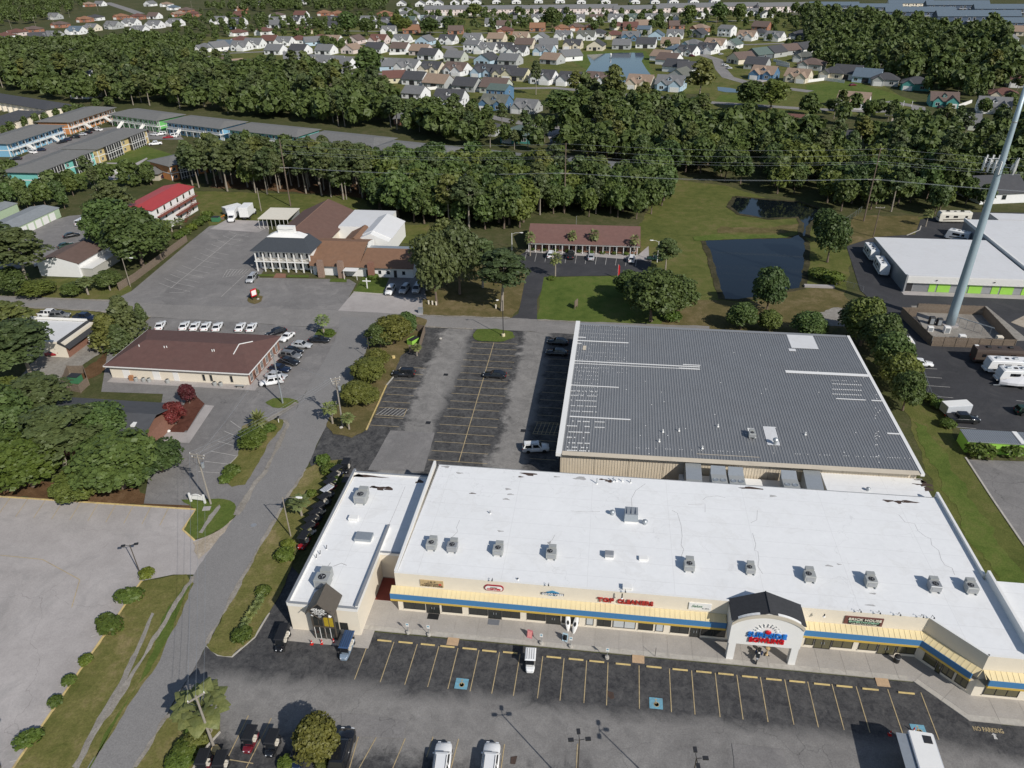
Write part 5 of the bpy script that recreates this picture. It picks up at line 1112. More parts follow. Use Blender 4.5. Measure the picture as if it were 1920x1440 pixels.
# storage yard
V('rv', 'cream', (1824, 412), (1750, 411), 'cream motorhome with swoosh stripe on the far side of the yard', zref=.9); V('trailer', 'white', (1622, 462), (1645, 493), 'white travel trailer behind its twin beside the storage wall', zref=.9); V('trailer', 'white', (1642, 488), (1662, 520), 'white travel trailer in front beside the storage wall', zref=.9); V('small_trailer', 'white', (1812, 449), (1778, 442), 'small white trailer beyond the storage roof', zref=.9)
V('boat', 'white', (1692, 632), (1712, 662), 'white motor boat on a trailer by the hedge'); V('sedan', 'white', (1708, 680), (1744, 683), 'white sedan by the hedge in the storage yard')
V('rv', 'brown', (1812, 668), (1925, 672), 'long dark motorhome with white roof below the tower compound', zref=1.2); V('trailer', 'white', (1925, 688), (1842, 684), 'white travel trailer below the dark motorhome', zref=1.5); V('small_trailer', 'white', (1935, 705), (1866, 702), 'second white travel trailer in front of the first', zref=1.5)
V('cargo_trailer', 'palegrey', (1768, 768), (1815, 765), 'pale grey cargo trailer above the black pickup', zref=1.2); V('pickup', 'black', (1770, 783), (1840, 785), 'black pickup at the lower end of the storage yard', zref=.8); V('suv', 'dgreen', (1910, 772), (1945, 772), 'dark car cut off at the right edge')
# ================================================================== buildings of the middle distance
def hip_roof(root, x0, x1, y0, y1, z, rise, m, col=None, ov=.45, t=.16, name='roof', inset=None):
 x0 -= ov; x1 += ov; y0 -= ov; y1 += ov
 if x1-x0 >= y1-y0: i = min((y1-y0)/2, inset or 99, (x1-x0)/2-.01); ym = (y0+y1)/2; r = [(x0+i, ym), (x1-i, ym)]
 else: i = min((x1-x0)/2, inset or 99, (y1-y0)/2-.01); xm = (x0+x1)/2; r = [(xm, y0+i), (xm, y1-i)]
 v = [(x0, y0, z), (x1, y0, z), (x1, y1, z), (x0, y1, z), (x0, y0, z+t), (x1, y0, z+t), (x1, y1, z+t), (x0, y1, z+t), (*r[0], z+t+rise), (*r[1], z+t+rise)]
 f = [(3, 2, 1, 0), (0, 1, 5, 4), (1, 2, 6, 5), (2, 3, 7, 6), (3, 0, 4, 7)]
 f += [(4, 5, 9, 8), (5, 6, 9), (6, 7, 8, 9), (7, 4, 8)] if x1-x0 >= y1-y0 else [(4, 5, 8), (5, 6, 9, 8), (6, 7, 9), (7, 4, 8, 9)]
 o = MB().add(v, f).build(name, m, root)
 if col: cpaint(o, col)
 return o
def gable_roof(root, x0, x1, y0, y1, z, rise, axis, m, col=None, ov=.4, t=.16, name='roof', endov=.3):
 """ridge runs along axis"""
 b = MB()
 if axis == 'x':
  ym = (y0+y1)/2; k = rise/((y1-y0)/2); x0 -= endov; x1 += endov
  for ya, yb in ((y0-ov, ym), (y1+ov, ym)):
   za = z-k*ov; zb = z+rise
   b.add([(x0, ya, za), (x1, ya, za), (x1, yb, zb), (x0, yb, zb), (x0, ya, za+t), (x1, ya, za+t), (x1, yb, zb+t), (x0, yb, zb+t)], [(0, 1, 2, 3), (7, 6, 5, 4), (0, 4, 5, 1), (1, 5, 6, 2), (3, 7, 4, 0)])
 else:
  xm = (x0+x1)/2; k = rise/((x1-x0)/2); y0 -= endov; y1 += endov
  for xa, xb in ((x0-ov, xm), (x1+ov, xm)):
   za = z-k*ov; zb = z+rise
   b.add([(xa, y0, za), (xa, y1, za), (xb, y1, zb), (xb, y0, zb), (xa, y0, za+t), (xa, y1, za+t), (xb, y1, zb+t), (xb, y0, zb+t)], [(0, 1, 2, 3), (7, 6, 5, 4), (0, 4, 5, 1), (1, 5, 6, 2), (3, 7, 4, 0)])
 o = b.build(name, m, root)
 if col: cpaint(o, col)
 return o
def gable_wall(root, x0, x1, y0, y1, h, rise, axis, m, col=None, name='wall'):
 if axis == 'x':
  ym = (y0+y1)/2; P = [[(x, y0, 0), (x, y1, 0), (x, y1, h), (x, ym, h+rise), (x, y0, h)] for x in (x0, x1)]
 else:
  xm = (x0+x1)/2; P = [[(x0, y, 0), (x1, y, 0), (x1, y, h), (xm, y, h+rise), (x0, y, h)] for y in (y0, y1)]
 o = MB().loft(P).build(name, m, root)
 if col: cpaint(o, col)
 return o
def wbox(root, x0, x1, y0, y1, z0, z1, m='paint', col=None, name='wall', bevel=0):
 o = MB().box(x0, x1, y0, y1, z0, z1).build(name, M[m], root, bevel)
 if col: cpaint(o, col)
 return o
def win(root, face, at, u, z, w, h, fm='white', gm='glass', name='window', panes=1, fr=.08):
 """framed window, face S/N lies on y=at, E/W on x=at; u is its middle along the wall"""
 s = {'S': -1, 'N': 1, 'E': 1, 'W': -1}[face]
 def bx(mb, u0, u1, d0, d1, z0, z1):
  a, c = sorted((at+s*d0, at+s*d1))
  return mb.box(u0, u1, a, c, z0, z1) if face in 'SN' else mb.box(a, c, u0, u1, z0, z1)
 b = MB(); bx(b, u-w/2, u+w/2, -.03, .05, z, z+fr); bx(b, u-w/2, u+w/2, -.03, .05, z+h-fr, z+h)
 for i in range(panes+1): uu = u-w/2+(w-fr)*i/panes; bx(b, uu, uu+fr, -.03, .05, z+fr, z+h-fr)
 o = b.build(name, M[fm], root)
 for i in range(panes): a = u-w/2+(w-fr)*i/panes+fr; bx(MB(), a, a+(w-fr)/panes-fr, -.02, .022, z+fr, z+h-fr).build('pane', M[gm], o)
 return o
BRN, GRY, DGR, TANR = (.105, .058, .047), (.15, .15, .15), (.05, .052, .058), (.3, .2, .15)
# ---- brown hip-roofed building
r = empty('brown_roofed_building', (-86.5, 130, 0), 0, 'long low building with a brown hipped roof and cream back wall', 'building')
X0, X1, Y0, Y1 = -101.2, -70.9, 122.4, 138
MB().box(X0, X1, Y0, Y1, 0, 3.0).build('wall', M['cream'], r)
hip_roof(r, X0, X1, Y0, Y1, 3.05, 2.0, M['roofc'], (.125, .065, .055), .7, inset=5)
MB().box(X0-.74, X1+.74, Y0-.78, Y0-.705, 2.95, 3.2).build('gutter', M['white'], r); MB().box(X0-.78, X0-.705, Y0-.7, Y1+.7, 2.95, 3.2).build('gutter', M['white'], r); MB().box(X1+.705, X1+.78, Y0-.7, Y1+.7, 2.95, 3.2).build('gutter', M['white'], r)
MB().box(X1+.003, X1+.06, Y0, Y1, 0, 2.95).build('brick_end', M['brick'], r)
for i in range(6): win(r, 'E', X1+.06, Y0+1.2+i*2.55, .4, 1.1, 2.1, panes=2)
for x, w, m in ((-98.5, 1.6, 'white'), (-91.8, 1.6, 'white'), (-87.3, 1.2, 'white')): MB().box(x, x+w, Y0-.05, Y0-.003, .15, 2.2).build('door', M[m], r)
for x in (-80.6, -79.0, -74.6): win(r, 'S', Y0-.004, x, .5, .7, 1.6, 'tan')
tag(MB().box(X0, X1+1.9, Y0-1.9, Y0-.002, 0, .13).build('walk', M['conc'], r), None); MB().box(X1+.07, X1+1.6, Y0, Y1, 0, .128).build('walk', M['conc'], r)
for a, c in ((-.1, -.05), (5.5, 5.6)): pass
b = MB(); P = [(-75.8, 129.6, 5.1), (-73.9, 133.8, 4.55)]
b.tube((-75.6, 126.9, 4.6), (-75.7, 130.1, 5.28), .1, n=5).tube((-75.7, 130.1, 5.28), (-73.9, 132.6, 4.75), .1, n=5); b.build('ridge_vent', M['white'], r)
for x, y in ((-97.2, 128), (-91.5, 128), (-91, 128.1), (-80.6, 127.6), (-80.2, 127.7)): MB().tube((x, y, 4.1), (x, y, 5.1), .1, n=6).build('vent_pipe', M['white'], r)
def ground_ac(x, y, label):
 o = empty('ground_condenser', (x, y, .13), 0, label, 'air conditioner', 'condensers along the cream back wall'); MB().lathe([(.4, 0), (.42, .06), (.42, .75), (.36, .82), (.1, .84)], 12, (x, y, .13)).build('casing', M['acgrey'], o); MB().lathe([(.28, .845), (.28, .86)], 12, (x, y, .13)).build('fan', M['dark'], o)
for x, n in ((-95.3, 'leftmost'), (-93.6, 'second'), (-92.4, 'small third'), (-88.3, 'fourth'), (-78.0, 'fifth'), (-76.7, 'rightmost')): ground_ac(x, Y0-.9, 'grey round condenser, %s along the cream back wall' % n)
o = empty('crate_stack', (-96.4, Y0-.7, .13), 0, 'orange wooden crate against the cream back wall', 'crate'); MB().box(-96.8, -96, Y0-1, Y0-.4, .13, 1.2).build('box', plain('orange_wood', (.4, .19, .09), .8, .2, 3), o)
o = empty('bench', (-72.5, Y0-1.1, .13), 0, 'grey metal bench at the corner of the cream wall', 'bench'); MB().box(-73.4, -71.6, Y0-1.4, Y0-.9, .55, .62).build('seat', M['galv'], o)
for x in (-73.2, -71.8): MB().box(x-.05, x+.05, Y0-1.35, Y0-.95, .135, .545).build('leg', M['dark'], o)
# ---- charcoal roofed building with the red flowering trees
r = empty('charcoal_roofed_building', (-90, 105, 0), 0, 'low brick building under a plain charcoal shingle roof', 'building')
X0, X1, Y0, Y1 = -104, -78.8, 95.6, 109.2
MB().box(X0, X1, Y0, Y1, 0, 3).build('wall', M['brick'], r); gable_roof(r, X0, X1, Y0, Y1, 3, 2.2, 'x', M['roofc'], (.075, .078, .085), .6)
MB().box(-81.9, -81.2, 99.4, 100.6, 4.3, 4.75).build('roof_patch', M['white'], r)
MB().box(X1+.01, X1+3.2, Y0-2.4, Y0+1.2, .0, .13).build('porch', M['brick'], r)
flat('walk', [(276, 828), (355, 832), (402, 762), (385, 760), (350, 812), (280, 810)], .12, M['conc']); flat('mulch_bed', [(312, 812), (322, 775), (345, 760), (362, 738), (384, 758), (345, 812)], .1, M['mulch'])
# ---- flat-roofed shop at the left
r = empty('flat_roofed_shop', (-125, 135, 0), 0, 'pale flat roofed shop with a slanted charcoal mansard end', 'shop')
MB().box(-150, -116, 129.6, 140, 0, 3.7).build('wall', M['cream'], r); MB().box(-149.8, -117.2, 129.8, 139.7, 3.71, 3.85).build('roof', M['wroof2'], r)
MB().box(-115.99, -115.9, 129.6, 140, 0, 2.6).build('brick_end', M['brick'], r)
MB().loft([[(-117.4, 129.4, 4.1), (-117.4, 140.2, 4.1), (-117.6, 140.2, 3.6), (-117.6, 129.4, 3.6)], [(-115.0, 129.4, 2.4), (-115.0, 140.2, 2.4), (-115.1, 140.2, 2.25), (-115.1, 129.4, 2.25)]]).build('mansard', M['shingle_dark'], r)
MB().box(-115.89, -115.84, 136.6, 137.8, .1, 2.2).build('door', M['white'], r)
for i in range(26): MB().box(-149.5+i*1.24, -149.5+i*1.24+.85, 140.01, 140.2, 3.3, 4.4).build('parapet_panel', M['mgrey'] if i % 2 else M['white'], r)
MB().box(-150, -117.3, 139.85, 140.0, 3.86, 4.5).build('parapet', M['white'], r)
# ---- white gabled workshop
r = empty('white_workshop', (-147, 181, 0), 0, 'white gabled workshop with a brown roof beside the street', 'workshop')
gable_wall(r, -154.5, -142.5, 173.2, 186, 4, 1.6, 'y', M['paint'], (.8, .8, .79)); gable_roof(r, -154.5, -142.5, 173.2, 186, 4.0, 1.6, 'y', M['roofc'], (.13, .085, .07), .4, endov=.05)
wbox(r, -142.49, -139, 174, 186, 0, 2.4, col=(.45, .44, .4), name='side_shed'); wbox(r, -142.4, -138.8, 173.8, 186, 2.41, 2.6, 'white', name='shed_roof'); wbox(r, -152, -141, 186.1, 190, 0, 4.2, 'white'); wbox(r, -152.1, -140.9, 186.05, 196, 4.21, 4.4, 'shingle_dark', name='roof'); wbox(r, -151, -141, 190.1, 196, 0, 4.2, 'cream')
wbox(r, -154.5, -151, 186.2, 210, 0, 3.2, 'white', name='long_shed'); wbox(r, -154.7, -150.8, 196.2, 204, 3.21, 3.4, 'roofc', (.13, .085, .07), 'roof'); wbox(r, -154.7, -150.8, 204.1, 212, 3.21, 3.4, 'white', name='roof')
# ---- green and white storage sheds
r = empty('storage_shed', (-186, 215, 0), 0, 'long pale green storage shed with white roller doors', 'shed')
gable_wall(r, -193.5, -183, 196, 222.5, 3.0, .8, 'y', M['paint'], (.42, .52, .36)); gable_roof(r, -193.5, -183, 196, 222.5, 3, .8, 'y', M['roofc'], (.25, .27, .28), .15)
for i in range(7): wbox(r, -182.99, -182.92, 196.8+i*3.4, 199.4+i*3.4, .1, 2.5, 'white', name='roller_door')
r = empty('storage_shed', (-206, 222, 0), 0, 'second pale green storage shed cut off at the left edge', 'shed')
gable_wall(r, -215, -201, 206, 226, 3.0, .8, 'y', M['paint'], (.42, .52, .36)); gable_roof(r, -215, -201, 206, 226, 3, .8, 'y', M['roofc'], (.25, .27, .28), .15)
# ---- white block with red roof
r = empty('red_roofed_block', (-141, 220, 0), 0, 'white three storey block with a red roof and red outside stairs', 'building')
X0, X1, Y0, Y1 = -150, -139.6, 207.5, 233.5
gable_wall(r, X0, X1, Y0, Y1, 8.0, .9, 'y', M['white']); o = gable_roof(r, X0, X1, Y0, Y1, 8.0, .9, 'y', plain('red_metal_roof', (.42, .05, .045), .5, .14, .8), None, .35)
wd = plain('red_brown_timber', (.2, .055, .035), .75, .2, 3)
for z in (2.8, 5.4):
 wbox(r, X1+.01, X1+1.5, Y0+2 if z > 4 else Y0+12, Y1-.5, z-.12, z, 'wood', name='gallery').data.materials[0] = wd
 b = MB(); b.box(X1+1.42, X1+1.5, Y0+2 if z > 4 else Y0+12, Y1-.5, z+.95, z+1.03)
 for i in range(12): b.box(X1+1.43, X1+1.49, Y0+2.2+i*2 if z > 4 else Y0+12+i*1.1, Y0+2.3+i*2 if z > 4 else Y0+12.1+i*1.1, z+.003, z+.95)
 b.build('railing', wd, r)
b = MB()
for i in range(14): b.box(X1+1.6, X1+2.9, Y0+21-i*.62-.31, Y0+21-i*.62, 5.2-i*.37-.08, 5.2-i*.37)
b.box(X1+1.55, X1+1.6, Y0+12, Y0+21, 0, .1); b.build('stairs', wd, r)
for z in (.8, 3.6, 6.1):
 for i in range(6): win(r, 'E', X1+.004, Y0+3+i*4, z, 1.0, 1.5, 'tan')
for z in (3.6, 6.1): win(r, 'S', Y0-.004, -145, z, 1.0, 1.3, 'tan')
# ---- restaurant
r = empty('restaurant', (-82, 193, 0), 0, 'brown roofed restaurant with a white two storey columned porch', 'restaurant')
X0, X1 = -95.6, -79.6
wbox(r, X0, X1, 184.3, 192, 0, 6.0, 'white'); wbox(r, X0-.2, X1+.2, 181.9, 184.29, 2.85, 3.1, 'white', name='balcony_floor'); wbox(r, X0-.3, X1+.3, 181.6, 184.28, 5.85, 6.15, 'white', name='porch_beam')
for i in range(8):
 x = X0+.1+i*(X1-X0-.5)/7; wbox(r, x, x+.3, 181.95, 182.25, .05, 2.84, 'white', name='column'); wbox(r, x, x+.3, 181.95, 182.25, 3.11, 5.84, 'white', name='column')
b = MB(); b.box(X0, X1, 182.05, 182.12, 3.95, 4.03); b.box(X0, X1, 182.05, 182.12, 3.25, 3.3)
for i in range(60): b.box(X0+.1+i*.264, X0+.14+i*.264, 182.06, 182.1, 3.305, 3.945)
b.build('railing', M['tan'], r)
for i in range(7):
 x = X0+1.3+i*2.2; win(r, 'S', 184.29, x, .2 if i == 3 else .5, 1.5, 2.2, 'white', panes=2); win(r, 'S', 184.29, x, 3.4, 1.5, 2.0, 'white', panes=2)
fx0, fx1 = X0-.8, X1+.8
MB().loft([[(fx0, 181.2, 6.16), (fx1, 181.2, 6.16), (fx1, 190, 6.16), (fx0, 190, 6.16)], [(fx0+3.6, 186.2, 8.6), (fx1-3.6, 186.2, 8.6), (fx1-3.6, 190, 8.6), (fx0+3.6, 190, 8.6)]]).build('porch_roof', plain('slate_shingle', (.05, .058, .068), .85, .3, 3), r)
MB().loft([[(fx0+3.4, 185.9, 8.61), (fx1-3.4, 185.9, 8.61), (fx1-3.4, 189, 8.61), (fx0+3.4, 189, 8.61)], [(fx0+5.2, 187.1, 9.4), (fx1-5.8, 187.1, 9.4), (fx1-5.8, 189, 9.4), (fx0+5.2, 189, 9.4)]]).build('cupola_base', M['white'], r)
wbox(r, -90.2, -85.4, 187.6, 188.8, 9.41, 11.2, 'white', name='sign_wall'); MB().path([(-90, 187.58, 10.4), (-88, 187.56, 10.2), (-85.7, 187.58, 10.45)], .05, 4).build('sign_stroke', M['mgrey'], r)
RB = M['roofc']; br = (.14, .08, .062); br2 = (.215, .118, .07)
wbox(r, -95.8, -79.4, 192.01, 221, 0, 5.0, 'cream'); gable_roof(r, -95.8, -79.4, 189.5, 221.2, 5.0, 3.6, 'y', RB, br, .6, name='long_roof')
MB().tube((-87.6, 189.8, 8.83), (-87.6, 221, 8.83), .13, n=5).build('ridge_cap', plain('ridge_tiles', (.2, .12, .09), .9, .2, 3), r)
wbox(r, -79.39, -66, 205, 221, 0, 5.5, 'white'); wbox(r, -79.3, -65.9, 205.1, 220.9, 5.51, 5.7, 'wroof2', name='flat_roof')
gable_wall(r, -72, -61.5, 196, 214, 4.6, 2.2, 'y', M['white']); gable_roof(r, -72, -61.5, 199, 214, 4.6, 2.2, 'y', M['wroof2'], None, .2); gable_roof(r, -75, -67.5, 194.5, 205.4, 4.2, 1.8, 'y', RB, br2, .3, name='rear_roof'); wbox(r, -74.8, -67.7, 191, 204.9, 0, 4.0, 'white')
wbox(r, -79.0, -65.9, 181.2, 191.4, 0, 3.0, 'white'); wbox(r, -65.89, -51, 181.2, 189.5, 0, 2.9, 'white')
b = MB()
def slab(b, P, t=.15): b.add([Vector(p) for p in P]+[Vector(p)-Vector((0, 0, t)) for p in P], [(0, 1, 2, 3), (7, 6, 5, 4), (0, 4, 5, 1), (1, 5, 6, 2), (2, 6, 7, 3), (3, 7, 4, 0)])
slab(b, [(-79.5, 180.4, 3.0), (-65.8, 180.4, 3.0), (-65.8, 190.6, 6.4), (-83.4, 190.6, 6.4)]); slab(b, [(-83.4, 190.61, 6.4), (-65.8, 190.61, 6.4), (-65.8, 195, 5.6), (-81, 195, 5.6)]); slab(b, [(-65.79, 180.4, 3.0), (-50.6, 180.4, 3.0), (-52, 189.4, 5.2), (-65.79, 189.4, 5.2)])
cpaint(b.build('wing_roof', RB, r), br2)
MB().loft([[(-65.8, 189.6, 3), (-65.8, 195.2, 3), (-65.8, 195.2, 5.6), (-65.8, 190.6, 6.3), (-65.8, 189.6, 5.6)], [(-65.55, 189.6, 3), (-65.55, 195.2, 3), (-65.55, 195.2, 5.7), (-65.55, 190.6, 6.5), (-65.55, 189.6, 5.9)]]).build('gable_end', M['white'], r)
wbox(r, -65.5, -51, 189.45, 192.2, 4.7, 4.85, 'galv', name='metal_roof')
st = plain('fieldstone', (.3, .2, .15), .9, .5, 4)
for x, m in ((-77.0, st), (-71.3, st), (-62.9, M['brick'])):
 o = wbox(r, x, x+1.6, 179.3, 180.35, 0, 4.4, 'brick', name='chimney'); o.data.materials[0] = m; wbox(r, x+.1, x+1.5, 179.35, 180.3, 4.41, 4.75, 'brick', name='chimney_cap').data.materials[0] = m
for x0, x1 in ((-69.5, -65.7),):
 MB().box(x0, x1, 178.4, 181.1, 2.5, 2.7).build('entrance_canopy', M['white'], r)
 for x in (x0+.1, x1-.2): MB().box(x, x+.12, 178.5, 178.62, 0, 2.49).build('post', M['white'], r)
for x in (-60.2, -57.8, -53.6): win(r, 'S', 181.2, x, .8, 1.0, 1.2)
wbox(r, -56.3, -55.5, 181.1, 181.18, .1, 2.1, 'dark', name='door'); wbox(r, -64, -61.8, 181.1, 181.18, .1, 2.0, 'glass', name='door')
o = empty('metal_shelter', (-105, 221, 0), 0, 'pale metal open shelter beside the restaurant lot', 'shelter')
MB().loft([[(-110, 216.2, 3.3), (-100, 216.4, 3.3), (-100, 216.4, 3.45), (-110, 216.2, 3.45)], [(-110, 226.6, 3.7), (-100, 226.8, 3.7), (-100, 226.8, 3.85), (-110, 226.6, 3.85)]]).build('roof', plain('cream_metal', (.72, .67, .56), .5, .08, 1), o)
for i in range(8): wbox(o, -109.9+i*1.38, -109.8+i*1.38, 216.4, 216.5, 0, 3.29, 'white', name='post')
wbox(o, -109.9, -100.2, 226.2, 226.5, 0, 3.4, 'mgrey', name='back_wall')
# steps, beds, white cross
flat('brick_path', [(512, 522), (536, 522), (536, 514), (518, 513)], .12, M['brick']); flat('flower_bed', [(482, 515), (516, 515), (514, 519), (482, 518)], .1, M['green']); flat('flower_bed', [(540, 516), (580, 517), (578, 521), (538, 520)], .1, M['green']); flat('lawn_bed', [(620, 523), (650, 523), (650, 530), (618, 529)], .1, M['green'])
c = G(689, 541); o = empty('white_cross', (c.x, c.y, 0), 0, 'white wooden cross on the small lawn before the restaurant', 'cross'); wbox(o, c.x-.12, c.x+.12, c.y-.1, c.y+.1, .05, 2.9, 'white', name='post'); wbox(o, c.x-1.1, c.x+1.1, c.y-.09, c.y+.09, 2.0, 2.24, 'white', name='crossbar')
c = G(478, 562); o = empty('roadside_sign', (c.x, c.y, 0), R(60), 'red and white sign on a small planted island by the restaurant lot', 'sign', local=True)
wbox(o, -.8, .8, -.12, .12, 1.0, 2.9, 'sred', name='board'); wbox(o, -.65, .65, -.16, -.122, 1.3, 2.6, 'white', name='face'); wbox(o, -.7, -.55, -.06, .06, 0, .99, 'dark', name='post'); wbox(o, .55, .7, -.06, .06, 0, .99, 'dark', name='post')
# ---- brick office with palms
r = empty('brick_office', (-6.5, 210, 0), 0, 'long brick office with a brown gabled roof behind a row of palms', 'office')
wbox(r, -22, 9.2, 205.2, 219, 0, 2.9, 'brick'); gable_roof(r, -22.3, 9.4, 203.4, 219.6, 2.9, 3.0, 'x', M['roofc'], (.17, .09, .075), .25)
wbox(r, -22.5, 9.6, 203.15, 203.4, 2.7, 2.98, 'white', name='fascia'); wbox(r, 9.25, 9.5, 203.5, 219, 2.6, 3.0, 'white', name='fascia')
for i in range(17): wbox(r, -22.2+i*1.94, -22.04+i*1.94, 203.42, 203.6, .1, 2.69, 'white', name='post')
for i in range(12): win(r, 'S', 205.2, -20.6+i*2.6, .6, 1.2, 1.6, panes=2) if i % 3 != 1 else wbox(r, -21.1+i*2.6, -20.1+i*2.6, 205.1, 205.19, .1, 2.2, 'dark', name='door')
flat('walk', [(985, 473), (987, 468), (1196, 479), (1216, 462), (1217, 484), (1222, 490)], .1, M['conc'])
MB().tube((-9, 211.5, 5.9), (-9, 211.5, 8.6), .05, n=5).build('mast', M['galv'], r)
# ---- self storage on the right
lime = plain('lime_door', (.32, .6, .09), .45, .08, 1); M['lime'] = lime
M['rib_grey'] = plain('grey_ribbed_wall', (.27, .28, .29), .5, .1, 1)
r = empty('storage_building', (92, 197, 0), 0, 'wide white roofed storage building with lime green roller doors', 'storage building')
X0, X1, Y0, Y1 = 75.2, 104.8, 184.2, 212.4
wbox(r, X0, X1, Y0+.6, Y1, 0, 4.3, 'mgrey'); MB().box(X0-.1, X1+.05, Y0-.02, Y1+.1, 4.32, 4.5).build('roof', M['wroof2'], r); wbox(r, X0-.15, X0+.25, Y0-.3, Y0+.55, 0, 4.6, 'mgrey', name='corner_pier')
wbox(r, X0+.26, X1, Y0-.1, Y0+.59, 2.55, 4.3, 'white', name='fascia')
b = MB()
for i in range(98): b.box(X0+.4+i*.3, X0+.47+i*.3, Y0-.14, Y0-.105, 2.58, 4.28)
tag(b.build('fascia_rib', M['white'], r), kind='stuff')
b = MB()
for i in range(14): b.box(X0+2.5+i*.28, X0+2.58+i*.28, Y0+.54, Y0+.597, .1, 2.54)
tag(b.build('wall_rib', M['rib_grey'], r), kind='stuff'); wbox(r, X0+.4, X0+2.1, Y0+.5, Y0+.58, .1, 2.5, 'dark', name='doorway')
for x, w in ((6.1, 1.6), (8.1, 3.0), (13.4, 1.7), (15.5, 3.1), (20.9, 1.7), (23.0, 3.0), (28.0, 1.5)):
 o = wbox(r, X0+x, X0+x+w, Y0+.5, Y0+.58, .1, 2.5, 'lime', name='roller_door'); b = MB()
 for k in range(7): b.box(X0+x+.03, X0+x+w-.03, Y0+.47, Y0+.499, .25+k*.32, .3+k*.32)
 tag(b.build('door_rib', lime, o), kind='stuff')
for x in (14, 27.5): wbox(r, X0+x-7, X0+x-6.6, Y0-.3, Y0-.145, 3.4, 3.6, 'dark', name='wall_lamp')
wbox(r, X0-.4, X1, Y0-2.0, Y0+.45, 0, .12, 'conc', name='walk')
r = empty('storage_building', (116, 212, 0), 0, 'second white roofed storage building standing behind the tower pole', 'storage building')
wbox(r, 105.6, 135, 190, 230, 0, 4.6, 'mgrey'); wbox(r, 105.9, 135.1, 189.9, 230.1, 4.61, 4.8, 'wroof2', name='roof'); wbox(r, 105.45, 105.88, 189.9, 230.1, 4.3, 5.2, 'white', name='parapet')
r = empty('white_wall_building', (128, 240, 0), 0, 'white low walled building at the right edge beyond the storage roofs', 'building')
wbox(r, 118, 140, 236, 242, 0, 3, 'white'); wbox(r, 117.8, 140, 235.8, 242.2, 3.01, 3.2, 'wroof2', name='roof')
r = empty('carport_shed', (66, 112, 0), 0, 'long low shed with grey ribbed roof and lime green end at the right edge', 'shed')
P = [G(1800, 803, 2.6), G(1990, 812, 2.6)]; x0, y1, x1 = P[0].x, P[0].y, P[1].x
wbox(r, x0+.1, x1, y1-3.6, y1-.1, 0, 2.3, 'lime'); wbox(r, x0, x1, y1-3.8, y1, 2.31, 2.5, 'galv', name='roof'); b = MB()
for i in range(60): b.box(x0+.2+i*.35, x0+.27+i*.35, y1-3.8, y1, 2.505, 2.56)
tag(b.build('roof_rib', M['ribtop'], r), kind='stuff'); wbox(r, x0+8.5, x0+9.3, y1-3.79, y1-.01, 2.57, 2.6, 'white', name='roof_strip')
# ---- tower compound
def fence(name, pts, h, label, m='wood', planks=.16, posts=2.4, inside=False, par=None, cat='fence', plank_obj=False):
 r = empty(name, (*pts[0], 0), 0, label, cat)
 for (ax, ay), (bx_, by) in zip(pts, pts[1:]):
  d = Vector((bx_-ax, by-ay)); L = d.length; d.normalize(); n = Vector((-d.y, d.x)); k = max(1, round(L/posts)); ps = L/k
  for i in range(k):
   b = MB(); q = max(2, int(ps/planks))
   for j in range(q):
    s0 = i*ps+j*ps/q+.012; s1 = i*ps+(j+1)*ps/q-.012; hh = h+rng.uniform(-.05, .05)
    P = [(ax+d.x*s+n.x*o, ay+d.y*s+n.y*o) for s, o in ((s0, .02), (s1, .02), (s1, .05), (s0, .05))]; b.prism(P, .04, hh)
   p = b.build('fence_panel', M[m], r)
   c = (ax+d.x*i*ps, ay+d.y*i*ps); MB().obox(c, (.12, .12), math.atan2(d.y, d.x), 0, h+.08).build('post', M[m], r)
  rl = MB()
  for z in (.5, h-.35): rl.prism([(ax+d.x*s+n.x*o, ay+d.y*s+n.y*o) for s, o in ((0, -.04), (L, -.04), (L, .015), (0, .015))], z, z+.1)
  rl.build('rail', M[m], r)
 return r
fence('timber_fence', [(71.9, 154.2), (88.8, 154.4), (89.2, 171.8), (74.2, 171.9)], 2.4, 'weathered timber board fence round the tower compound'); fence('timber_fence', [(71.7, 154.4), (70.0, 169.2), (73.6, 169.4)], 2.4, 'dark shaded timber fence on the left of the compound')
T = empty('cell_tower', (79.8, 165.6, 0), 0, 'tall pale blue steel monopole tower with antenna platform', 'tower'); tx, ty = 79.8, 165.6
b = MB(); b.lathe([(1.08, 0), (1.0, 4), (.9, 14), (.78, 25), (.68, 36), (.52, 44), (.42, 52)], 18, (tx, ty, 0)); M['twr'] = plain('blue_grey_steel', (.36, .45, .5), .45, .06, .5, .2)
b.build('mast', M['twr'], T, smooth=True)
for z in (14, 26, 37.6, 45): MB().lathe([(1.0-z*.011, 0), (1.02-z*.011, .03), (1.02-z*.011, .3), (1.0-z*.011, .33)], 18, (tx, ty, z)).build('flange', M['galv'], T)
pl = MB(); pz = 36.3
for k in range(3):
 a = R(90+120*k); c = Vector((tx+math.cos(a)*2.4, ty+math.sin(a)*2.4, pz)); t = Vector((-math.sin(a), math.cos(a), 0))
 pl.tube((tx, ty, pz), c, .09); pl.tube(c-t*2.0, c+t*2.0, .08); pl.tube(c-t*2.0+Vector((0, 0, 1)), c+t*2.0+Vector((0, 0, 1)), .06)
 for j in (-1.8, -.6, .6, 1.8):
  p = c+t*j; pl.tube(p-Vector((0, 0, .8)), p+Vector((0, 0, 1.8)), .05)
  q = p+Vector((math.cos(a), math.sin(a), 0))*.3; MB().obox((q.x, q.y), (.18, .36), a, pz-.9, pz+1.7).build('antenna_panel', M['white'], T)
 for j in (-1.2, 0, 1.2):
  q = c+t*j-Vector((math.cos(a), math.sin(a), 0))*.35; MB().obox((q.x, q.y), (.3, .35), a, pz-.2, pz+.6).build('radio_unit', M['galv'], T)
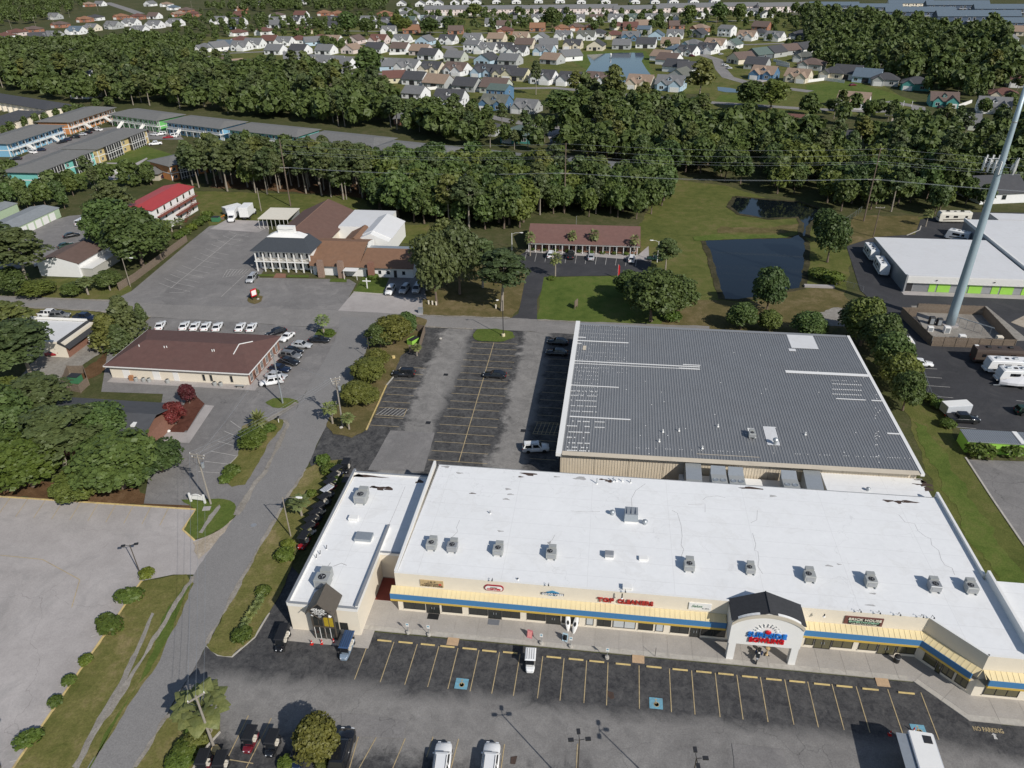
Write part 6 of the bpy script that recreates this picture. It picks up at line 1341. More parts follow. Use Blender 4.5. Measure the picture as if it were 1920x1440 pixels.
pl.build('antenna_platform', M['galv'], T); MB().tube((tx, ty, 52), (tx, ty, 53.5), .05).build('lightning_rod', M['dark'], T)
MB().lathe([(1.9, .12), (1.9, .3), (1.4, .32)], 12, (tx, ty, 0)).build('foundation', M['conc'], T)
def cab(x, y, w, d, h, m, label):
 r = empty('equipment_cabinet', (x, y, .12), 0, label, 'cabinet'); wbox(r, x-w/2, x+w/2, y-d/2, y+d/2, .12, h, m, name='casing', bevel=.06); wbox(r, x-w*.35, x+w*.35, y-d/2-.03, y-d/2-.004, .3, h*.85, 'galv', name='door')
for a in ((75.6, 165.5, 1.2, .9, 2.0, 'dark', 'black equipment cabinet, left of a black pair by the tower'), (77.1, 165, 1.1, .9, 1.9, 'dark', 'black equipment cabinet, right of a black pair by the tower'), (74.0, 161.5, 1.2, .8, 1.4, 'white', 'white equipment cabinet by the left compound fence'), (77.4, 161.2, 1.3, 1.0, 1.7, 'white', 'white equipment cabinet at the foot of the tower'), (79.3, 157.6, 1.4, 1.0, 1.5, 'white', 'white equipment cabinet near the front compound fence'), (87, 157.6, 1.3, 1.0, 1.6, 'cream', 'cream equipment cabinet at the right end of the cable rack'), (82.3, 156.2, 2.4, 1.0, .7, 'tan', 'low tan equipment box by the front fence')): cab(*a)
r = empty('cable_rack', (83, 161, .12), 0, 'galvanised cable rack on thin legs beside the tower', 'cable rack'); MB().tube((80.9, 165, 2.3), (86.6, 160, 2.3), .12, n=4).build('tray', M['galv'], r)
for i in range(5): MB().tube((81.2+i*1.25, 164.8-i*1.1, .12), (81.2+i*1.25, 164.8-i*1.1, 2.25), .04, n=5).build('leg', M['galv'], r)
# ---- fences and walls along the restaurant lot and elsewhere
pts = [tuple(G(*p)[:2]) for p in ((224, 545), (254, 527), (290, 500), (322, 475), (352, 453))]
fence('lot_fence', pts, 2.1, 'pale weathered board fence along the left of the restaurant lot', posts=2.6)
pts = [tuple(G(*p)[:2]) for p in ((118, 730), (152, 737), (168, 722), (160, 700), (130, 700), (118, 730))]
fence('bin_fence', pts, 1.9, 'brown board fence enclosing a green bin by the gravel drive')
c = G(143, 716); o = empty('waste_bin', (c.x, c.y, 0), 0, 'dark green waste container inside the board enclosure', 'waste container'); wbox(o, c.x-1.1, c.x+1.1, c.y-.8, c.y+.8, .05, 1.5, 'grn', name='body'); wbox(o, c.x-1.15, c.x+1.15, c.y-.85, c.y+.85, 1.51, 1.62, 'dark', name='lid')
fence('bin_fence', [tuple(G(*p)[:2]) for p in ((768, 662), (786, 662), (797, 625), (783, 622))], 2.0, 'grey board fence round the bins at the corner of the rear lot', posts=2.4)
c = G(775, 645); o = empty('waste_bin', (c.x, c.y, 0), R(60), 'lime green waste container with black lid behind the board fence', 'waste container', local=True); wbox(o, -1.1, 1.1, -.8, .8, .1, 1.4, 'lime', name='body'); wbox(o, -1.15, 1.15, -.85, .4, 1.41, 1.5, 'dark', name='lid')
c = G(406, 415); o = empty('waste_bin', (c.x, c.y, 0), 0, 'dark green waste container by the box trucks', 'waste container'); wbox(o, c.x-1.2, c.x+1.2, c.y-.9, c.y+.9, .1, 1.5, 'grn', name='body'); wbox(o, c.x-1.2, c.x+1.2, c.y-.9, c.y+.9, 1.51, 1.6, 'dark', name='lid')
c = G(417, 412); o = empty('scrap_pile', (c.x, c.y, 0), 0, 'orange machine parts beside the dark green waste container', 'machine'); wbox(o, c.x-.9, c.x+.5, c.y-.5, c.y+.5, .1, .8, 'wood', name='base'); MB().tube((c.x-.5, c.y, .8), (c.x+1.0, c.y, 1.6), .2).build('arm', plain('orange_paint', (.55, .2, .03), .5, .15, 3), o)
for q, lb in (((655, 878), 'green wheeled bin, left one behind the cart shop'), ((672, 881), 'green wheeled bin, middle one behind the cart shop'), ((757, 890), 'dark wheeled bin, right one behind the cart shop')):
 pass
for x, lb in ((-34.0, 'dark green waste container, left one behind the cart shop'), (-30.4, 'dark green waste container, right one behind the cart shop')):
 o = empty('waste_bin', (x, 92.2, 0), 0, lb, 'waste container'); wbox(o, x-.9, x+.9, 91.6, 93, .1, 1.5, 'grn', name='body'); wbox(o, x-.92, x+.92, 91.55, 93.05, 1.51, 1.62, 'galv', name='lid')
# ================================================================== apartments
def apartment(px, rot, L, D, col, label, style='stair', h=5.7, origin=None, roofcol=(.17, .168, .16)):
 """local frame: front wall on y=0 facing -y, x from 0 to L"""
 p = origin or tuple(G(*px, h+.2)[:2])
 r = empty('apartment_block', (*p, 0), R(rot), label, 'apartment block', 'two storey apartment blocks in pastel colours', local=True)
 HP.extend([(p[0]+math.cos(R(rot))*u-math.sin(R(rot))*v, p[1]+math.sin(R(rot))*u+math.cos(R(rot))*v, 7) for u in range(0, int(L)+1, 6) for v in (2, D-2)])
 wbox(r, 0, L, 0, D, 0, h, col=col); hip_roof(r, 0, L, -1.3 if style == 'stair' else 0, D, h+.02, 1.5, M['roofc'], roofcol, .9, inset=6)
 wbox(r, -.06, L+.06, -.06, D+.06, 2.6, 2.95, 'white', name='floor_band'); wbox(r, -.05, .25, -.05, .25, 0, h, 'white', name='corner_board'); wbox(r, L-.25, L+.05, -.05, .25, 0, h, 'white', name='corner_board')
 if style == 'stair':
  wbox(r, .3, L-.3, -1.4, -.08, 2.62, 2.8, 'white', name='walkway')
  b = MB(); b.box(.3, L-.3, -1.4, -1.34, 3.75, 3.83)
  for i in range(int(L/.5)): b.box(.3+i*.5, .36+i*.5, -1.4, -1.35, 2.81, 3.74)
  b.build('railing', M['white'], r)
  for i in range(int(L/4.5)+1): wbox(r, .35+i*4.5, .5+i*4.5, -1.38, -1.24, 0, 2.61, 'white', name='post'); wbox(r, .35+i*4.5, .5+i*4.5, -1.38, -1.24, 3.84, h, 'white', name='post')
  for i in range(int(L/4)):
   x = 2+i*4
   win(r, 'S', 0, x, 3.5, 1.4, 1.3, 'white'); wbox(r, x+1.4, x+2.3, -.04, .0-.003, 2.96, 5.0, 'blue' if col[2] > col[0] else 'white', name='door'); win(r, 'S', 0, x, .7, 1.4, 1.3, 'white'); wbox(r, x+1.4, x+2.3, -.04, -.003, .05, 2.1, 'white', name='door')
  for x in (L*.27, L*.72):
   b = MB()
   for k in range(12): b.box(x-.6, x+.6, -1.5-k*.3-.3, -1.5-k*.3, 2.6-k*.22-.1, 2.6-k*.22)
   for sx in (-.62, .62): b.loft([[(x+sx, -1.45, 2.6), (x+sx, -1.45, 3.6), (x+sx+.05, -1.45, 3.6), (x+sx+.05, -1.45, 2.6)], [(x+sx, -5.1, .0), (x+sx, -5.1, .95), (x+sx+.05, -5.1, .95), (x+sx+.05, -5.1, .0)]])
   b.build('staircase', M['white'], r)
 else:
  for u0, u1 in ((.12, .4), (.6, .88)):
   x0, x1 = L*u0, L*u1; wbox(r, x0, x1, -1.5, -.07, 2.6, 2.8, 'white', name='balcony_floor'); wbox(r, x0, x1, -1.4, -.08, .1, 2.59, 'dark', name='screen'); wbox(r, x0, x1, -1.4, -.08, 2.81, h-.05, 'dark', name='screen'); n = 6
   for i in range(n+1):
    x = x0+(x1-x0-.25)*i/n; wbox(r, x, x+.25 if i % 3 == 0 else x+.14, -1.5, -1.41, 0, 2.59, 'white', name='post'); wbox(r, x, x+.25 if i % 3 == 0 else x+.14, -1.5, -1.41, 2.81, h, 'white', name='post')
   for z in (.75, 3.5): wbox(r, x0, x1, -1.53, -1.505, z, z+.12, 'white', name='rail')
  for u in (.06, .5, .94):
   for z in (.7, 3.5): win(r, 'S', 0, L*u, z, 1.5, 1.3, 'white', panes=2)
 for z in (.8, 3.6): win(r, 'E', L, D*.6, z, 1.2, 1.2, 'white')
 return r
OR, LB, GRN_, YL, TQ, TNN = (.62, .27, .1), (.22, .45, .62), (.16, .5, .14), (.62, .48, .22), (.2, .56, .5), (.5, .42, .28)
apartment(None, 90, 37, 16, OR, 'orange apartment block with white stairs at the end of the car park', origin=(-263, 344)); apartment(None, 90, 37, 16, LB, 'pale blue apartment block cut off by the left edge', origin=(-260.5, 299))
apartment(None, 90, 38, 16, YL, 'yellow apartment block with white screened porches facing the lawn', 'porch', origin=(-213.8, 292)); apartment(None, 90, 34, 14, TQ, 'turquoise apartment block with screened porches by the pool', 'porch', origin=(-213.6, 255))
apartment((209, 213), -22.5, 36, 15, GRN_, 'bright green apartment block with two white stairs'); apartment((312, 227), -20.5, 37, 15, LB, 'sky blue apartment block with two white stairs behind the pines'); apartment((430, 241), -18.5, 40, 14.5, TQ, 'turquoise apartment block third in the row behind the tall pines'); apartment((568, 258), -19, 38, 15, GRN_, 'apartment block with grey roof mostly hidden by pines')
apartment(None, -20, 38, 14.5, TQ, 'turquoise apartment block with its end wall showing amid trees', origin=(-61, 290.2)); apartment(None, -19, 29, 16, TNN, 'tan apartment block behind the pond trees', origin=(-20.0, 276)); apartment(None, -19, 36, 14.5, OR, 'orange apartment block mostly hidden by trees', origin=(-97, 302)); apartment(None, 0, 32, 14, GRN_, 'green apartment block glimpsed through the tall pines', origin=(-150, 285)); apartment(None, 60, 26, 14, OR, 'orange apartment block deep in the tall pines', 'porch', origin=(-168, 268))
def dark_block(c, label):
 P = [G(*q, 4.5) for q in c]; d = P[1]-P[0]; L = Vector(d[:2]).length; D = Vector((P[2]-P[1])[:2]).length
 r = empty('dark_roofed_terrace', (P[0].x, P[0].y, 0), math.atan2(d.y, d.x), label, 'terrace', local=True)
 wbox(r, 0, L, 0, D, 0, 4.3, 'cream'); hip_roof(r, 0, L, 0, D, 4.32, 2.2, M['roofc'], (.06, .062, .068), .8)
 for i in range(int(L/6)): win(r, 'S', 0, 3+i*6, .8, 1.6, 1.5, 'white'); wbox(r, 5+i*6, 6.6+i*6, -2.0, -.05, 0, 2.6, 'cream', name='porch')
dark_block(((-90, 176), (86, 205), (138, 197)), 'long pale terrace with charcoal roof at the left edge, farther one'); dark_block(((-60, 256), (78, 209), (40, 206)), 'long terrace with charcoal roof at the left edge, nearer one')
# parking court, paths, pool
flat('apartment_car_park', [(-60, 345), (0, 315), (60, 285), (110, 262), (180, 242), (215, 238), (330, 246), (345, 262), (262, 262), (230, 250), (140, 275), (60, 330), (0, 360)], Z3, M['lotgrey'])
flat('footpath', [(185, 305), (255, 306), (275, 296), (277, 298), (262, 308), (285, 320), (281, 321), (256, 309), (184, 307)], Z3, M['conc'])
flat('pool_deck', [(196, 322), (262, 320), (280, 323), (262, 338), (205, 338)], Z3, M['conc'])
o = flat('swimming_pool', [(222, 331), (258, 330), (252, 337), (224, 337)], Z4, water('pool_water', (.03, .28, .33)))
o = empty('pool_house', (*G(282, 333)[:2], 0), 0, 'small grey hipped pool house beside the swimming pool', 'pool house', local=True); wbox(o, -6, 6, -4, 4, 0, 2.6, 'tan'); hip_roof(o, -6, 6, -4, 4, 2.62, 1.6, M['roofc'], (.17, .168, .16), .8)
c = G(200, 326); w = empty('pool_fence', (c.x, c.y, 0), 0, 'white slatted fence along the swimming pool', 'fence', local=True)
d = G(280, 322)-c; L = d.length; w.rotation_euler.z = math.atan2(d.y, d.x)
for i in range(12):
 b = MB()
 for k in range(6): b.box(i*L/12+k*L/72+.05, i*L/12+k*L/72+L/110, -.03, .03, .1, 1.5)
 b.build('fence_panel', M['white'], w); MB().box(i*L/12-.08, i*L/12+.03, -.08, .08, 0, 1.7).build('post', M['white'], w)
acars = [('white', (70, 287), (52, 284), 'suv'), ('navy', (84, 281), (66, 282), 'sedan'), ('black', (42, 297), (18, 299), 'sedan'), ('black', (0, 316), (-10, 311), 'suv'), ('navy', (133, 262), (115, 263), 'sedan'), ('black', (123, 265), (109, 268), 'sedan'), ('black', (149, 257), (131, 258), 'suv'), ('silver', (162, 252), (145, 253), 'sedan'), ('black', (170, 249), (157, 249), 'sedan'), ('black', (181, 244), (164, 243), 'sedan'), ('white', (189, 244), (176, 243), 'pickup'), ('black', (277, 248), (264, 246), 'suv'), ('white', (296, 253), (284, 252), 'sedan'), ('white', (310, 251), (296, 252), 'suv'), ('red', (321, 257), (309, 258), 'sedan'), ('white', (332, 255), (318, 257), 'van'), ('white', (302, 269), (281, 271), 'pickup'), ('navy', (302, 333), (290, 332), 'suv')]
for i, (co, a, c, k) in enumerate(acars): V(k, co, a, c, '%s %s in the apartment car park, %s from the left' % (co, {'suv': 'SUV'}.get(k, k), nth(sorted(range(18), key=lambda j: acars[j][1][0]).index(i)+1)), 'cars in the apartment car park')
# ================================================================== houses of the far neighbourhoods
HT = {}
def make_house(kind):
 r = empty('house', (0, 0, 0), local=True)
 W, D, H, RS = 13.0, 11.0, 3.0, 3.4
 if kind in ('front', 'frontm'):
  gable_wall(r, -W/2, W/2, -D/2, D/2, H, RS, 'x', M['paint']); gable_roof(r, -W/2, W/2, -D/2, D/2, H, RS, 'x', M['roofc'], None, .45)
  s = 1 if kind == 'front' else -1
  g0, g1 = sorted((s*-6.2, s*-.6)); gable_wall(r, g0, g1, -D/2-2.8, -D/2+1, H-.05, 2.3, 'y', M['paint'], name='garage_wall'); gable_roof(r, g0, g1, -D/2-2.8, -1.2, H-.05, 2.3, 'y', M['roofc'], None, .35, name='garage_roof')
  wbox(r, g0+.7, g1-.7, -D/2-2.86, -D/2-2.805, .05, 2.2, 'white', name='garage_door')
  h0, h1 = sorted((s*1.0, s*5.2)); gable_wall(r, h0, h1, -D/2-.9, -D/2+.5, H-.1, 1.7, 'y', M['paint'], name='porch_wall'); gable_roof(r, h0, h1, -D/2-.9, -1.8, H-.1, 1.7, 'y', M['roofc'], None, .3, name='porch_roof')
  win(r, 'S', -D/2-.9, (h0+h1)/2, .8, 2.0, 1.5, panes=2); win(r, 'E', W/2, 1.5, 1.0, 1.2, 1.4); win(r, 'E', W/2, -2.5, 1.0, 1.0, 1.4); win(r, 'W', -W/2, 0, 1.0, 1.2, 1.4)
  gable_wall(r, s*.1-.9, s*.1+.9, -3.6, -1.2, 5.3, .8, 'y', M['paint'], name='dormer_wall'); gable_roof(r, s*.1-.9, s*.1+.9, -3.6, -.9, 5.3, .8, 'y', M['roofc'], None, .2, name='dormer_roof'); win(r, 'S', -3.6, s*.1, 4.5, .9, .8)
 elif kind == 'back':
  gable_wall(r, -W/2, W/2, -D/2, D/2, H, RS, 'x', M['paint']); gable_roof(r, -W/2, W/2, -D/2, D/2, H, RS, 'x', M['roofc'], None, .45)
  wbox(r, -1.6, 1.6, -D/2-.04, -D/2-.003, .1, 2.4, 'dark', name='screened_porch')
  for x in (-4.6, 4.4): win(r, 'S', -D/2, x, .8, 1.8, 1.4, panes=2)
  win(r, 'E', W/2, 0, 1, 1.2, 1.4); win(r, 'W', -W/2, 0, 1, 1.2, 1.4)
 elif kind == 'gable':
  gable_wall(r, -W/2+1, W/2-1, -D/2-1, D/2+1, H, 3.2, 'y', M['paint']); gable_roof(r, -W/2+1, W/2-1, -D/2-1, D/2+1, H, 3.2, 'y', M['roofc'], None, .45)
  for x in (-3, 3): win(r, 'S', -D/2-1, x, .8, 1.6, 1.4, panes=2)
  wbox(r, -1.2, 1.2, -D/2-1.05, -D/2-1.003, .1, 2.2, 'dark', name='screened_porch'); win(r, 'E', W/2-1, 0, 1, 1.4, 1.4)
 elif kind == 'hip':
  wbox(r, -W/2, W/2, -D/2, D/2, 0, H); hip_roof(r, -W/2, W/2, -D/2, D/2, H, 2.6, M['roofc'], None, .5)
  gable_wall(r, -5.6, -.4, -D/2-2, -D/2+1, H-.1, 1.8, 'y', M['paint'], name='garage_wall'); gable_roof(r, -5.6, -.4, -D/2-2, -1, H-.1, 1.8, 'y', M['roofc'], None, .3, name='garage_roof'); wbox(r, -5, -1, -D/2-2.06, -D/2-2.005, .05, 2.1, 'white', name='garage_door')
  win(r, 'S', -D/2, 3.4, .8, 2.0, 1.4, panes=2); win(r, 'E', W/2, 0, 1, 1.4, 1.3)
 elif kind == 'two':
  gable_wall(r, -W/2+1, W/2-1, -D/2, D/2, 5.6, 2.2, 'x', M['paint']); gable_roof(r, -W/2+1, W/2-1, -D/2, D/2, 5.6, 2.2, 'x', M['roofc'], None, .4)
  for z in (.8, 3.5):
   for x in (-3.4, 0, 3.4): win(r, 'S', -D/2, x, z, 1.4, 1.4)
   win(r, 'E', W/2-1, 0, z, 1.2, 1.3)
  wbox(r, -1, 1, -D/2-1.6, -D/2-.05, 2.5, 2.7, 'white', name='porch_slab')
 return r
def make_row(kind):
 n = 6; uw = 9.0; L = n*uw; D = 12; r = empty('terrace', (0, 0, 0), local=True)
 gable_wall(r, -L/2, L/2, -D/2, D/2, 6.0, 3.2, 'x', M['paint']); gable_roof(r, -L/2, L/2, -D/2, D/2, 6.0, 3.2, 'x', M['roofc'], None, .5)
 MB().box(-L/2+2*uw-.15, -L/2+2*uw+.15, -D/2-.6, D/2+.3, 6.0, 6.2).build('party_wall', M['white'], r)
 if kind == 'row':
  for i in range(n):
   x = -L/2+uw*(i+.5); wbox(r, x-2.8, x+1.2, -D/2-2.4, -D/2-.02, 0, 2.7, col=(.74, .66, .6), name='porch'); wbox(r, x-2.4, x+.8, -D/2-2.45, -D/2-2.405, .1, 2.1, 'white', name='garage_door'); wbox(r, x-2.9, x+1.3, -D/2-2.5, -D/2-.03, 2.71, 2.9, 'white', name='porch_cap')
   win(r, 'S', -D/2, x+2.5, 3.6, 1.3, 1.4); win(r, 'S', -D/2, x-1.0, 3.6, 1.6, 1.4); wbox(r, x+2, x+3, -D/2-.05, -D/2-.003, .1, 2.1, 'dark', name='door')
 else:
  for i in range(n):
   x = -L/2+uw*(i+.5); wbox(r, x-3.4, x+3.4, -D/2-1.8, -D/2-.02, 2.7, 2.85, 'white', name='balcony'); wbox(r, x-.12, x+.12, -D/2-1.7, -D/2-1.5, 0, 2.69, 'white', name='post'); win(r, 'S', -D/2, x-1.5, .3, 1.8, 2.0); win(r, 'S', -D/2, x+1.6, 3.3, 1.6, 1.9); win(r, 'S', -D/2, x-1.7, 3.3, 1.4, 1.6)
 return r
RC = {'g': ('grey', (.17, .172, .175)), 'd': ('charcoal', (.065, .066, .072)), 't': ('tan', (.29, .21, .155)), 'b': ('brown', (.14, .1, .085)), 'r': ('red brown', (.15, .07, .055)), 's': ('slate blue', (.11, .15, .19)), 'o': ('olive grey', (.13, .135, .115)), 'G': ('green grey', (.1, .14, .125)), 'k': ('orange brown', (.27, .14, .08))}
WC = {'w': ('white', (.8, .8, .79)), 'c': ('cream', (.7, .63, .5)), 'b': ('pale blue', (.45, .58, .68)), 'g': ('grey', (.42, .43, .42)), 'n': ('navy', (.06, .09, .14)), 'y': ('pale yellow', (.66, .61, .42)), 'k': ('brick', (.36, .17, .11)), 'd': ('dark slate', (.12, .14, .16)), 'T': ('teal', (.08, .3, .27)), 'B': ('blue', (.1, .2, .32)), 'l': ('pale sage', (.5, .53, .46)), 'p': ('pinkish', (.68, .58, .54))}
def houses(where, rot, items, group=None):
 """items: px py kind roof wall [extra turn] [scale]; kind f/F front, k back, a gable, h hip, 2 two storeys, R/S terrace"""
 items = sorted([it.split() for it in items.split(',')], key=lambda a: float(a[0]))
 K = {'f': 'front', 'F': 'frontm', 'k': 'back', 'a': 'gable', 'h': 'hip', '2': 'two', 'R': 'row', 'S': 'srow'}
 for i, it in enumerate(items):
  x, y, kd, rc, wc = float(it[0]), float(it[1]), K[it[2]], it[3], it[4]
  turn = float(it[5]) if len(it) > 5 else 0; s = (float(it[6]) if len(it) > 6 else 1.0)*(1.2 if K[it[2]] not in ('row', 'srow') and y < 170 else 1.1 if y < 170 else 1.0)
  if kd not in HT: HT[kd] = (make_row(kd) if 'row' in kd else make_house(kd)), [0]
  t, u = HT[kd]; o = t if u[0] == 0 else copy_tree(t); u[0] += 1
  p = G(x, y, 2.5 if 'row' not in kd else 5); o.location = (p.x, p.y, .02); o.rotation_euler = (0, 0, R(rot+turn+((i*37) % 11-5)*.5)); k = s*(1+((i*53) % 7-3)*.015)
  o.scale = (s*(1+((i*53) % 7-3)*.02), k, k)
  HP.append((p.x, p.y, 8.5*s)) if 'row' not in kd else HP.extend([(p.x+math.cos(R(rot))*u_, p.y+math.sin(R(rot))*u_, 11) for u_ in (-24, -12, 0, 12, 24)])
  o.name = 'terrace' if 'row' in kd else 'house'
  nm = '%s %s, %s roof, %s from left %s' % (WC[wc][0], {'row': 'terrace', 'srow': 'terrace', 'two': 'two storey house'}.get(kd, 'house'), RC[rc][0], nth(i+1), where.replace('the ', ''))
  tag(o, nm, 'terrace' if 'row' in kd else 'house', group or 'houses of the far neighbourhoods')
  for ch in o.children:
   n = ch.name.split('.')[0]
   if 'roof' in n: cpaint(ch, RC[rc][1])
   elif n in ('wall', 'garage_wall', 'porch_wall', 'dormer_wall'): cpaint(ch, WC[wc][1])
houses('in the row nearest the tree belt', -18, '740 146 a r y -55,781 149 k d w,823 156 k t g,877 161 k d g,931 164 k b l,780 174 k g w')
houses('in the dormered row left of the lake', -18, '733 124 a g b -60,769 126 f g w,812 129 f d c,858 132 F b w,912 135 f d b,949 139 F d y')
houses('in the broken row behind the dormers', -18, '807 104 k d w,855 108 k g l,913 113 a d b,957 114 k g g,647 121 k g w')
houses('in the white fenced row', -14, '660 93 a t p,706 92 k d w,752 91 k b w,790 96 k t p,888 92 2 g w,913 93 f g w,946 92 F d w,972 97 f d w,1022 96 f g b,985 84 k b c,1028 84 a g w -70')
houses('in the mixed row above the white fences', -10, '667 76 a b p,712 76 f r p,755 75 f g w,798 78 a g b,841 76 F d w,887 75 f g w,932 73 k t c,977 70 f t c,1013 73 a g w,1057 68 f g w,1100 69 f o w,1122 63 h d w,1152 67 h r c,1183 70 f g B,1208 62 2 s g,1231 68 a s b,1266 66 F g w')
houses('on the far bank of the lake', -8, '1075 85 f d c,1118 87 a d c,1166 85 k g g,1212 83 k d w,1257 82 k t c')
houses('on the left bank of the lake', -25, '1036 112 k t g,1068 106 a g w -35')
houses('along the near shore of the lake', -18, '972 142 k d y,1020 147 F d w,1072 150 f d w,1124 152 F b w,1202 156 f t c,1258 159 F g b')
houses('on the right bank of the lake', 62, '1242 106 a t w,1255 113 a b w,1270 126 a d w,1268 93 h s b,1276 143 k o g')
houses('in the garage row before the terraces', 5, '1083 36 f g w,1119 36 f b w,1154 36 F g w,1189 35 F G l,1221 34 f g w,1257 34 F o w,1315 30 a g w,1407 25 f g w,1437 28 a o w,1010 36 f g w,975 38 k g w,1048 36 f g d')
houses('in the low brick row', 3, '1008 53 k k k,1053 54 h k k,1080 52 h b k,1110 51 h b k,1158 50 h r c,1182 51 k r k,1206 48 k t k,1268 49 k b k,947 59 h r k,855 58 k b k,772 57 k k k,924 44 k g w,945 48 k b w,730 58 f g w')
houses('in the upper left rows of grey roofs', -5, '690 39 f g w,728 41 f d w,729 48 k g w,767 40 f G g,771 48 k d w,808 38 f d w,834 40 f g w,816 46 k g w,697 47 k g w,647 29 h k k,722 27 h k k,757 27 h g w,774 29 a g w,760 19 h g w')
houses('in the back row behind the pale terraces', 7, '753 7 a g w,788 8 a g w,807 5 a g w,822 7 a g w,853 5 a g w,875 4 a g w,894 4 a g w,931 3 a g w,968 3 a g w,1010 2 a g w,1050 2 a g w,1090 3 a g w,1135 3 a g w,1190 3 a g w,1228 3 a g w,1262 3 a g w,1300 3 a g w,1340 2 a g w')
houses('of the pale terraces at the top', 7, '843 20 R g p 0 1.15,936 19 R g p 0 1.02,1022 18 R g p 0 1.05,1109 18 R g p 0 1.05,1196 19 R g p 0 1.05,1287 17 R g p 0 1.1,1375 14 R g p 0 1.05,1466 14 R g p 0 1.1')
houses('of the slate roofed terraces at the top right', -4, '1722 26 S s n 0 1.15,1829 36 S s n 0 1.25,1930 46 S s n 0 1.15,1562 12 S s n 0 1.05,1642 15 S s n 0 .95,1706 7 S s c 0 .95,1792 13 S s n 0 1.2,1885 20 S s n 0 1.15')
houses('in the curving street right of the lake', -30, '1313 54 h t k,1310 64 a d d,1363 62 2 g w,1401 69 F t w,1425 63 h d w,1453 70 F g w,1500 67 h d d,1428 51 k b k,1300 84 h g b,1290 97 f d w,1327 93 F d w,1342 85 F t w,1374 84 a G w,1513 62 a o w')
houses('in the fenced block right of the lake', -28, '1422 103 a G d -20,1450 99 a d g -20,1477 95 a b g -30,1504 92 a d w -20,1390 111 a b c -30,1420 121 k d g,1434 139 f t B,1497 144 F t c,1510 108 h o g,1522 122 h b g,1563 138 h d c,1590 139 k d w,1627 145 k s b,1290 129 a d w -60')
houses('among the right hand trees', -20, '1700 54 a g w -40,1887 75 a g w -30,1884 101 a d w -60,1916 105 2 G T,1717 158 h d T,1768 188 F b T 8 1.1,1862 200 F g w 5 1.15,1806 229 k g l 5,1880 177 h r c,1600 191 f t w 0 1.15,1570 259 f d w -6,1482 230 f r p,1363 226 k d g,1858 357 a d w -58 1.2,1914 153 h r g,1660 150 h d g,1830 65 h g w,1900 60 k t c')
houses('between the tree belts and the navy gable', -18, '977 252 h G T 0 1.1,1064 260 a g n -14,989 200 f g g,914 240 h d g,846 187 F d w 10 1.25,931 194 f o B 5 1.1,938 178 2 G B 0 1.1,768 222 k g k')
houses('in the top left woods', -8, '103 32 F g g,33 62 h r p,64 56 h b k,71 71 a d w -40,103 69 f g g,114 47 h b k,145 59 f s w,160 37 h k k,180 34 h d w,174 53 f g c,213 49 F g g,228 32 h k k,260 32 h r k,290 31 k b w,247 44 f g w,292 48 f g w,263 57 f g w,12 68 h r w,167 9 h t k,188 8 k g w,282 8 a g w,313 9 h t w,130 104 k g g,157 147 k g w,154 162 h g k,161 174 k g w')
houses('in the red and grey roofed rows at upper left', -8, '350 20 h b k,335 27 h t k,364 27 h r k,326 15 h s w,330 44 f g w,452 16 h t k,452 30 k r k,413 40 f g w,448 42 f d w,444 49 k d w,447 62 h r w,518 40 f g w,517 47 k g w,520 30 h b w,497 60 h r w,565 29 k r w,553 40 f d w,580 42 a d w,568 59 h r c,608 25 h k k,634 27 h k k,626 39 f d w,628 49 k d w,478 6 h d w,570 4 h g w')
houses('in the white garage row at upper left', -8, '386 90 h g w,408 89 a g w -20,424 86 f s b,453 77 h r w,453 88 F g w,478 84 f g w,508 77 k r w,535 79 f g w,562 76 h r w,586 79 a g b -50,602 74 h r w,626 77 f t w')
houses('in the near rows at upper left', -12, '518 95 k g w,563 95 k d w,612 95 k g w,553 110 a g w -60,594 115 f g y,629 119 F g w,604 139 a g w -30,630 140 a g g -40,437 125 a t c -35,452 126 a d w -35,414 117 h b c,479 130 k d g')
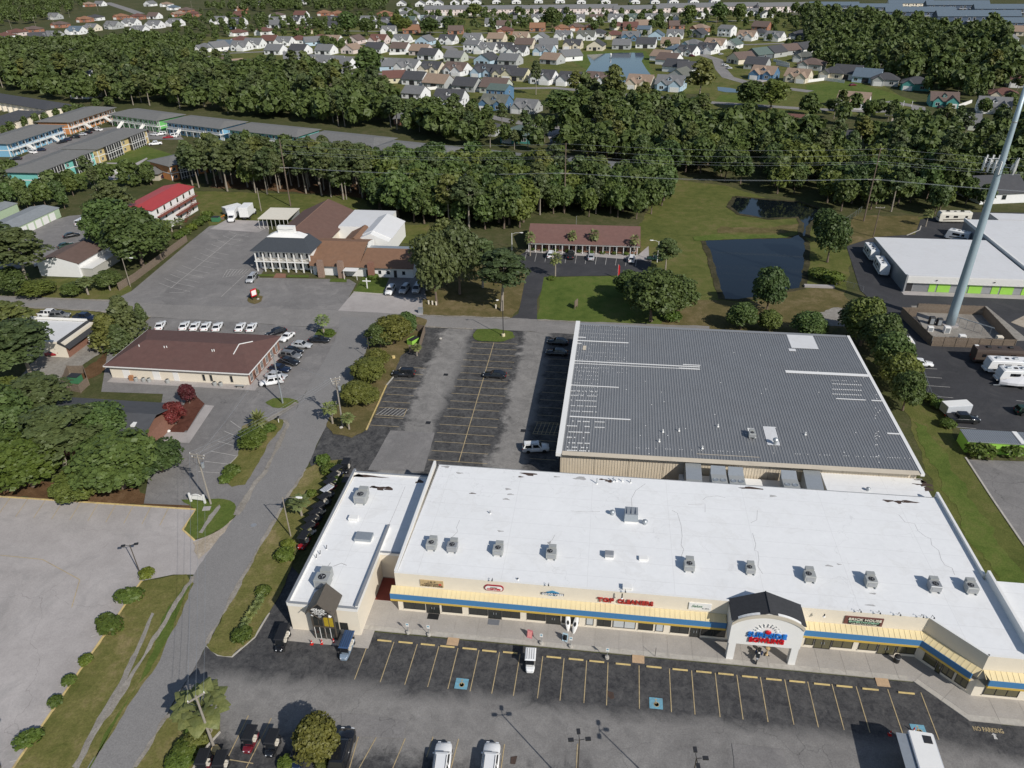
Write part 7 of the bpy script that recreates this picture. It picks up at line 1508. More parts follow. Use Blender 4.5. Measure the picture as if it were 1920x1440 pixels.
# streets, lawns, fences of the far neighbourhoods
flat('neighbourhood_turf', [(380, 70), (520, 60), (700, 40), (800, 30), (1080, 28), (1520, 30), (1560, 75), (1640, 150), (1720, 200), (1700, 215), (1330, 215), (1330, 175), (1180, 180), (960, 190), (900, 185), (740, 175), (700, 120), (560, 130), (380, 120)], Z1, M['lawn'])
def street(name, pts, w, m='road2', z=Z3):
 q = [G(*p) for p in pts]
 for a, c in zip(q, q[1:]):
  n = int((c-a).length/6)+1; HP.extend([(*a.lerp(c, i/n)[:2], w/2+2.5) for i in range(n)])
 L, Rr = strip_pts([tuple(G(*p)[:2]) for p in pts], w); return flat(name, [('w', p.x, p.y) for p in L]+[('w', p.x, p.y) for p in Rr[::-1]], z, M[m])
for pts, w in (([(1300, 100), (1320, 104), (1345, 112), (1352, 130), (1365, 145), (1400, 155), (1450, 163), (1520, 172)], 8), ([(960, 166), (1040, 165), (1110, 172), (1200, 180), (1340, 193), (1430, 199), (1520, 205), (1640, 209), (1675, 208)], 7), ([(1665, 190), (1690, 195), (1722, 201), (1722, 211), (1700, 217), (1660, 214)], 7), ([(380, 108), (430, 100), (520, 96), (640, 99)], 7), ([(640, 138), (740, 139), (860, 147), (960, 153)], 7), ([(830, 86), (848, 92), (852, 101), (880, 108), (960, 112)], 9), ([(560, 105), (700, 108), (800, 112)], 6), ([(640, 82), (800, 86), (960, 90), (1080, 95)], 7), ([(1280, 80), (1400, 84), (1500, 80)], 7), ([(1080, 42), (1300, 41), (1420, 38)], 8), ([(700, 31), (1080, 30), (1400, 27), (1560, 26)], 7), ([(820, 205), (900, 215), (960, 228), (1010, 236), (1090, 245), (1110, 250)], 7), ([(1700, 62), (1800, 64), (1920, 66)], 8), ([(200, 5), (240, 18), (262, 26)], 14), ([(1790, 270), (1850, 300), (1925, 310)], 6), ([(640, 58), (900, 62), (1100, 60)], 6)): street('street', pts, w)
flat('bare_lot', [(1672, 222), (1720, 222), (1735, 243), (1690, 246), (1668, 240)], Z3, M['sand']); flat('driveway', [(1025, 248), (1052, 242), (1058, 245), (1045, 258), (1030, 262)], Z3, M['conc']); flat('driveway', [(1400, 152), (1432, 148), (1440, 152), (1415, 158)], Z3, M['conc']); flat('driveway', [(868, 213), (888, 206), (894, 208), (878, 218)], Z3, M['conc']); flat('bare_lot', [(1100, 225), (1135, 215), (1120, 235)], Z3, M['conc'])
flat('green_common', [(1350, 178), (1440, 176), (1440, 196), (1340, 190)], Z2, M['green']); flat('green_common', [(1510, 160), (1590, 150), (1720, 190), (1640, 205), (1520, 190)], Z2, M['green']); flat('green_common', [(440, 100), (500, 97), (540, 105), (530, 116), (460, 112)], Z2, M['lawn']); flat('green_common', [(770, 27), (900, 29), (900, 42), (775, 42)], Z2, M['lawn']); flat('green_common', [(1670, 120), (1750, 110), (1920, 115), (1925, 135), (1750, 135)], Z2, M['green']); flat('lake_bank', [(1060, 108), (1090, 97), (1210, 96), (1218, 106), (1218, 125), (1235, 148), (1250, 160), (1225, 168), (1070, 165), (1080, 140), (1100, 130)], Z2, M['green'])
fence_lines = [((1418, 113), (1445, 108)), ((1450, 115), (1480, 123)), ((1455, 122), (1480, 127)), ((1515, 155), (1545, 151)), ((1545, 151), (1583, 156)), ((1795, 203), (1822, 193)), ((795, 170), (845, 165)), ((850, 172), (905, 172)), ((730, 103), (762, 102)), ((772, 79), (786, 78)), ((812, 76), (828, 74)), ((898, 78), (912, 76)), ((640, 82), (656, 80)), ((684, 79), (694, 78)), ((1466, 77), (1484, 74)), ((1318, 70), (1330, 66))]
for i, (a, c) in enumerate(fence_lines):
 p, q = G(*a), G(*c); d = q-p; L = d.length; o = empty('white_fence', (p.x, p.y, 0), math.atan2(d.y, d.x), 'white yard fence, %s counted from the left of the far gardens' % nth(sorted(range(len(fence_lines)), key=lambda j: fence_lines[j][0][0]).index(i)+1), 'fence', 'white fences round the far gardens', local=True)
 n = max(2, int(L/2.6))
 for k in range(n): MB().box(k*L/n+.06, (k+1)*L/n-.06, -.04, .04, .05, 1.8).build('fence_panel', M['white'], o); MB().box(k*L/n-.06, k*L/n+.06, -.07, .07, 0, 1.95).build('post', M['white'], o)
for k, co, a, c, lb in (('sedan', 'navy', (855, 206), (841, 206), 'navy car on the street before the dark hipped house'), ('suv', 'white', (870, 201), (862, 198), 'white SUV on the drive before the dark hipped house'), ('van', 'white', (920, 210), (906, 208), 'white van before the blue house'), ('pickup', 'black', (930, 203), (918, 203), 'black pickup before the blue house'), ('suv', 'black', (895, 199), (884, 203), 'black SUV between the two garages'), ('suv', 'red', (541, 95), (541, 91), 'red car between the two white garages'), ('sedan', 'black', (430, 96), (415, 97), 'black car at the end of the far cul-de-sac'), ('sedan', 'white', (1358, 126), (1377, 129), 'white car at the bend of the curving street'), ('suv', 'white', (1353, 123), (1366, 123), 'white SUV at the bend of the curving street'), ('sedan', 'silver', (1361, 129), (1374, 127), 'silver car at the bend of the curving street'), ('sedan', 'silver', (1347, 102), (1356, 101), 'silver car driving on the curving street'), ('suv', 'maroon', (1292, 105), (1303, 105), 'dark red SUV parked left on the curving street'), ('sedan', 'black', (1757, 202), (1770, 200), 'black car before the open garage'), ('suv', 'black', (1128, 168), (1134, 164), 'dark car on the drive below the lake'), ('pickup', 'white', (1050, 158), (1060, 158), 'white pickup before the near shore houses'), ('sedan', 'maroon', (1592, 160), (1606, 159), 'dark red car by the slate roofed house')):
 V(k, co, a, c, lb, 'cars in the far streets')
c = G(1145, 109); o = empty('lake_fountain', (c.x, c.y, .1), 0, 'small white fountain jet in the far lake', 'fountain'); MB().lathe([(.05, 0), (.5, 1.5), (.8, 2.6), (.3, 3.4), (.02, 3.6)], 10, (c.x, c.y, .1)).build('water_jet', M['white'], o); MB().lathe([(1.2, 0), (1.2, .15), (.2, .2)], 12, (c.x, c.y, .1)).build('float', M['dark'], o)
# ================================================================== trees, palms, shrubs
NP = np.random.default_rng(11)
def cards(cen, rad, n, size, flat=1.0, up=.25, inner=.7):
 """leaf clumps over the shell of one lump: returns quads (4n, 3)"""
 d = NP.normal(size=(n, 3)); d /= np.linalg.norm(d, axis=1)[:, None]; d[:, 2] = np.where(d[:, 2] < -.45, -d[:, 2], d[:, 2])
 rr = rad*(inner+(1.12-inner)*NP.random(n)**.6)
 p = np.asarray(cen)+d*rr[:, None]*np.array([1, 1, flat])
 nn = d+NP.normal(scale=.55, size=(n, 3)); nn[:, 2] += up; nn /= np.linalg.norm(nn, axis=1)[:, None]
 a = NP.normal(size=(n, 3)); u = np.cross(nn, a); u /= np.linalg.norm(u, axis=1)[:, None]; w = np.cross(nn, u)
 s = size*(.6+.8*NP.random(n)); u *= s[:, None]*.5; w *= (s*(.55+.4*NP.random(n)))[:, None]*.5
 fold = nn*(s*.12)[:, None]
 return np.stack([p-u-w, p+u-w+fold, p+u+w, p-u+w+fold], 1).reshape(-1, 3)
def quads_mesh(name, V_, m):
 n = len(V_)//4; me = bpy.data.meshes.new(name)
 me.vertices.add(4*n); me.vertices.foreach_set('co', V_.astype(np.float32).ravel())
 me.loops.add(4*n); me.loops.foreach_set('vertex_index', np.arange(4*n, dtype=np.int32))
 me.polygons.add(n); me.polygons.foreach_set('loop_start', np.arange(0, 4*n, 4, dtype=np.int32))
 me.update(); me.validate(); me.materials.append(m); return me
def crown_broad(R_, H, th, nl, n, s, seed):
 r = random.Random(seed); Q = []; cz = th+(H-th)*.52; hz = (H-th)*.5
 for i in range(nl):
  a = i*2.4+r.random(); t = (i+.5)/nl; z = 1-1.75*t; k = math.sqrt(max(.05, 1-z*z))*r.uniform(.55, .82)
  rad = R_*r.uniform(.3, .46)*(1 if nl < 18 else .85)
  Q.append(cards((math.cos(a)*k*R_*.8, math.sin(a)*k*R_*.8, cz+z*hz*.72), rad, n, s, .85))
 Q.append(cards((0, 0, cz), R_*.6, n, s*1.2, hz/R_*1.0, inner=.3))
 return np.concatenate(Q)
def crown_pine(R_, H, th, nl, n, s, seed):
 r = random.Random(seed); Q = []
 for i in range(nl):
  t = (i+.5)/nl; a = i*2.4+r.uniform(-.5, .5); w = (math.sin(math.pi*min(1, .18+t*.82))**.7)*r.uniform(.45, .9)
  Q.append(cards((math.cos(a)*w*R_*.75, math.sin(a)*w*R_*.75, th+(H-th)*(.04+t*.92)), R_*r.uniform(.28, .42)*(1.05-.45*t), n, s, .5, .5))
 return np.concatenate(Q)
def crown_cone(R_, H, nl, n, s, seed):
 r = random.Random(seed); Q = []
 for i in range(nl):
  t = i/(nl-1); a = i*2.4; w = (1-t)*.9+.05
  Q.append(cards((math.cos(a)*w*R_*.6, math.sin(a)*w*R_*.6, H*(.1+t*.84)), R_*(.26+.3*(1-t)), n, s, .9))
 return np.concatenate(Q)
def crown_bush(R_, H, nl, n, s, seed, ax=1.0):
 r = random.Random(seed); Q = [cards((0, 0, H*.42), R_*.82, n*4, s, H/R_*.55)]; Q[0][:, 0] *= ax
 for i in range(nl):
  a = i*2.4; k = R_*.55*math.sqrt((i+.5)/nl); Q.append(cards((math.cos(a)*k*ax, math.sin(a)*k, H*(.5+.18*r.random())*(1-.25*k/R_)), R_*.38, n, s, .8))
 q = np.concatenate(Q); q[:, 2] = np.maximum(q[:, 2], .03); return q
def trunk_mesh(name, th, H, r0, lean, nb, seed, R_, m):
 r = random.Random(seed); b = MB(); P = [(0, 0, 0), (lean*.35, 0, th*.5), (lean, 0, th), (lean*1.1, 0, th+(H-th)*.55)]; rad = [r0*1.25, r0*.85, r0*.65, r0*.25]
 for i in range(3): b.tube(P[i], P[i+1], rad[i], rad[i+1], 7)
 for i in range(nb):
  a = i*2.4+r.random(); z0 = th*(.82+.18*r.random())+(H-th)*.35*r.random(); k = R_*r.uniform(.45, .75)
  b.tube((lean, 0, z0), (lean+math.cos(a)*k, math.sin(a)*k, z0+(H-th)*r.uniform(.12, .35)), r0*.35, r0*.1, 5)
 return b.mesh(name, m)
TM = {}
def tmesh(kind, lod, v):
 """crown and trunk meshes of a unit tree (10 m tall broadleaf, 16 m pine, 1 m bush radius)"""
 k = (kind, lod, v)
 if k in TM: return TM[k]
 sd = {'broad': 3, 'pine': 5, 'cone': 7, 'bush': 11, 'hedge': 13}[kind]*10+v
 if kind == 'broad':
  q = crown_broad(4.4, 10, 1.1, *((30, 210, .4) if lod == 0 else (20, 70, .75) if lod == 1 else (11, 26, 1.6)), sd); t = trunk_mesh('trunk', 2.6, 10, .24, .2, 6, sd, 4.4, M['bark'])
 elif kind == 'pine':
  q = crown_pine(4.2, 16, 7.5, *((30, 120, .42) if lod == 0 else (22, 52, .72) if lod == 1 else (12, 22, 1.5)), sd); t = trunk_mesh('trunk', 9, 16, .22, .3, 7, sd, 3.6, M['barkpale'])
 elif kind == 'cone':
  q = crown_cone(3.2, 9, 22, 110 if lod == 0 else 40, .5 if lod == 0 else .9, sd); t = trunk_mesh('trunk', 2, 9, .18, 0, 0, sd, 3, M['bark'])
 else:
  q = crown_bush(1, 1.25, 9, 60, .2, sd, 1.0 if kind == 'bush' else 1.5); t = None
 m = {'broad': 'leafA', 'pine': 'leafP', 'cone': 'leafP', 'bush': 'leafS', 'hedge': 'leafS'}[kind]
 TM[k] = (quads_mesh('crown', q, M[m]), t); return TM[k]
NAMES = {'broad': 'broadleaf_tree', 'pine': 'pine_tree', 'cone': 'cedar_tree', 'bush': 'shrub', 'hedge': 'hedge_bush'}
def plant(kind, x, y, H, R_, label, lod=0, leaf=None, group=None, lean=None):
 v = rng.randrange(6 if lod else 5); cm, tm = tmesh(kind, lod, v); base = {'broad': (10, 4.4), 'pine': (16, 4.2), 'cone': (9, 3.2), 'bush': (1.25, 1), 'hedge': (1.25, 1)}[kind]
 z = .1
 r = empty(NAMES[kind], (x, y, z), rng.uniform(0, 6.28), label, {'broad': 'tree', 'pine': 'pine tree', 'cone': 'cedar', 'bush': 'shrub', 'hedge': 'bush'}[kind], group, local=True)
 r.scale = (R_/base[1], R_/base[1], H/base[0])
 if lean is not None: r.rotation_euler = (lean, 0, 0)
 c = link('crown', cm, r)
 if leaf: c.data = leafcopy(cm, leaf)
 if tm: link('trunk', tm, r)
 return r
LC = {}
def leafcopy(me, leaf):
 k = (me.name, leaf)
 if k not in LC: LC[k] = me.copy(); LC[k].materials.clear(); LC[k].materials.append(M[leaf]); LC[k].name = 'crown'
 return LC[k]
def tree(kind, bx, by, H, R_, label, leaf=None, lod=0, group=None, lean=None):
 p = G(bx, by); HP.append((p.x, p.y, R_*.8)); return plant(kind, p.x, p.y, H, R_, label, lod, leaf, group, lean)
# ---- palms
def frond_mesh(L, w, seg, droop, fan):
 b = MB(); P = []
 for i in range(seg+1):
  t = i/seg; P.append((L*t*(1-.25*droop*t), L*(.5*t-droop*t*t)))
 for i in range(seg):
  (x0, z0), (x1, z1) = P[i], P[i+1]; w0, w1 = w*math.sin(math.pi*min(1, .12+.88*i/seg)), w*math.sin(math.pi*min(.98, .12+.88*(i+1)/seg))
  if fan and i < seg*.45: w0 = w1 = .03
  for s in (-1, 1): b.add([(x0, 0, z0), (x1, 0, z1), (x1, s*w1, z1-.25*w1), (x0, s*w0, z0-.25*w0)], [(0, 1, 2, 3)])
 return b
def palm_meshes(seed, th, L, n, fan):
 r = random.Random(seed); b = MB()
 for i in range(n):
  a = i*2.39996+r.uniform(-.2, .2); e = R(80-115*(i/n)+r.uniform(-8, 8)); q = frond_mesh(L*r.uniform(.8, 1.1), L*(.28 if fan else .13), 5, .45+.25*i/n, fan)
  q.xf(Matrix.Translation((0, 0, th)) @ Matrix.Rotation(a, 4, 'Z') @ Matrix.Rotation(-e*.75, 4, 'Y')); b.add(q.v, q.f)
 c = b.mesh('crown', M['leafF'], fix=False); t = MB()
 for i in range(6): t.tube((0, 0, th*i/6), (0, 0, th*(i+1)/6), .24-.012*i, .2-.01*i, 8)
 sk = MB()
 for i in range(14):
  a = i*2.4; sk.tube((0, 0, th-.2), (math.cos(a)*.75, math.sin(a)*.75, th-.7-.5*r.random()), .05, .02, 4)
 return c, t.mesh('trunk', M['barkpale']), sk.mesh('dead_skirt', M['wood'])
PMS = [palm_meshes(1, 4.2, 2.2, 42, True), palm_meshes(2, 4.6, 2.3, 46, True), palm_meshes(3, 1.0, 1.9, 46, False)]
def palm(bx, by, H, R_, label, v=0, group=None):
 p = G(bx, by); HP.append((p.x, p.y, R_)); c, t, s = PMS[v]; r = empty('palm_tree', (p.x, p.y, .1), rng.uniform(0, 6), label, 'palm', group, local=True)
 b = (1.0+1.0) if v == 2 else 5.4
 r.scale = (R_/2.1, R_/2.1, H/b); link('crown', c, r); link('trunk', t, r); link('dead_skirt', s, r); return r
# ---- single trees of the near and middle ground
for a in (('broad', 232, 915, 9.5, 7.6, 'spreading dark oak at the right of the lower left clump'), ('broad', 262, 905, 7.5, 5, 'lower oak limb mass at the right tip of the lower left clump'), ('pine', 128, 880, 12, 7.6, 'broad pine with bare twigs at the middle of the lower left clump'), ('broad', 64, 912, 9.5, 6.8, 'bright green oak at the left of the lower left clump'), ('broad', 18, 845, 12, 8, 'tall tree cut off by the left edge above the concrete lot'), ('pine', 95, 800, 11, 6.5, 'brownish pine at the top of the lower left clump'), ('broad', 152, 938, 5, 4.2, 'low round tree at the kerb of the concrete lot'), ('broad', 205, 838, 8.5, 5.5, 'dark oak against the charcoal roof'), ('broad', 12, 920, 8, 5, 'dark tree at the left edge by the concrete lot'), ('broad', 305, 885, 5.5, 4.4, 'small dark oak leaning over the side car park'),
   ('pine', 62, 712, 13.5, 7.5, 'open spreading pine beside the flat roofed shop'), ('pine', 8, 735, 14, 7.5, 'dark pine at the left edge below the flat roofed shop'), ('pine', 30, 660, 12, 6.5, 'pine in front of the flat roofed shop at the left edge'), ('broad', 25, 790, 9, 5, 'dark tree at the end of the gravel drive'),
   ('cone', 240, 634, 10, 4.6, 'tall bushy cedar beside the brown roofed building'), ('cone', 208, 652, 8, 4.2, 'lower cedar left of its tall neighbour by the brown roof'), ('cone', 228, 656, 6, 3.2, 'blue green cedar at the front of the cedar pair'), ('cone', 266, 602, 4.5, 1.6, 'thin young tree right of the cedars'),
   ('broad', 268, 500, 16, 9.5, 'huge dark oak beside the red roofed block'), ('broad', 222, 478, 16.5, 8.5, 'big oak at the left of the mass by the red roof'), ('pine', 226, 440, 17, 7, 'pale pine rising above the big oaks by the red roof'), ('broad', 296, 470, 9, 6, 'oak crown at the board fence'), ('broad', 205, 540, 4.5, 4, 'round shrub tree at the start of the board fence'),
   ('pine', 55, 548, 17, 8.5, 'large leaning pine beside the white workshop'), ('pine', 15, 520, 16, 7.5, 'dark pine at the left edge near the white workshop'), ('broad', 28, 552, 7, 5, 'dark bushy tree at the street left edge'), ('broad', 75, 556, 4, 5, 'low dark bushes under the leaning pine'), ('broad', 138, 556, 3.5, 3.2, 'round bush beside the palm at the street'),
   ('full', 819, 572, 18, 5.6, 'tall pine left of the brick office drive, nearest the street'), ('full', 862, 552, 18.5, 6.2, 'tall broad pine behind the nearest one by the restaurant'), ('full', 838, 535, 17.5, 5.6, 'tall pine beside the restaurant end wall'), ('pine', 800, 545, 15, 5, 'pine overhanging the bays beside the restaurant'), ('pine', 941, 583, 15.5, 7.2, 'leaning pine with a dark bare trunk at the street'), ('pine', 905, 540, 13, 5.2, 'smaller pine left of the leaning pine'),
   ('broad', 1220, 603, 12.5, 7.4, 'large round oak behind the warehouse'), ('broad', 1268, 592, 9.5, 5.5, 'oak crown right of the large round oak'), ('broad', 1178, 560, 7, 4.2, 'lower oak limb over the office lawn'), ('pine', 1247, 512, 9.5, 4, 'small pine right of the office lot'), ('broad', 1436, 588, 11.5, 4.6, 'single tree with a bare trunk beside the pond'), ('broad', 1551, 492, 13.5, 5.2, 'dense dark tree at the right shore of the pond'), ('broad', 1540, 455, 10, 4.2, 'dark tree behind the one on the right shore'), ('bush', 1535, 520, 2.5, 3.2, 'low shrubs at the pond outlet'), ('bush', 1560, 530, 3, 3.4, 'shrubs beside the storage drive'),
   ('broad', 1388, 618, 6.3, 4, 'round tree behind the warehouse, left of three'), ('broad', 1440, 622, 5.2, 3.2, 'round tree behind the warehouse, middle of three'), ('broad', 1514, 634, 6, 4.4, 'round tree behind the warehouse, right of three'),
   ('broad', 1612, 648, 11, 5.4, 'tallest tree at the far corner of the warehouse'), ('broad', 1598, 628, 8, 4.2, 'tree behind the tallest at the warehouse corner'), ('broad', 1645, 672, 10, 5, 'second tree along the warehouse side'), ('broad', 1662, 705, 9.2, 4.6, 'third tree along the warehouse side'), ('broad', 1680, 738, 8.8, 4.2, 'fourth tree along the warehouse side'), ('broad', 1692, 770, 8, 3.6, 'nearest tree along the warehouse side'), ('broad', 1630, 645, 7, 4, 'dark tree between the tallest and the boat'),
   ('broad', 738, 645, 6.6, 4.7, 'large rounded tree at the head of the lot island'), ('broad', 714, 652, 5.6, 3.6, 'tree at the left of the lot island head'), ('broad', 762, 630, 5.6, 3.2, 'tree beside the lime green bin'), ('broad', 692, 715, 4.6, 4.3, 'yellow green tree at the middle of the lot island'), ('broad', 668, 757, 4.4, 3.6, 'reddish green tree low on the lot island'), ('broad', 707, 690, 4, 3.2, 'shrubby tree beside the black SUV'), ('broad', 690, 758, 3.4, 2.8, 'shrubby tree by the hatched bay'),
   ('broad', 600, 1418, 5.6, 3.0, 'round yellow green tree between the cars at the bottom'), ('broad', 478, 838, 3.4, 3.1, 'thick bright shrub below the shaggy palm')):
 tree('broad' if a[0] == 'full' else a[0], *a[1:5], a[5], leaf='leafP' if a[0] == 'full' else 'leafY' if any(k in a[5] for k in ('yellow green', 'reddish green', 'shrubby tree', 'rounded tree')) else 'leafS' if 'bright' in a[5] else None, lean=R(-4) if 'leaning' in a[5] else None)
for x, y, H, R_, lb in ((356, 757, 4.2, 1.9, 'red flowering crape myrtle, farther one'), (330, 796, 4.6, 2.6, 'red flowering crape myrtle, larger nearer one')): tree('broad', x, y, H, R_, lb, leaf='leafR')
for a in ((166, 553, 4.5, 2.6, 'shaggy palm at the street edge beside the white workshop', 0), (608, 628, 4.2, 2.1, 'palm on the round island by the crossing', 1), (488, 806, 3.4, 2.4, 'shaggy grey palm on the side road island', 2), (624, 795, 4.0, 1.8, 'small palm left at the tip of the lot island', 1), (655, 806, 3.2, 1.6, 'small palm right at the tip of the lot island', 0), (392, 1372, 5.6, 3.9, 'large fan palm at the bottom by the leaning pole', 0), (566, 968, 3.2, 1.9, 'fan palm by the golf carts and the street lamp', 1), (575, 1008, 1.6, 1.3, 'low palm below the street lamp', 2), (994, 480, 6.0, 1.9, 'palm at the left end of the brick office', 1), (1072, 471, 5.6, 1.9, 'second palm before the brick office', 0), (1113, 473, 5.8, 1.9, 'third palm before the brick office', 1), (1188, 480, 5.8, 1.9, 'palm at the right end of the brick office', 0), (1041, 521, 6.0, 2.0, 'palm on the lawn edge across the office lot', 1), (1735, 425, 5, 2, 'palm beyond the storage yard', 0), (782, 668, 2.4, 1.4, 'small palm beside the lime green bin', 1), (207, 545, 3.2, 1.8, 'small palm at the board fence', 1), (323, 435, 3.5, 2.2, 'palm at the far end of the board fence', 0), (340, 432, 3.2, 2, 'second palm at the far end of the board fence', 1)): palm(*a)
hb = [('277', 1081, 1.25, 1.25), (245, 1124, 1.55, 1.6), (208, 1178, 1.6, 1.75), (163, 1243, 1.1, 1.0), (132, 1281, 1.1, .95), (106, 1321, 1.1, .95), (56, 1392, 1.4, 1.25)]
for i, (x, y, H, R_) in enumerate(hb): tree('hedge' if i in (1, 2, 6) else 'bush', float(x), y, H, R_, 'clipped round bush by the concrete lot kerb, %s from the top' % nth(i+1), group='clipped bushes along the concrete lot')
for i, (x, y, H, R_, lb) in enumerate([(536, 1047, 1.5, 1.7, 'clipped bush at the corner of the cart row'), (541, 1027, 1.2, 1.2, 'dark bush above the clipped one at the cart row'), (495, 1113, 1.1, 1.2, 'low bush at the top of the roadside planting'), (456, 1197, 1.4, 1.5, 'round bush at the bottom of the roadside planting'), (619, 886, 1.5, 1.6, 'round bush at the top of the cart row'), (606, 868, 1.4, 1.5, 'bush behind the round one at the top of the cart row'), (628, 905, 1.0, 1.2, 'dark bush among the first golf carts'), (585, 930, 1.0, 1.0, 'bush left of the fan palm'), (436, 889, 1.5, 1.7, 'bright bush at the lower end of the side road island'), (424, 903, 1.2, 1.3, 'smaller bright bush at the tip of the side road island'), (505, 808, 1.2, 1.6, 'bright shrub right of the shaggy palm'), (618, 627, 1.0, 1.4, 'low bush right of the crossing palm'), (372, 1392, 1.6, 1.6, 'yellow green shrub under the fan palm'), (350, 1412, 1.4, 1.7, 'shrub left of the red golf cart'), (338, 1436, 1.3, 1.7, 'dark shrub at the bottom edge by the carts'), (366, 1372, 1.4, 1.3, 'shrub behind the leaning pole'), (540, 1436, 1.0, 1.2, 'low shrub below the round tree'), (610, 1432, .9, 1.2, 'reddish low shrub below the round tree'),
  (1835, 852, 2.4, 2.8, 'bushy shrub before the carport shed, left one'), (1893, 852, 2.2, 2.4, 'bushy shrub before the carport shed, right one'), (1757, 765, 1.8, 1.5, 'shrub beside the grey cargo trailer'), (1742, 752, 1.6, 1.4, 'shrub at the yard fence'), (1775, 800, 1.5, 1.6, 'weedy shrub below the black pickup'), (480, 556, 2.2, 1.2, 'small bush beside the roadside sign'), (601, 516, 1.2, 1.1, 'bush at the corner of the restaurant porch'), (700, 523, 1.3, 1.8, 'bush behind the white cross'), (1035, 524, .8, 1.3, 'bush at the foot of the lawn palm'), (1260, 600, 2.2, 2.6, 'shrub beside the large round oak')]):
 tree('bush', x, y, H, R_, lb, leaf='leafY' if 'yellow' in lb or 'reddish' in lb else None)
for i in range(9): tree('bush', 998+i*22, 470+i*1.1, .9, .9, 'small round shrub before the brick office, %s from the left' % nth(i+1), group='small shrubs before the brick office')
for i, (x, y) in enumerate([(490, 1128), (484, 1140), (477, 1150), (470, 1160), (463, 1172), (458, 1183)]): palm(x, y, .95, .95, 'spiky yucca in the roadside planting, %s from the top' % nth(i+1), 2, 'spiky yuccas in the roadside planting')
hl = [(338, 447), (348, 440), (360, 432), (372, 424), (383, 416), (390, 408)]
for i, (x, y) in enumerate(hl): tree('bush', x, y, 2.2, 2.2, 'bright hedge shrub at the head of the restaurant lot, %s from the left' % nth(i+1), group='hedge at the head of the restaurant lot')
# ---- woods: scattered inside ground outlines, clear of footprints
def inside(x, y, P):
 c = False; n = len(P); j = n-1
 for i in range(n):
  if (P[i][1] > y) != (P[j][1] > y) and x < (P[j][0]-P[i][0])*(y-P[i][1])/(P[j][1]-P[i][1])+P[i][0]: c = not c
  j = i
 return c
for q in ((-82, 200, 16), (-70, 185, 14), (-92, 186, 12), (-87, 212, 14), (-144, 221, 13), (-6, 211, 10), (-18, 211, 10), (5, 211, 10), (-148, 182, 11), (-122, 135, 9), (-187, 214, 12), (90, 198, 24), (118, 212, 26)): HP.append(q)
HPA = np.array([h[:3] for h in HP])
WOODS = []
def woods(px, gap, pine, hmin, hmax, where, clear=0.0):
 P = gl(*px); xs = [p[0] for p in P]; ys = [p[1] for p in P]; a = abs(sum(P[i-1][0]*P[i][1]-P[i][0]*P[i-1][1] for i in range(len(P))))/2
 n = int(a/(gap*gap)); got = []; tries = 0
 while len(got) < n and tries < n*14:
  tries += 1; x, y = rng.uniform(min(xs), max(xs)), rng.uniform(min(ys), max(ys))
  if not inside(x, y, P): continue
  if np.any((HPA[:, 0]-x)**2+(HPA[:, 1]-y)**2 < (HPA[:, 2]+1.2+clear)**2): continue
  if any((x-p[0])**2+(y-p[1])**2 < (gap*.62)**2 for p in got[-400:]): continue
  got.append((x, y)); k = 'pine' if rng.random() < pine else 'broad'; H = rng.uniform(hmin, hmax)*(1.0 if k == 'pine' else .8); WOODS.append((k, x, y, H, H*rng.uniform(.25, .34) if k == 'pine' else H*rng.uniform(.36, .48), where))
woods([(335, 318), (338, 345), (400, 358), (520, 366), (690, 378), (690, 345), (600, 330), (470, 318), (400, 300)], 6.0, .85, 12, 17, 'in the tall pine belt behind the restaurant')
woods([(690, 375), (705, 398), (810, 425), (985, 436), (985, 406), (1200, 413), (1252, 400), (1245, 350), (1190, 330), (1050, 335), (900, 325), (800, 318), (690, 330)], 5.8, .12, 11, 18, 'in the dense belt behind the brick office')
woods([(340, 300), (420, 275), (520, 285), (690, 300), (860, 300), (900, 320), (690, 328), (500, 318)], 15, .5, 8, 11, 'among the apartment courtyards')
woods([(-60, 150), (0, 165), (145, 196), (240, 197), (340, 207), (460, 219), (600, 236), (730, 248), (870, 278), (880, 262), (740, 215), (715, 180), (640, 155), (560, 148), (440, 142), (330, 128), (150, 128), (-60, 105)], 9, .35, 11, 19, 'in the wide wood behind the apartments')
woods([(1060, 300), (1180, 308), (1250, 332), (1370, 345), (1480, 375), (1590, 400), (1720, 403), (1850, 398), (1960, 370), (1960, 315), (1800, 300), (1700, 262), (1560, 285), (1440, 250), (1330, 225), (1180, 205), (1100, 190), (1070, 205)], 8.4, .15, 10, 17, 'in the wood beyond the pond')
woods([(745, 225), (820, 205), (850, 218), (1000, 240), (1060, 262), (1010, 285), (890, 275)], 10, .3, 8, 13, 'around the navy gabled house', 1)
woods([(1480, 25), (1512, 40), (1505, 75), (1520, 130), (1600, 140), (1720, 175), (1840, 185), (1900, 160), (1875, 62), (1780, 60), (1640, 45), (1560, 40)], 13, .12, 12, 21, 'in the dark grove below the slate terraces')
woods([(-60, 60), (-60, 108), (150, 126), (330, 126), (380, 118), (370, 95), (330, 82), (260, 78), (120, 92), (60, 92), (0, 85)], 12, .2, 11, 16, 'in the wood at the upper left')
woods([(-60, 8), (-60, 55), (60, 45), (150, 22), (165, 5), (60, 2)], 21, .2, 11, 16, 'in the wood at the top left corner')
woods([(380, 20), (520, 0), (700, 0), (740, 14), (700, 24), (520, 22), (440, 24)], 19, .2, 11, 16, 'in the trees along the top edge')
woods([(320, 40), (430, 32), (640, 50), (650, 100), (520, 70), (430, 70), (340, 100)], 19, .2, 8, 13, 'between the red roofed rows')
woods([(640, 40), (760, 20), (1300, 20), (1480, 30), (1500, 60), (1280, 60), (1000, 60), (700, 62)], 26, .2, 8, 13, 'among the upper house rows')
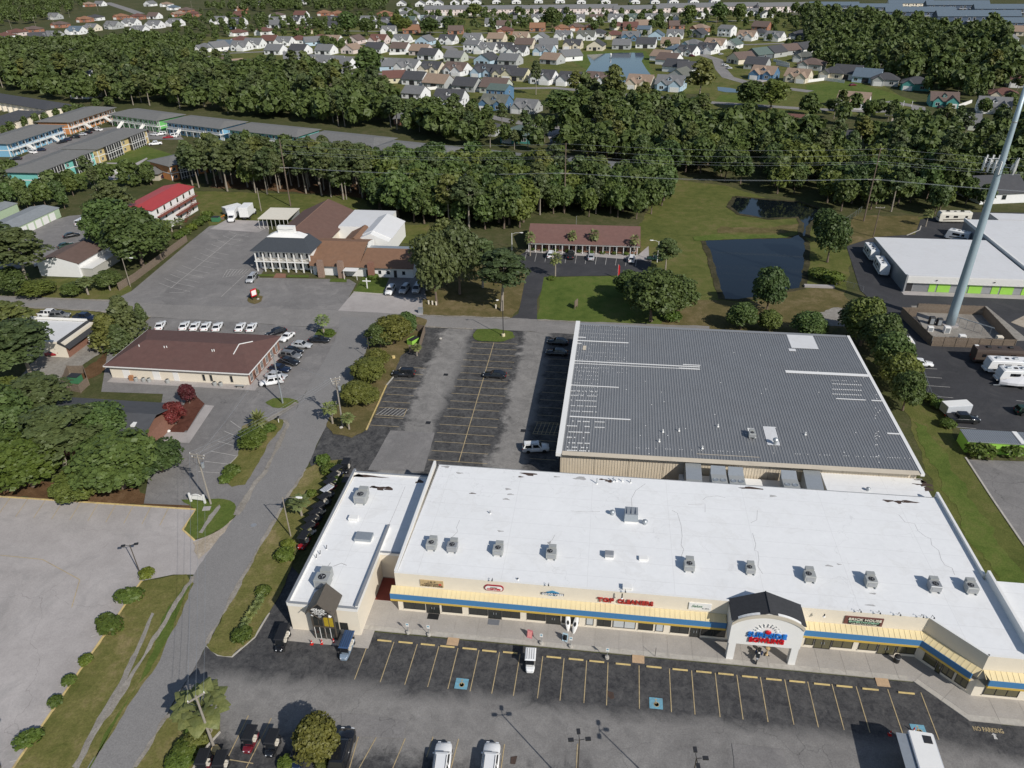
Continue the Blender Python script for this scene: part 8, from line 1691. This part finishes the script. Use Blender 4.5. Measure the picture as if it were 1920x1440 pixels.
woods([(620, 60), (1300, 60), (1300, 95), (1080, 92), (800, 100), (640, 105)], 34, .1, 5, 9, 'in the gardens left of the lake')
woods([(1280, 60), (1500, 62), (1520, 90), (1380, 110), (1310, 95)], 30, .1, 5, 9, 'in the gardens right of the lake')
woods([(-60, 320), (-60, 402), (0, 402), (140, 394), (140, 362), (330, 346), (310, 332), (230, 342), (130, 342), (60, 325)], 7.5, .15, 6, 11, 'below the turquoise apartments')
woods([(-60, 270), (0, 252), (80, 226), (205, 198), (215, 203), (90, 232), (0, 262)], 7, .05, 5, 7.5, 'in the green belt behind the terraces')
woods([(1500, 200), (1620, 205), (1680, 220), (1640, 255), (1560, 235), (1480, 215)], 13, .1, 8, 13, 'around the tan house')
woods([(1690, 175), (1840, 160), (1940, 175), (1940, 230), (1830, 215), (1790, 175)], 15, .3, 9, 14, 'at the right edge beyond the tower')
woods([(1690, 245), (1800, 240), (1940, 240), (1940, 300), (1800, 290), (1700, 262)], 11, .3, 10, 15, 'behind the tower top')
for kind, x, y, H, R_, lb in (('pine', 1078, 195, 17, 5, 'tall pine before the lake, right of the low street'), ('pine', 1148, 215, 24, 8, 'tallest pine rising before the lake'), ('pine', 1005, 178, 19, 4.2, 'thin tall pine left of the lake'), ('pine', 1308, 205, 25, 9, 'huge pine right of the lake'), ('broad', 1405, 205, 14, 9, 'round oak by the far ditch, left half'), ('broad', 1445, 206, 15, 9, 'round oak by the far ditch, right half'), ('broad', 693, 150, 20, 11, 'big dark oak among the near house rows'), ('broad', 1050, 225, 14, 10, 'broad oak beside the far street'), ('broad', 760, 62, 14, 9, 'dark tree left of the far pale terraces'), ('broad', 890, 34, 16, 12, 'round dark tree before the pale terraces'), ('broad', 745, 55, 15, 9, 'dark tree before the far left terrace'), ('broad', 1035, 52, 19, 11, 'dark tree right of the far little lake'), ('broad', 1065, 55, 14, 7, 'conical dark tree in the brick row'), ('broad', 1235, 50, 12, 7, 'tree before the garage row at right'), ('broad', 1292, 42, 17, 10, 'tree at the left end of the grove'), ('broad', 1345, 42, 20, 10, 'tall tree before the pale terraces at right'), ('broad', 1385, 42, 18, 9, 'tree right of the tall one before the terraces'), ('broad', 655, 68, 22, 12, 'tall tree above the pinkish house'), ('broad', 690, 68, 16, 11, 'round tree beside the tall one'), ('broad', 807, 66, 15, 12, 'dark tree mass before the far little lake'), ('broad', 842, 55, 12, 10, 'dark tree below the round one at the terraces')):
 tree(kind, x, y, H, R_, lb, lod=1)
cd = lambda t: (t[1]**2+t[2]**2)**.5
WOODS.sort(key=cd); used = {'pine': 0, 'broad': 0}; rest = []
near = {'pine': 300-sum(1 for o in bpy.data.objects if o.name.startswith('pine_tree')), 'broad': 300-sum(1 for o in bpy.data.objects if o.name.startswith('broadleaf_tree'))}
for t in WOODS:
 k, x, y, H, R_, where = t
 if used[k] < near[k]:
  used[k] += 1; plant(k, x, y, H, R_, '%s %s%s %s' % ('tall' if H > 15 else 'middling' if H > 10 else 'low', 'slender ' if R_ < H*.29 else 'wide crowned ' if R_ > H*.43 else '', {'pine': 'pine', 'broad': 'broadleaf tree'}[k], where), 1 if cd(t) < 420 else 2, None, 'trees '+where)
 else: rest.append(t)
for k, mname in (('pine', 'leafP'), ('broad', 'leafA')):
 Q = []; src = []
 for v in range(6):
  me = tmesh(k, 2, v)[0]; a = np.empty(len(me.vertices)*3, np.float32); me.vertices.foreach_get('co', a); src.append(a.reshape(-1, 3))
 base = {'broad': (10, 4.4), 'pine': (16, 4.2)}[k]
 for t in rest:
  if t[0] != k: continue
  a = src[rng.randrange(6)]; th = rng.uniform(0, 6.28); c, s = math.cos(th), math.sin(th); q = a*np.array([t[4]/base[1], t[4]/base[1], t[3]/base[0]])
  Q.append(np.stack([q[:, 0]*c-q[:, 1]*s+t[1], q[:, 0]*s+q[:, 1]*c+t[2], q[:, 2]], 1))
 if Q: tag(link('far_woods', quads_mesh('far_woods', np.concatenate(Q), M[mname])), 'distant %s woods running on behind the houses' % {'pine': 'pine', 'broad': 'broadleaf'}[k], 'woods', kind='stuff')
print('WOODS', len(WOODS), used, len(rest))
# ================================================================== poles, wires, lamps, small things
def wire(a, c, sag, label, r=.02, n=10, group='overhead wires'):
 a, c = Vector(a), Vector(c); P = [a.lerp(c, i/n)-Vector((0, 0, sag*4*(i/n)*(1-i/n))) for i in range(n+1)]; b = MB()
 for p, q in zip(P, P[1:]): b.tube(p, q, r, r, 4, False)
 return tag(b.build('power_line', M['galv']), label, 'power line', group)
def upole(x, y, H, label, arms=((.4, 2.2, 0),), m='pole', r0=.17, extra=None, yaw=0):
 r = empty('utility_pole', (x, y, 0), 0, label, 'utility pole'); MB().tube((x, y, 0), (x, y, H), r0, r0*.65, 8).build('pole', M[m], r); att = []
 c, s = math.cos(R(yaw)), math.sin(R(yaw))
 for dz, w, off in arms:
  z = H-dz; MB().obox((x+c*off, y+s*off), (w, .12), R(yaw), z-.08, z+.08).build('crossarm', M['pole'], r)
  for k in (-.45, 0, .45):
   px, py = x+c*(off+w*k), y+s*(off+w*k); MB().lathe([(.05, 0), (.07, .05), (.04, .2), (.01, .22)], 6, (px, py, z+.081)).build('insulator', M['white'], r); att.append((px, py, z+.3))
 if extra == 'transformer':
  MB().lathe([(.24, 0), (.26, .1), (.26, .85), (.1, .95)], 10, (x+.45, y, H-2.6)).build('transformer', M['galv'], r); b = MB()
  for k in (-.6, 0, .6): b.path([(x+k, y, H-.4), (x+k*1.3, y-.3, H-1.4), (x+.2, y-.1, H-2.4)], .02, 4)
  b.build('cable_loop', M['trim_black'], r)
 return att
p = G(395.8, 946); A1 = upole(p.x, p.y, 10.1, 'grey timber utility pole beside the white arched sign', ((.25, 2.8, 0), (.8, 2.2, 0)), extra='transformer', yaw=-8)
p = G(530.5, 757); A2 = upole(p.x, p.y, 11.3, 'pale grey utility pole on the oval turf island', ((.5, .9, 0),), m='galv')
p = G(643, 800); A3 = upole(p.x, p.y, 10.6, 'utility pole with a bushy insulator head among the lot island palms', ((.2, 1.8, 0), (.7, 1.6, 0), (1.2, 1.2, 0)), extra='transformer', yaw=30)
p = G(402, 1403); A6 = upole(p.x, p.y, 9.1, 'dark leaning utility pole beside the fan palm', ((.3, 1.9, 0),), yaw=48); c = p; o = empty('pole_base', (c.x+.3, c.y-.2, 0), 0, 'yellow concrete base at the foot of the dark leaning pole', 'concrete base'); MB().lathe([(.5, 0), (.45, .5), (.2, .55)], 10, (c.x+.35, c.y-.3, 0)).build('base', plain('yellow_concrete', (.62, .48, .24), .8, .2, 2), o)
p = G(1637, 444); A5 = upole(p.x, p.y, 9.1, 'brown utility pole with a white crossarm at the storage building corner', ((.2, 2.6, 0),), m='bark'); p5 = p
p = G(490, 396); A8 = upole(p.x, p.y, 8.0, 'pale timber pole beside the metal shelter', (), m='barkpale'); p = G(650, 374); upole(p.x, p.y, 9, 'dark pole at the back lawn behind the restaurant', ())
px, py = 80.7, 240.6; T4 = []
r = empty('transmission_pole', (px, py, 0), 0, 'tall brown transmission pole with wires beyond the pond', 'utility pole'); MB().tube((px, py, 0), (px, py, 22.8), .24, .14, 8).build('pole', M['bark'], r)
MB().box(px-1.6, px+1.6, py-.07, py+.07, 13.1, 13.3).build('crossarm', M['pole'], r)
for z, s in ((22.4, 1), (20.6, -1), (18.6, 1), (18.0, -1)): MB().tube((px, py, z), (px+.9*s, py, z+.15), .05, .03, 5).build('insulator_arm', M['white'], r); T4.append((px+.9*s, py, z+.15))
for s in (-1.5, 0, 1.5): T4.append((px+s, py, 13.4))
for k, X in enumerate((px-95, px-190)):
 r = empty('transmission_pole', (X, py, 0), 0, 'brown transmission pole among the belt trees, %s one left of the pond' % ('first', 'second')[k], 'utility pole'); MB().tube((X, py, 0), (X, py, 22.8), .24, .14, 8).build('pole', M['bark'], r); MB().box(X-1.6, X+1.6, py-.07, py+.07, 13.1, 13.3).build('crossarm', M['pole'], r)
for i, a in enumerate(T4):
 for k in range(2): wire((a[0]-95*k, a[1], a[2]), (a[0]-95*(k+1), a[1], a[2]), 1.2+.2*(i % 2), 'thin overhead wire over the belt trees, %s in the %s span' % (nth(i+1), ('right hand', 'left hand')[k]), .022, 12)
 wire(a, (a[0]+120, a[1]-14, a[2]), 1.6, 'thin overhead wire right of the transmission pole, %s' % nth(i+1), .022, 12)
for i in range(3):
 wire(A1[i], A3[i], .7, 'overhead wire from the arched sign pole to the lot island pole, %s' % nth(i+1), .015); wire(A6[i], A1[i], .9, 'overhead wire along the concrete lot, %s' % nth(i+1), .015)
wire(A2[1], A1[4], .5, 'overhead wire from the oval island pole to the arched sign pole', .015); wire(A2[0], A3[4], .5, 'overhead wire crossing the side road', .015)
def lamp(x, y, H, yaw, label, m='white', arm=2.2, head=.9):
 r = empty('street_lamp', (x, y, 0), 0, label, 'street lamp'); c, s = math.cos(R(yaw)), math.sin(R(yaw)); MB().tube((x, y, 0), (x, y, H), .11, .075, 8).build('pole', M[m], r)
 MB().path([(x, y, H-.35), (x+c*arm*.45, y+s*arm*.45, H+.1), (x+c*arm, y+s*arm, H+.15)], .04, 5).build('arm', M[m], r)
 MB().loft([[(x+c*u+(-s)*v, y+s*u+c*v, H+.15+w) for v, w in ((-k, 0), (k, 0), (k*.7, .14), (-k*.7, .14))] for u, k in ((arm-.1, .08), (arm+.3, .2), (arm+head-.1, .15), (arm+head, .04))]).build('lamp_head', M['white'], r)
p = G(545.6, 1006.5); lamp(p.x, p.y, 7.7, 0, 'white street lamp beside the golf cart row', 'barkpale'); p = G(244.7, 537.5); lamp(p.x, p.y, 8.0, 0, 'pale street lamp at the restaurant lot fence', 'barkpale'); p = G(960, 469); lamp(p.x, p.y, 5.2, 0, 'white street lamp left of the brick office', 'white', 2.4); p = G(1232, 492); lamp(p.x, p.y, 6.2, 180, 'white street lamp right of the brick office', 'white', 1.6); p = G(943.75, 631); lamp(p.x, p.y, 9, 200, 'thin dark lamp post on the oval island of the rear lot', 'dark', 1.0, .5)
tag(MB().lathe([(.42, .1), (.4, .7), (.2, .75)], 10, (p.x, p.y, 0)).build('pole_base', plain('cream_concrete', (.66, .58, .38), .8, .2, 2)), 'cream concrete base of the lamp post on the oval island', 'concrete base')
def lotlamp(x, y, H, label, yaws=(0, 90, 180)):
 r = empty('parking_lamp', (x, y, 0), 0, label, 'lamp post'); MB().tube((x, y, 0), (x, y, H), .08, .06, 8).build('pole', M['bronze'], r)
 for a in yaws:
  c, s = math.cos(R(a)), math.sin(R(a)); MB().tube((x, y, H-.1), (x+c*.5, y+s*.5, H), .04, n=5).build('arm', M['dark'], r); MB().obox((x+c*.85, y+s*.85), (.55, .36), R(a), H-.06, H+.1).build('lamp_head', M['dark'], r)
lotlamp(0, 45.2, 9.6, 'dark triple headed lamp post in the shop car park, left one', (10, 100, 190)); lotlamp(11.25, 44.6, 9.6, 'dark triple headed lamp post in the shop car park, right one', (5, 95, 275)); p = G(263.3, 1076.5); lotlamp(p.x, p.y, 5.6, 'dark twin headed lamp post on the concrete lot kerb', (20, 200)); p = G(2, 1440); lotlamp(p.x, p.y, 5.6, 'dark lamp post at the lower left corner', (20, 200)); p = G(694, 675); lotlamp(p.x, p.y, 5.5, 'thin dark lamp post in the lot island trees', (0, 180)); tag(MB().lathe([(.4, .1), (.38, .6), (.2, .62)], 10, (*G(738, 672)[:2], 0)).build('pole_base', M['kerby']), 'orange yellow concrete base at the edge of the lot island', 'concrete base')
def signpost(px_, py_, label):
 c = G(px_, py_, .15); r = empty('sign_post', (c.x, c.y, .15), 0, label, 'sign', 'small sign posts along the shop pavement'); MB().lathe([(.28, 0), (.26, .3), (.1, .32)], 10, (c.x, c.y, .153)).build('base', M['kerbc'], r); MB().tube((c.x, c.y, .4), (c.x, c.y, 2.0), .035, n=6).build('post', M['galv'], r); MB().box(c.x-.2, c.x+.2, c.y-.06, c.y-.036, 1.45, 2.05).build('plate', M['white'], r); MB().box(c.x-.12, c.x+.12, c.y-.068, c.y-.061, 1.7, 1.95).build('symbol', M['blue_mark'], r)
for x, y, lb in ((765.5, 1187, 'first from the left'), (804.5, 1191, 'second from the left'), (1015, 1207, 'left of the pavement boards'), (1070, 1213, 'right of the pavement boards'), (1138, 1234, 'before the cleaners')): signpost(x, y, 'small white sign post in a concrete foot, %s' % lb)
c = G(1228, 1232); o = empty('bike_rack', (c.x, c.y, 0), 0, 'thin dark post on the pavement right of the cleaners', 'post'); MB().tube((c.x, c.y, .15), (c.x, c.y, 1.7), .03, n=6).build('post', M['dark'], o)
def aboard(px_, py_, m, label, top=None):
 c = G(px_, py_, .15); r = empty('pavement_board', (c.x, c.y, .15), R(-12), label, 'board sign', local=True)
 for s in (-1, 1): MB().loft([[(-.35, s*.32, 0), (.35, s*.32, 0), (.35, s*.32-.03*s, 0), (-.35, s*.32-.03*s, 0)], [(-.35, s*.05, 1.15), (.35, s*.05, 1.15), (.35, s*.02, 1.15), (-.35, s*.02, 1.15)]]).build('panel', m, r)
 MB().loft([[(-.26, -.31, .22), (.26, -.31, .22), (.26, -.28, .22), (-.26, -.28, .22)], [(-.26, -.115, .98), (.26, -.115, .98), (.26, -.08, .98), (-.26, -.08, .98)]]).build('poster', top or M['white'], r)
aboard(994, 1193, plain('pink_board', (.6, .2, .22), .5, .15, 3), 'pink pavement board with a purple top edge', plain('rose_poster', (.72, .3, .27), .5, .2, 4)); aboard(1060, 1199, plain('pale_blue_board', (.45, .6, .68), .5, .1, 3), 'pale blue pavement board with a dark panel', M['trim_black'])
def kayak(x, y, lean, yaw, label):
 r = empty('kayak', (x, y, .15), R(yaw), label, 'kayak', local=True); r.rotation_euler = (R(lean), 0, R(yaw)); rings = []
 for t in (0, .12, .3, .5, .7, .88, 1): w = .36*math.sin(math.pi*(.04+.92*t))**.7; rings.append([(math.cos(a)*w, math.sin(a)*w*.5, t*2.7) for a in [2*math.pi*i/8 for i in range(8)]])
 MB().loft(rings).build('hull', M['white'], r); MB().lathe([(.2, -.02), (.2, .02)], 10).xf(Matrix.Translation((0, -.17, 1.3)) @ Matrix.Rotation(R(90), 4, 'X') @ Matrix.Diagonal((.8, 1.6, 1, 1))).build('cockpit', M['trim_black'], r)
c = G(1073, 1176, .15); kayak(c.x-.5, WY-1.0, -22, 10, 'white kayak leaning by the vibes shop, left one'); kayak(c.x+.2, WY-1.3, -30, -18, 'white kayak leaning by the vibes shop, right one')
c = G(1680, 1241, .15); r = empty('litter_bin', (c.x, c.y, .15), 0, 'black round litter bin before the right hand shops', 'litter bin'); MB().lathe([(.3, 0), (.34, .1), (.36, .95), (.38, 1.0), (.3, 1.15), (.12, 1.2)], 14, (c.x, c.y, .152)).build('body', M['trim_black'], r); MB().lathe([(.381, .85), (.381, .93)], 14, (c.x, c.y, .152)).build('band', M['galv'], r)
# parked motorcycle and tan pedestal under the portal
c = G(1420, 1236, .15); r = empty('motorcycle', (c.x, c.y, .15), R(250), 'dark blue touring motorcycle parked under the portal', 'motorcycle', local=True)
for x in (-.75, .75):
 t = MB().lathe([(.2, -.08), (.31, -.07), (.31, .07), (.2, .08)], 14).xf(Matrix.Translation((x, 0, .31)) @ Matrix.Rotation(R(90), 4, 'X')).build('tyre', M['tyre'], r); MB().lathe([(.03, -.06), (.19, -.05), (.19, .05), (.03, .06)], 10).xf(Matrix.Translation((x, 0, .31)) @ Matrix.Rotation(R(90), 4, 'X')).build('rim', M['rim'], t)
navy = plain('navy_paint', (.02, .035, .09), .25, .05, 3)
MB().loft([[(-.9, -.12, .55), (-.9, .12, .55), (-.9, .1, .75), (-.9, -.1, .75)], [(-.2, -.16, .45), (-.2, .16, .45), (-.2, .16, .72), (-.2, -.16, .72)], [(.35, -.15, .5), (.35, .15, .5), (.35, .14, .95), (.35, -.14, .95)], [(.62, -.1, .6), (.62, .1, .6), (.62, .1, .85), (.62, -.1, .85)]]).build('body', navy, r)
MB().box(-.75, .05, -.17, .17, .73, .83).build('seat', M['trim_black'], r, bevel=.04); MB().box(-1.0, -.55, -.2, .2, .86, 1.15).build('top_case', M['trim_black'], r, bevel=.05)
for s in (-1, 1): MB().box(-.95, -.4, s*.33-.11, s*.33+.11, .4, .72).build('pannier', navy, r, bevel=.05); MB().tube((.5, s*.05, .95), (.25, s*.42, 1.08), .025, n=5).build('handlebar', M['galv'], r)
MB().loft([[(.6, -.25, .95), (.6, .25, .95), (.57, .25, .95), (.57, -.25, .95)], [(.4, -.2, 1.45), (.4, .2, 1.45), (.37, .2, 1.45), (.37, -.2, 1.45)]]).build('windshield', M['glass'], r); MB().lathe([(.02, 0), (.11, .02), (.12, .08)], 10).xf(Matrix.Translation((.62, 0, .82)) @ Matrix.Rotation(R(90), 4, 'Y')).build('headlight', M['lampw'], r); MB().lathe([(.02, 0), (.12, .04), (.13, .14), (.06, .23), (.01, .24)], 10, (-.2, 0, .83)).build('helmet', M['white'], r, smooth=True)
c = G(1437, 1228, .15); r = empty('tan_stand', (c.x, c.y, .15), 0, 'tan pedestal stand with dark feet under the portal', 'stand'); MB().lathe([(.22, .1), (.1, .25), (.09, 1.0), (.26, 1.1), (.28, 1.3), (.05, 1.35)], 10, (c.x, c.y, .15)).build('pedestal', M['tanboard'], r)
for k in range(3): a = R(90+120*k); MB().obox((c.x+math.cos(a)*.22, c.y+math.sin(a)*.22), (.3, .1), a, .152, .25).build('foot', M['trim_black'], r)
# white arched sign board
c = G(372, 943); r = empty('arched_sign', (c.x, c.y, .1), R(-4), 'white arched sign board on two posts at the corner of the concrete lot', 'sign', local=True)
for x in (-1.25, 1.25): MB().box(x-.14, x+.14, -.12, .12, 0, 1.75).build('post', M['white'], r)
pts = [(-1.1, .6)]+[(1.1, .6)]+[(1.1-2.2*i/10, 1.25+.5*(1-(1-2*i/10)**2)) for i in range(11)]
MB().loft([[(x, -.05, z) for x, z in pts], [(x, .05, z) for x, z in pts]]).build('board', M['white'], r)
for i in range(7): t = (i-3)/3.5; MB().box(t*.85-.08, t*.85+.08, -.07, -.052, 1.22+.25*(1-t*t), 1.36+.25*(1-t*t)).build('letter_mark', M['mgrey'], r)
c = G(388, 955); tag(MB().obox((c.x, c.y), (1.2, 1.0), R(12), .15, .22).build('concrete_pad', M['conc']), 'small pale concrete pad below the arched sign', 'pad')
c = G(352, 938); o = empty('leaning_stick', (c.x, c.y, .1), 0, 'thin tan marker stick left of the arched sign', 'marker'); MB().tube((c.x, c.y, .1), (c.x+.4, c.y+.4, 1.5), .03, n=5).build('stick', M['barkpale'], o)
c = G(523, 793); o = empty('mailbox', (c.x, c.y, .1), 0, 'black mailbox on a white post by the side road', 'mailbox'); MB().tube((c.x, c.y, .1), (c.x, c.y, 1.1), .07, n=6).build('post', M['white'], o); MB().box(c.x-.18, c.x+.18, c.y-.3, c.y+.3, 1.11, 1.45).build('box', M['trim_black'], o, bevel=.06)
def block(name, px_, py_, w, h, m, label, cat, z0=.05): c = G(px_, py_); o = empty(name, (c.x, c.y, z0), 0, label, cat); MB().box(c.x-w/2, c.x+w/2, c.y-w*.35, c.y+w*.35, z0, z0+h).build('body', M[m], o, bevel=.05); MB().box(c.x-w/2-.04, c.x+w/2+.04, c.y-w*.35-.04, c.y+w*.35+.04, z0+h+.003, z0+h+.05).build('lid', M[m], o)
block('utility_box', 789, 587, 1.1, 1.3, 'palegrey' if 'palegrey' in M else 'galv', 'grey utility box at the corner of the dry lawn', 'utility box')
for i, (x, y) in enumerate([(804, 571), (811, 572), (818, 573), (930, 579)]): block('marker_post', x, y, .35, 1.0, 'cream', 'pale marker post %s' % ['left of a three beside the pine', 'in the middle of a three beside the pine', 'right of a three beside the pine', 'beside the leaning pine'][i], 'marker')
c = G(1080, 578); o = empty('office_sign', (c.x, c.y, 0), R(70), 'brown wooden sign on the office lawn', 'sign', local=True); MB().box(-.9, .9, -.1, .1, .6, 2.2).build('board', M['wood'], o)
for x in (-.7, .7): MB().box(x-.08, x+.08, -.08, .08, 0, .597).build('post', M['wood'], o)
c = G(1158, 523); o = empty('feather_flag', (c.x, c.y, 0), 0, 'red and white feather flag on the office lawn edge', 'flag'); MB().tube((c.x, c.y, 0), (c.x, c.y, 4.2), .03, n=5).build('pole', M['white'], o); MB().loft([[(c.x+.03, c.y-.02, 1.0), (c.x+.5, c.y-.02, 1.0), (c.x+.5, c.y+.02, 1.0), (c.x+.03, c.y+.02, 1.0)], [(c.x+.03, c.y-.02, 4.1), (c.x+.45, c.y-.02, 3.7), (c.x+.45, c.y+.02, 3.7), (c.x+.03, c.y+.02, 4.1)]]).build('flag', M['sred'], o)
for i, (x, y) in enumerate([(301, 812), (317, 810), (497, 1412) if False else (328, 762)]): c = G(x, y); tag(MB().lathe([(.3, .1), (.35, .25), (.2, .42), (.02, .45)], 8, (c.x, c.y, 0)).build('garden_stone', M['white']), 'white garden stone by the red trees, %s' % nth(i+1), 'stone')
for i, (x, y) in enumerate([(484, 562), (640, 803), (1102, 1330) if False else (826, 636)]): c = G(x, y); tag(MB().lathe([(.35, .1), (.38, .25), (.2, .4), (.02, .42)], 7, (c.x, c.y, 0)).build('rock', M['kerbc']), ['pale rock beside the roadside sign', 'pale rock at the tip of the lot island', 'pale rock on the oval island of the rear lot'][i], 'rock')
# chain link fences, pond outlet
def mesh_fence(pts, h, label):
 P = gl(*pts); r = empty('mesh_fence', (*P[0], 0), 0, label, 'fence'); w = MB()
 for a, c in zip(P, P[1:]):
  a, c = Vector((*a, 0)), Vector((*c, 0)); n = max(1, int((c-a).length/2.4))
  for i in range(n+1): q = a.lerp(c, i/n); MB().tube(q, q+Vector((0, 0, h)), .04, n=5).build('post', M['galv'], r)
  w.tube(a+Vector((0, 0, h)), c+Vector((0, 0, h)), .025, n=4, caps=False)
  m = int((c-a).length/.22)
  for i in range(m): q = a.lerp(c, i/m); w.tube(q+Vector((0, 0, .05)), q+Vector((.22, 0, h)), .006, n=3, caps=False)
 tag(w.build('wire_mesh', M['galv'], r), kind='stuff')
mesh_fence([(1576, 425), (1598, 410), (1614, 398)], 1.9, 'wire mesh fence beside the transmission pole'); mesh_fence([(1726, 705), (1742, 752), (1758, 760)], 2.0, 'wire mesh fence along the warehouse side of the yard'); mesh_fence([(1568, 535), (1600, 542), (1617, 548)], 1.6, 'wire mesh fence at the pond outlet')
c0, c1 = G(1509, 540), G(1562, 538); tag(MB().obox(((c0.x+c1.x)/2, (c0.y+c1.y)/2), ((c1-c0).length, 1.2), 0, .1, .6).build('headwall', M['conc']), 'pale concrete headwall at the pond outlet', 'wall')
c = G(1905, 722, .5); r = empty('covered_boat', (c.x, c.y, .1), R(185), 'boat under a grey white cover at the right edge', 'boat', local=True)
MB().loft([[(x, y, z) for y, z in ((-w, .8), (-w, 1.3), (0, t), (w, 1.3), (w, .8), (0, .5))] for x, w, t in ((-3.2, 1.0, 1.7), (-1, 1.15, 2.5), (.5, 1.1, 2.2), (2.2, .7, 1.8), (3.4, .1, 1.4))]).build('cover', plain('grey_canvas', (.6, .6, .62), .85, .1, 2), r)
MB().tube((-3, 0, .4), (4.4, 0, .4), .06).build('trailer_frame', M['galv'], r); wheels(r, (-.9,), 1.0, .32)
for i, (x, y, t) in enumerate([(22, 55, 42), (67, 49, 35), (100, 42, 26), (117, 33, 17), (131, 33, 24), (184, 22, 12), (360, 15, 0), (440, 14, 0), (1342, 50, 32), (1645, 150, 122), (1812, 170, 142)]): p = G(x, y); upole(p.x, p.y, 9.5, 'thin pale street pole far off, %s from the left' % nth(i+1), ((.3, 1.2, 0),), m='barkpale')
pc = [(1693, 200), (1709, 200)]
for i, (x, y) in enumerate(pc): p = G(x, y); o = empty('white_bollard', (p.x, p.y, 0), 0, 'white post on the far turning circle, %s one' % ('left', 'right')[i], 'post'); MB().tube((p.x, p.y, 0), (p.x, p.y, 3), .12, n=6).build('post', M['white'], o)
for k, kd in (('rr', None),): pass
# cardboard open side and vent of the big grey trailer
tr = [o for o in bpy.data.objects if o.get('label', '').startswith('grey box trailer')][0]
MB().box(2.3, 3.2, -.9, -.05, 3.631, 3.68).build('roof_vent', M['dark'], tr); MB().box(-3.2, 3.3, 1.302, 1.33, .8, 3.4).build('open_hatch', M['trim_black'], tr); MB().box(-3.2, 3.3, 1.34, 2.5, 3.3, 3.36).build('hatch_door', M['galv'], tr)
cone(1712, 1372, 'red traffic cone at the corner of the big grey trailer'); cone(1668, 1378, 'red traffic cone in the shadow of the big grey trailer')
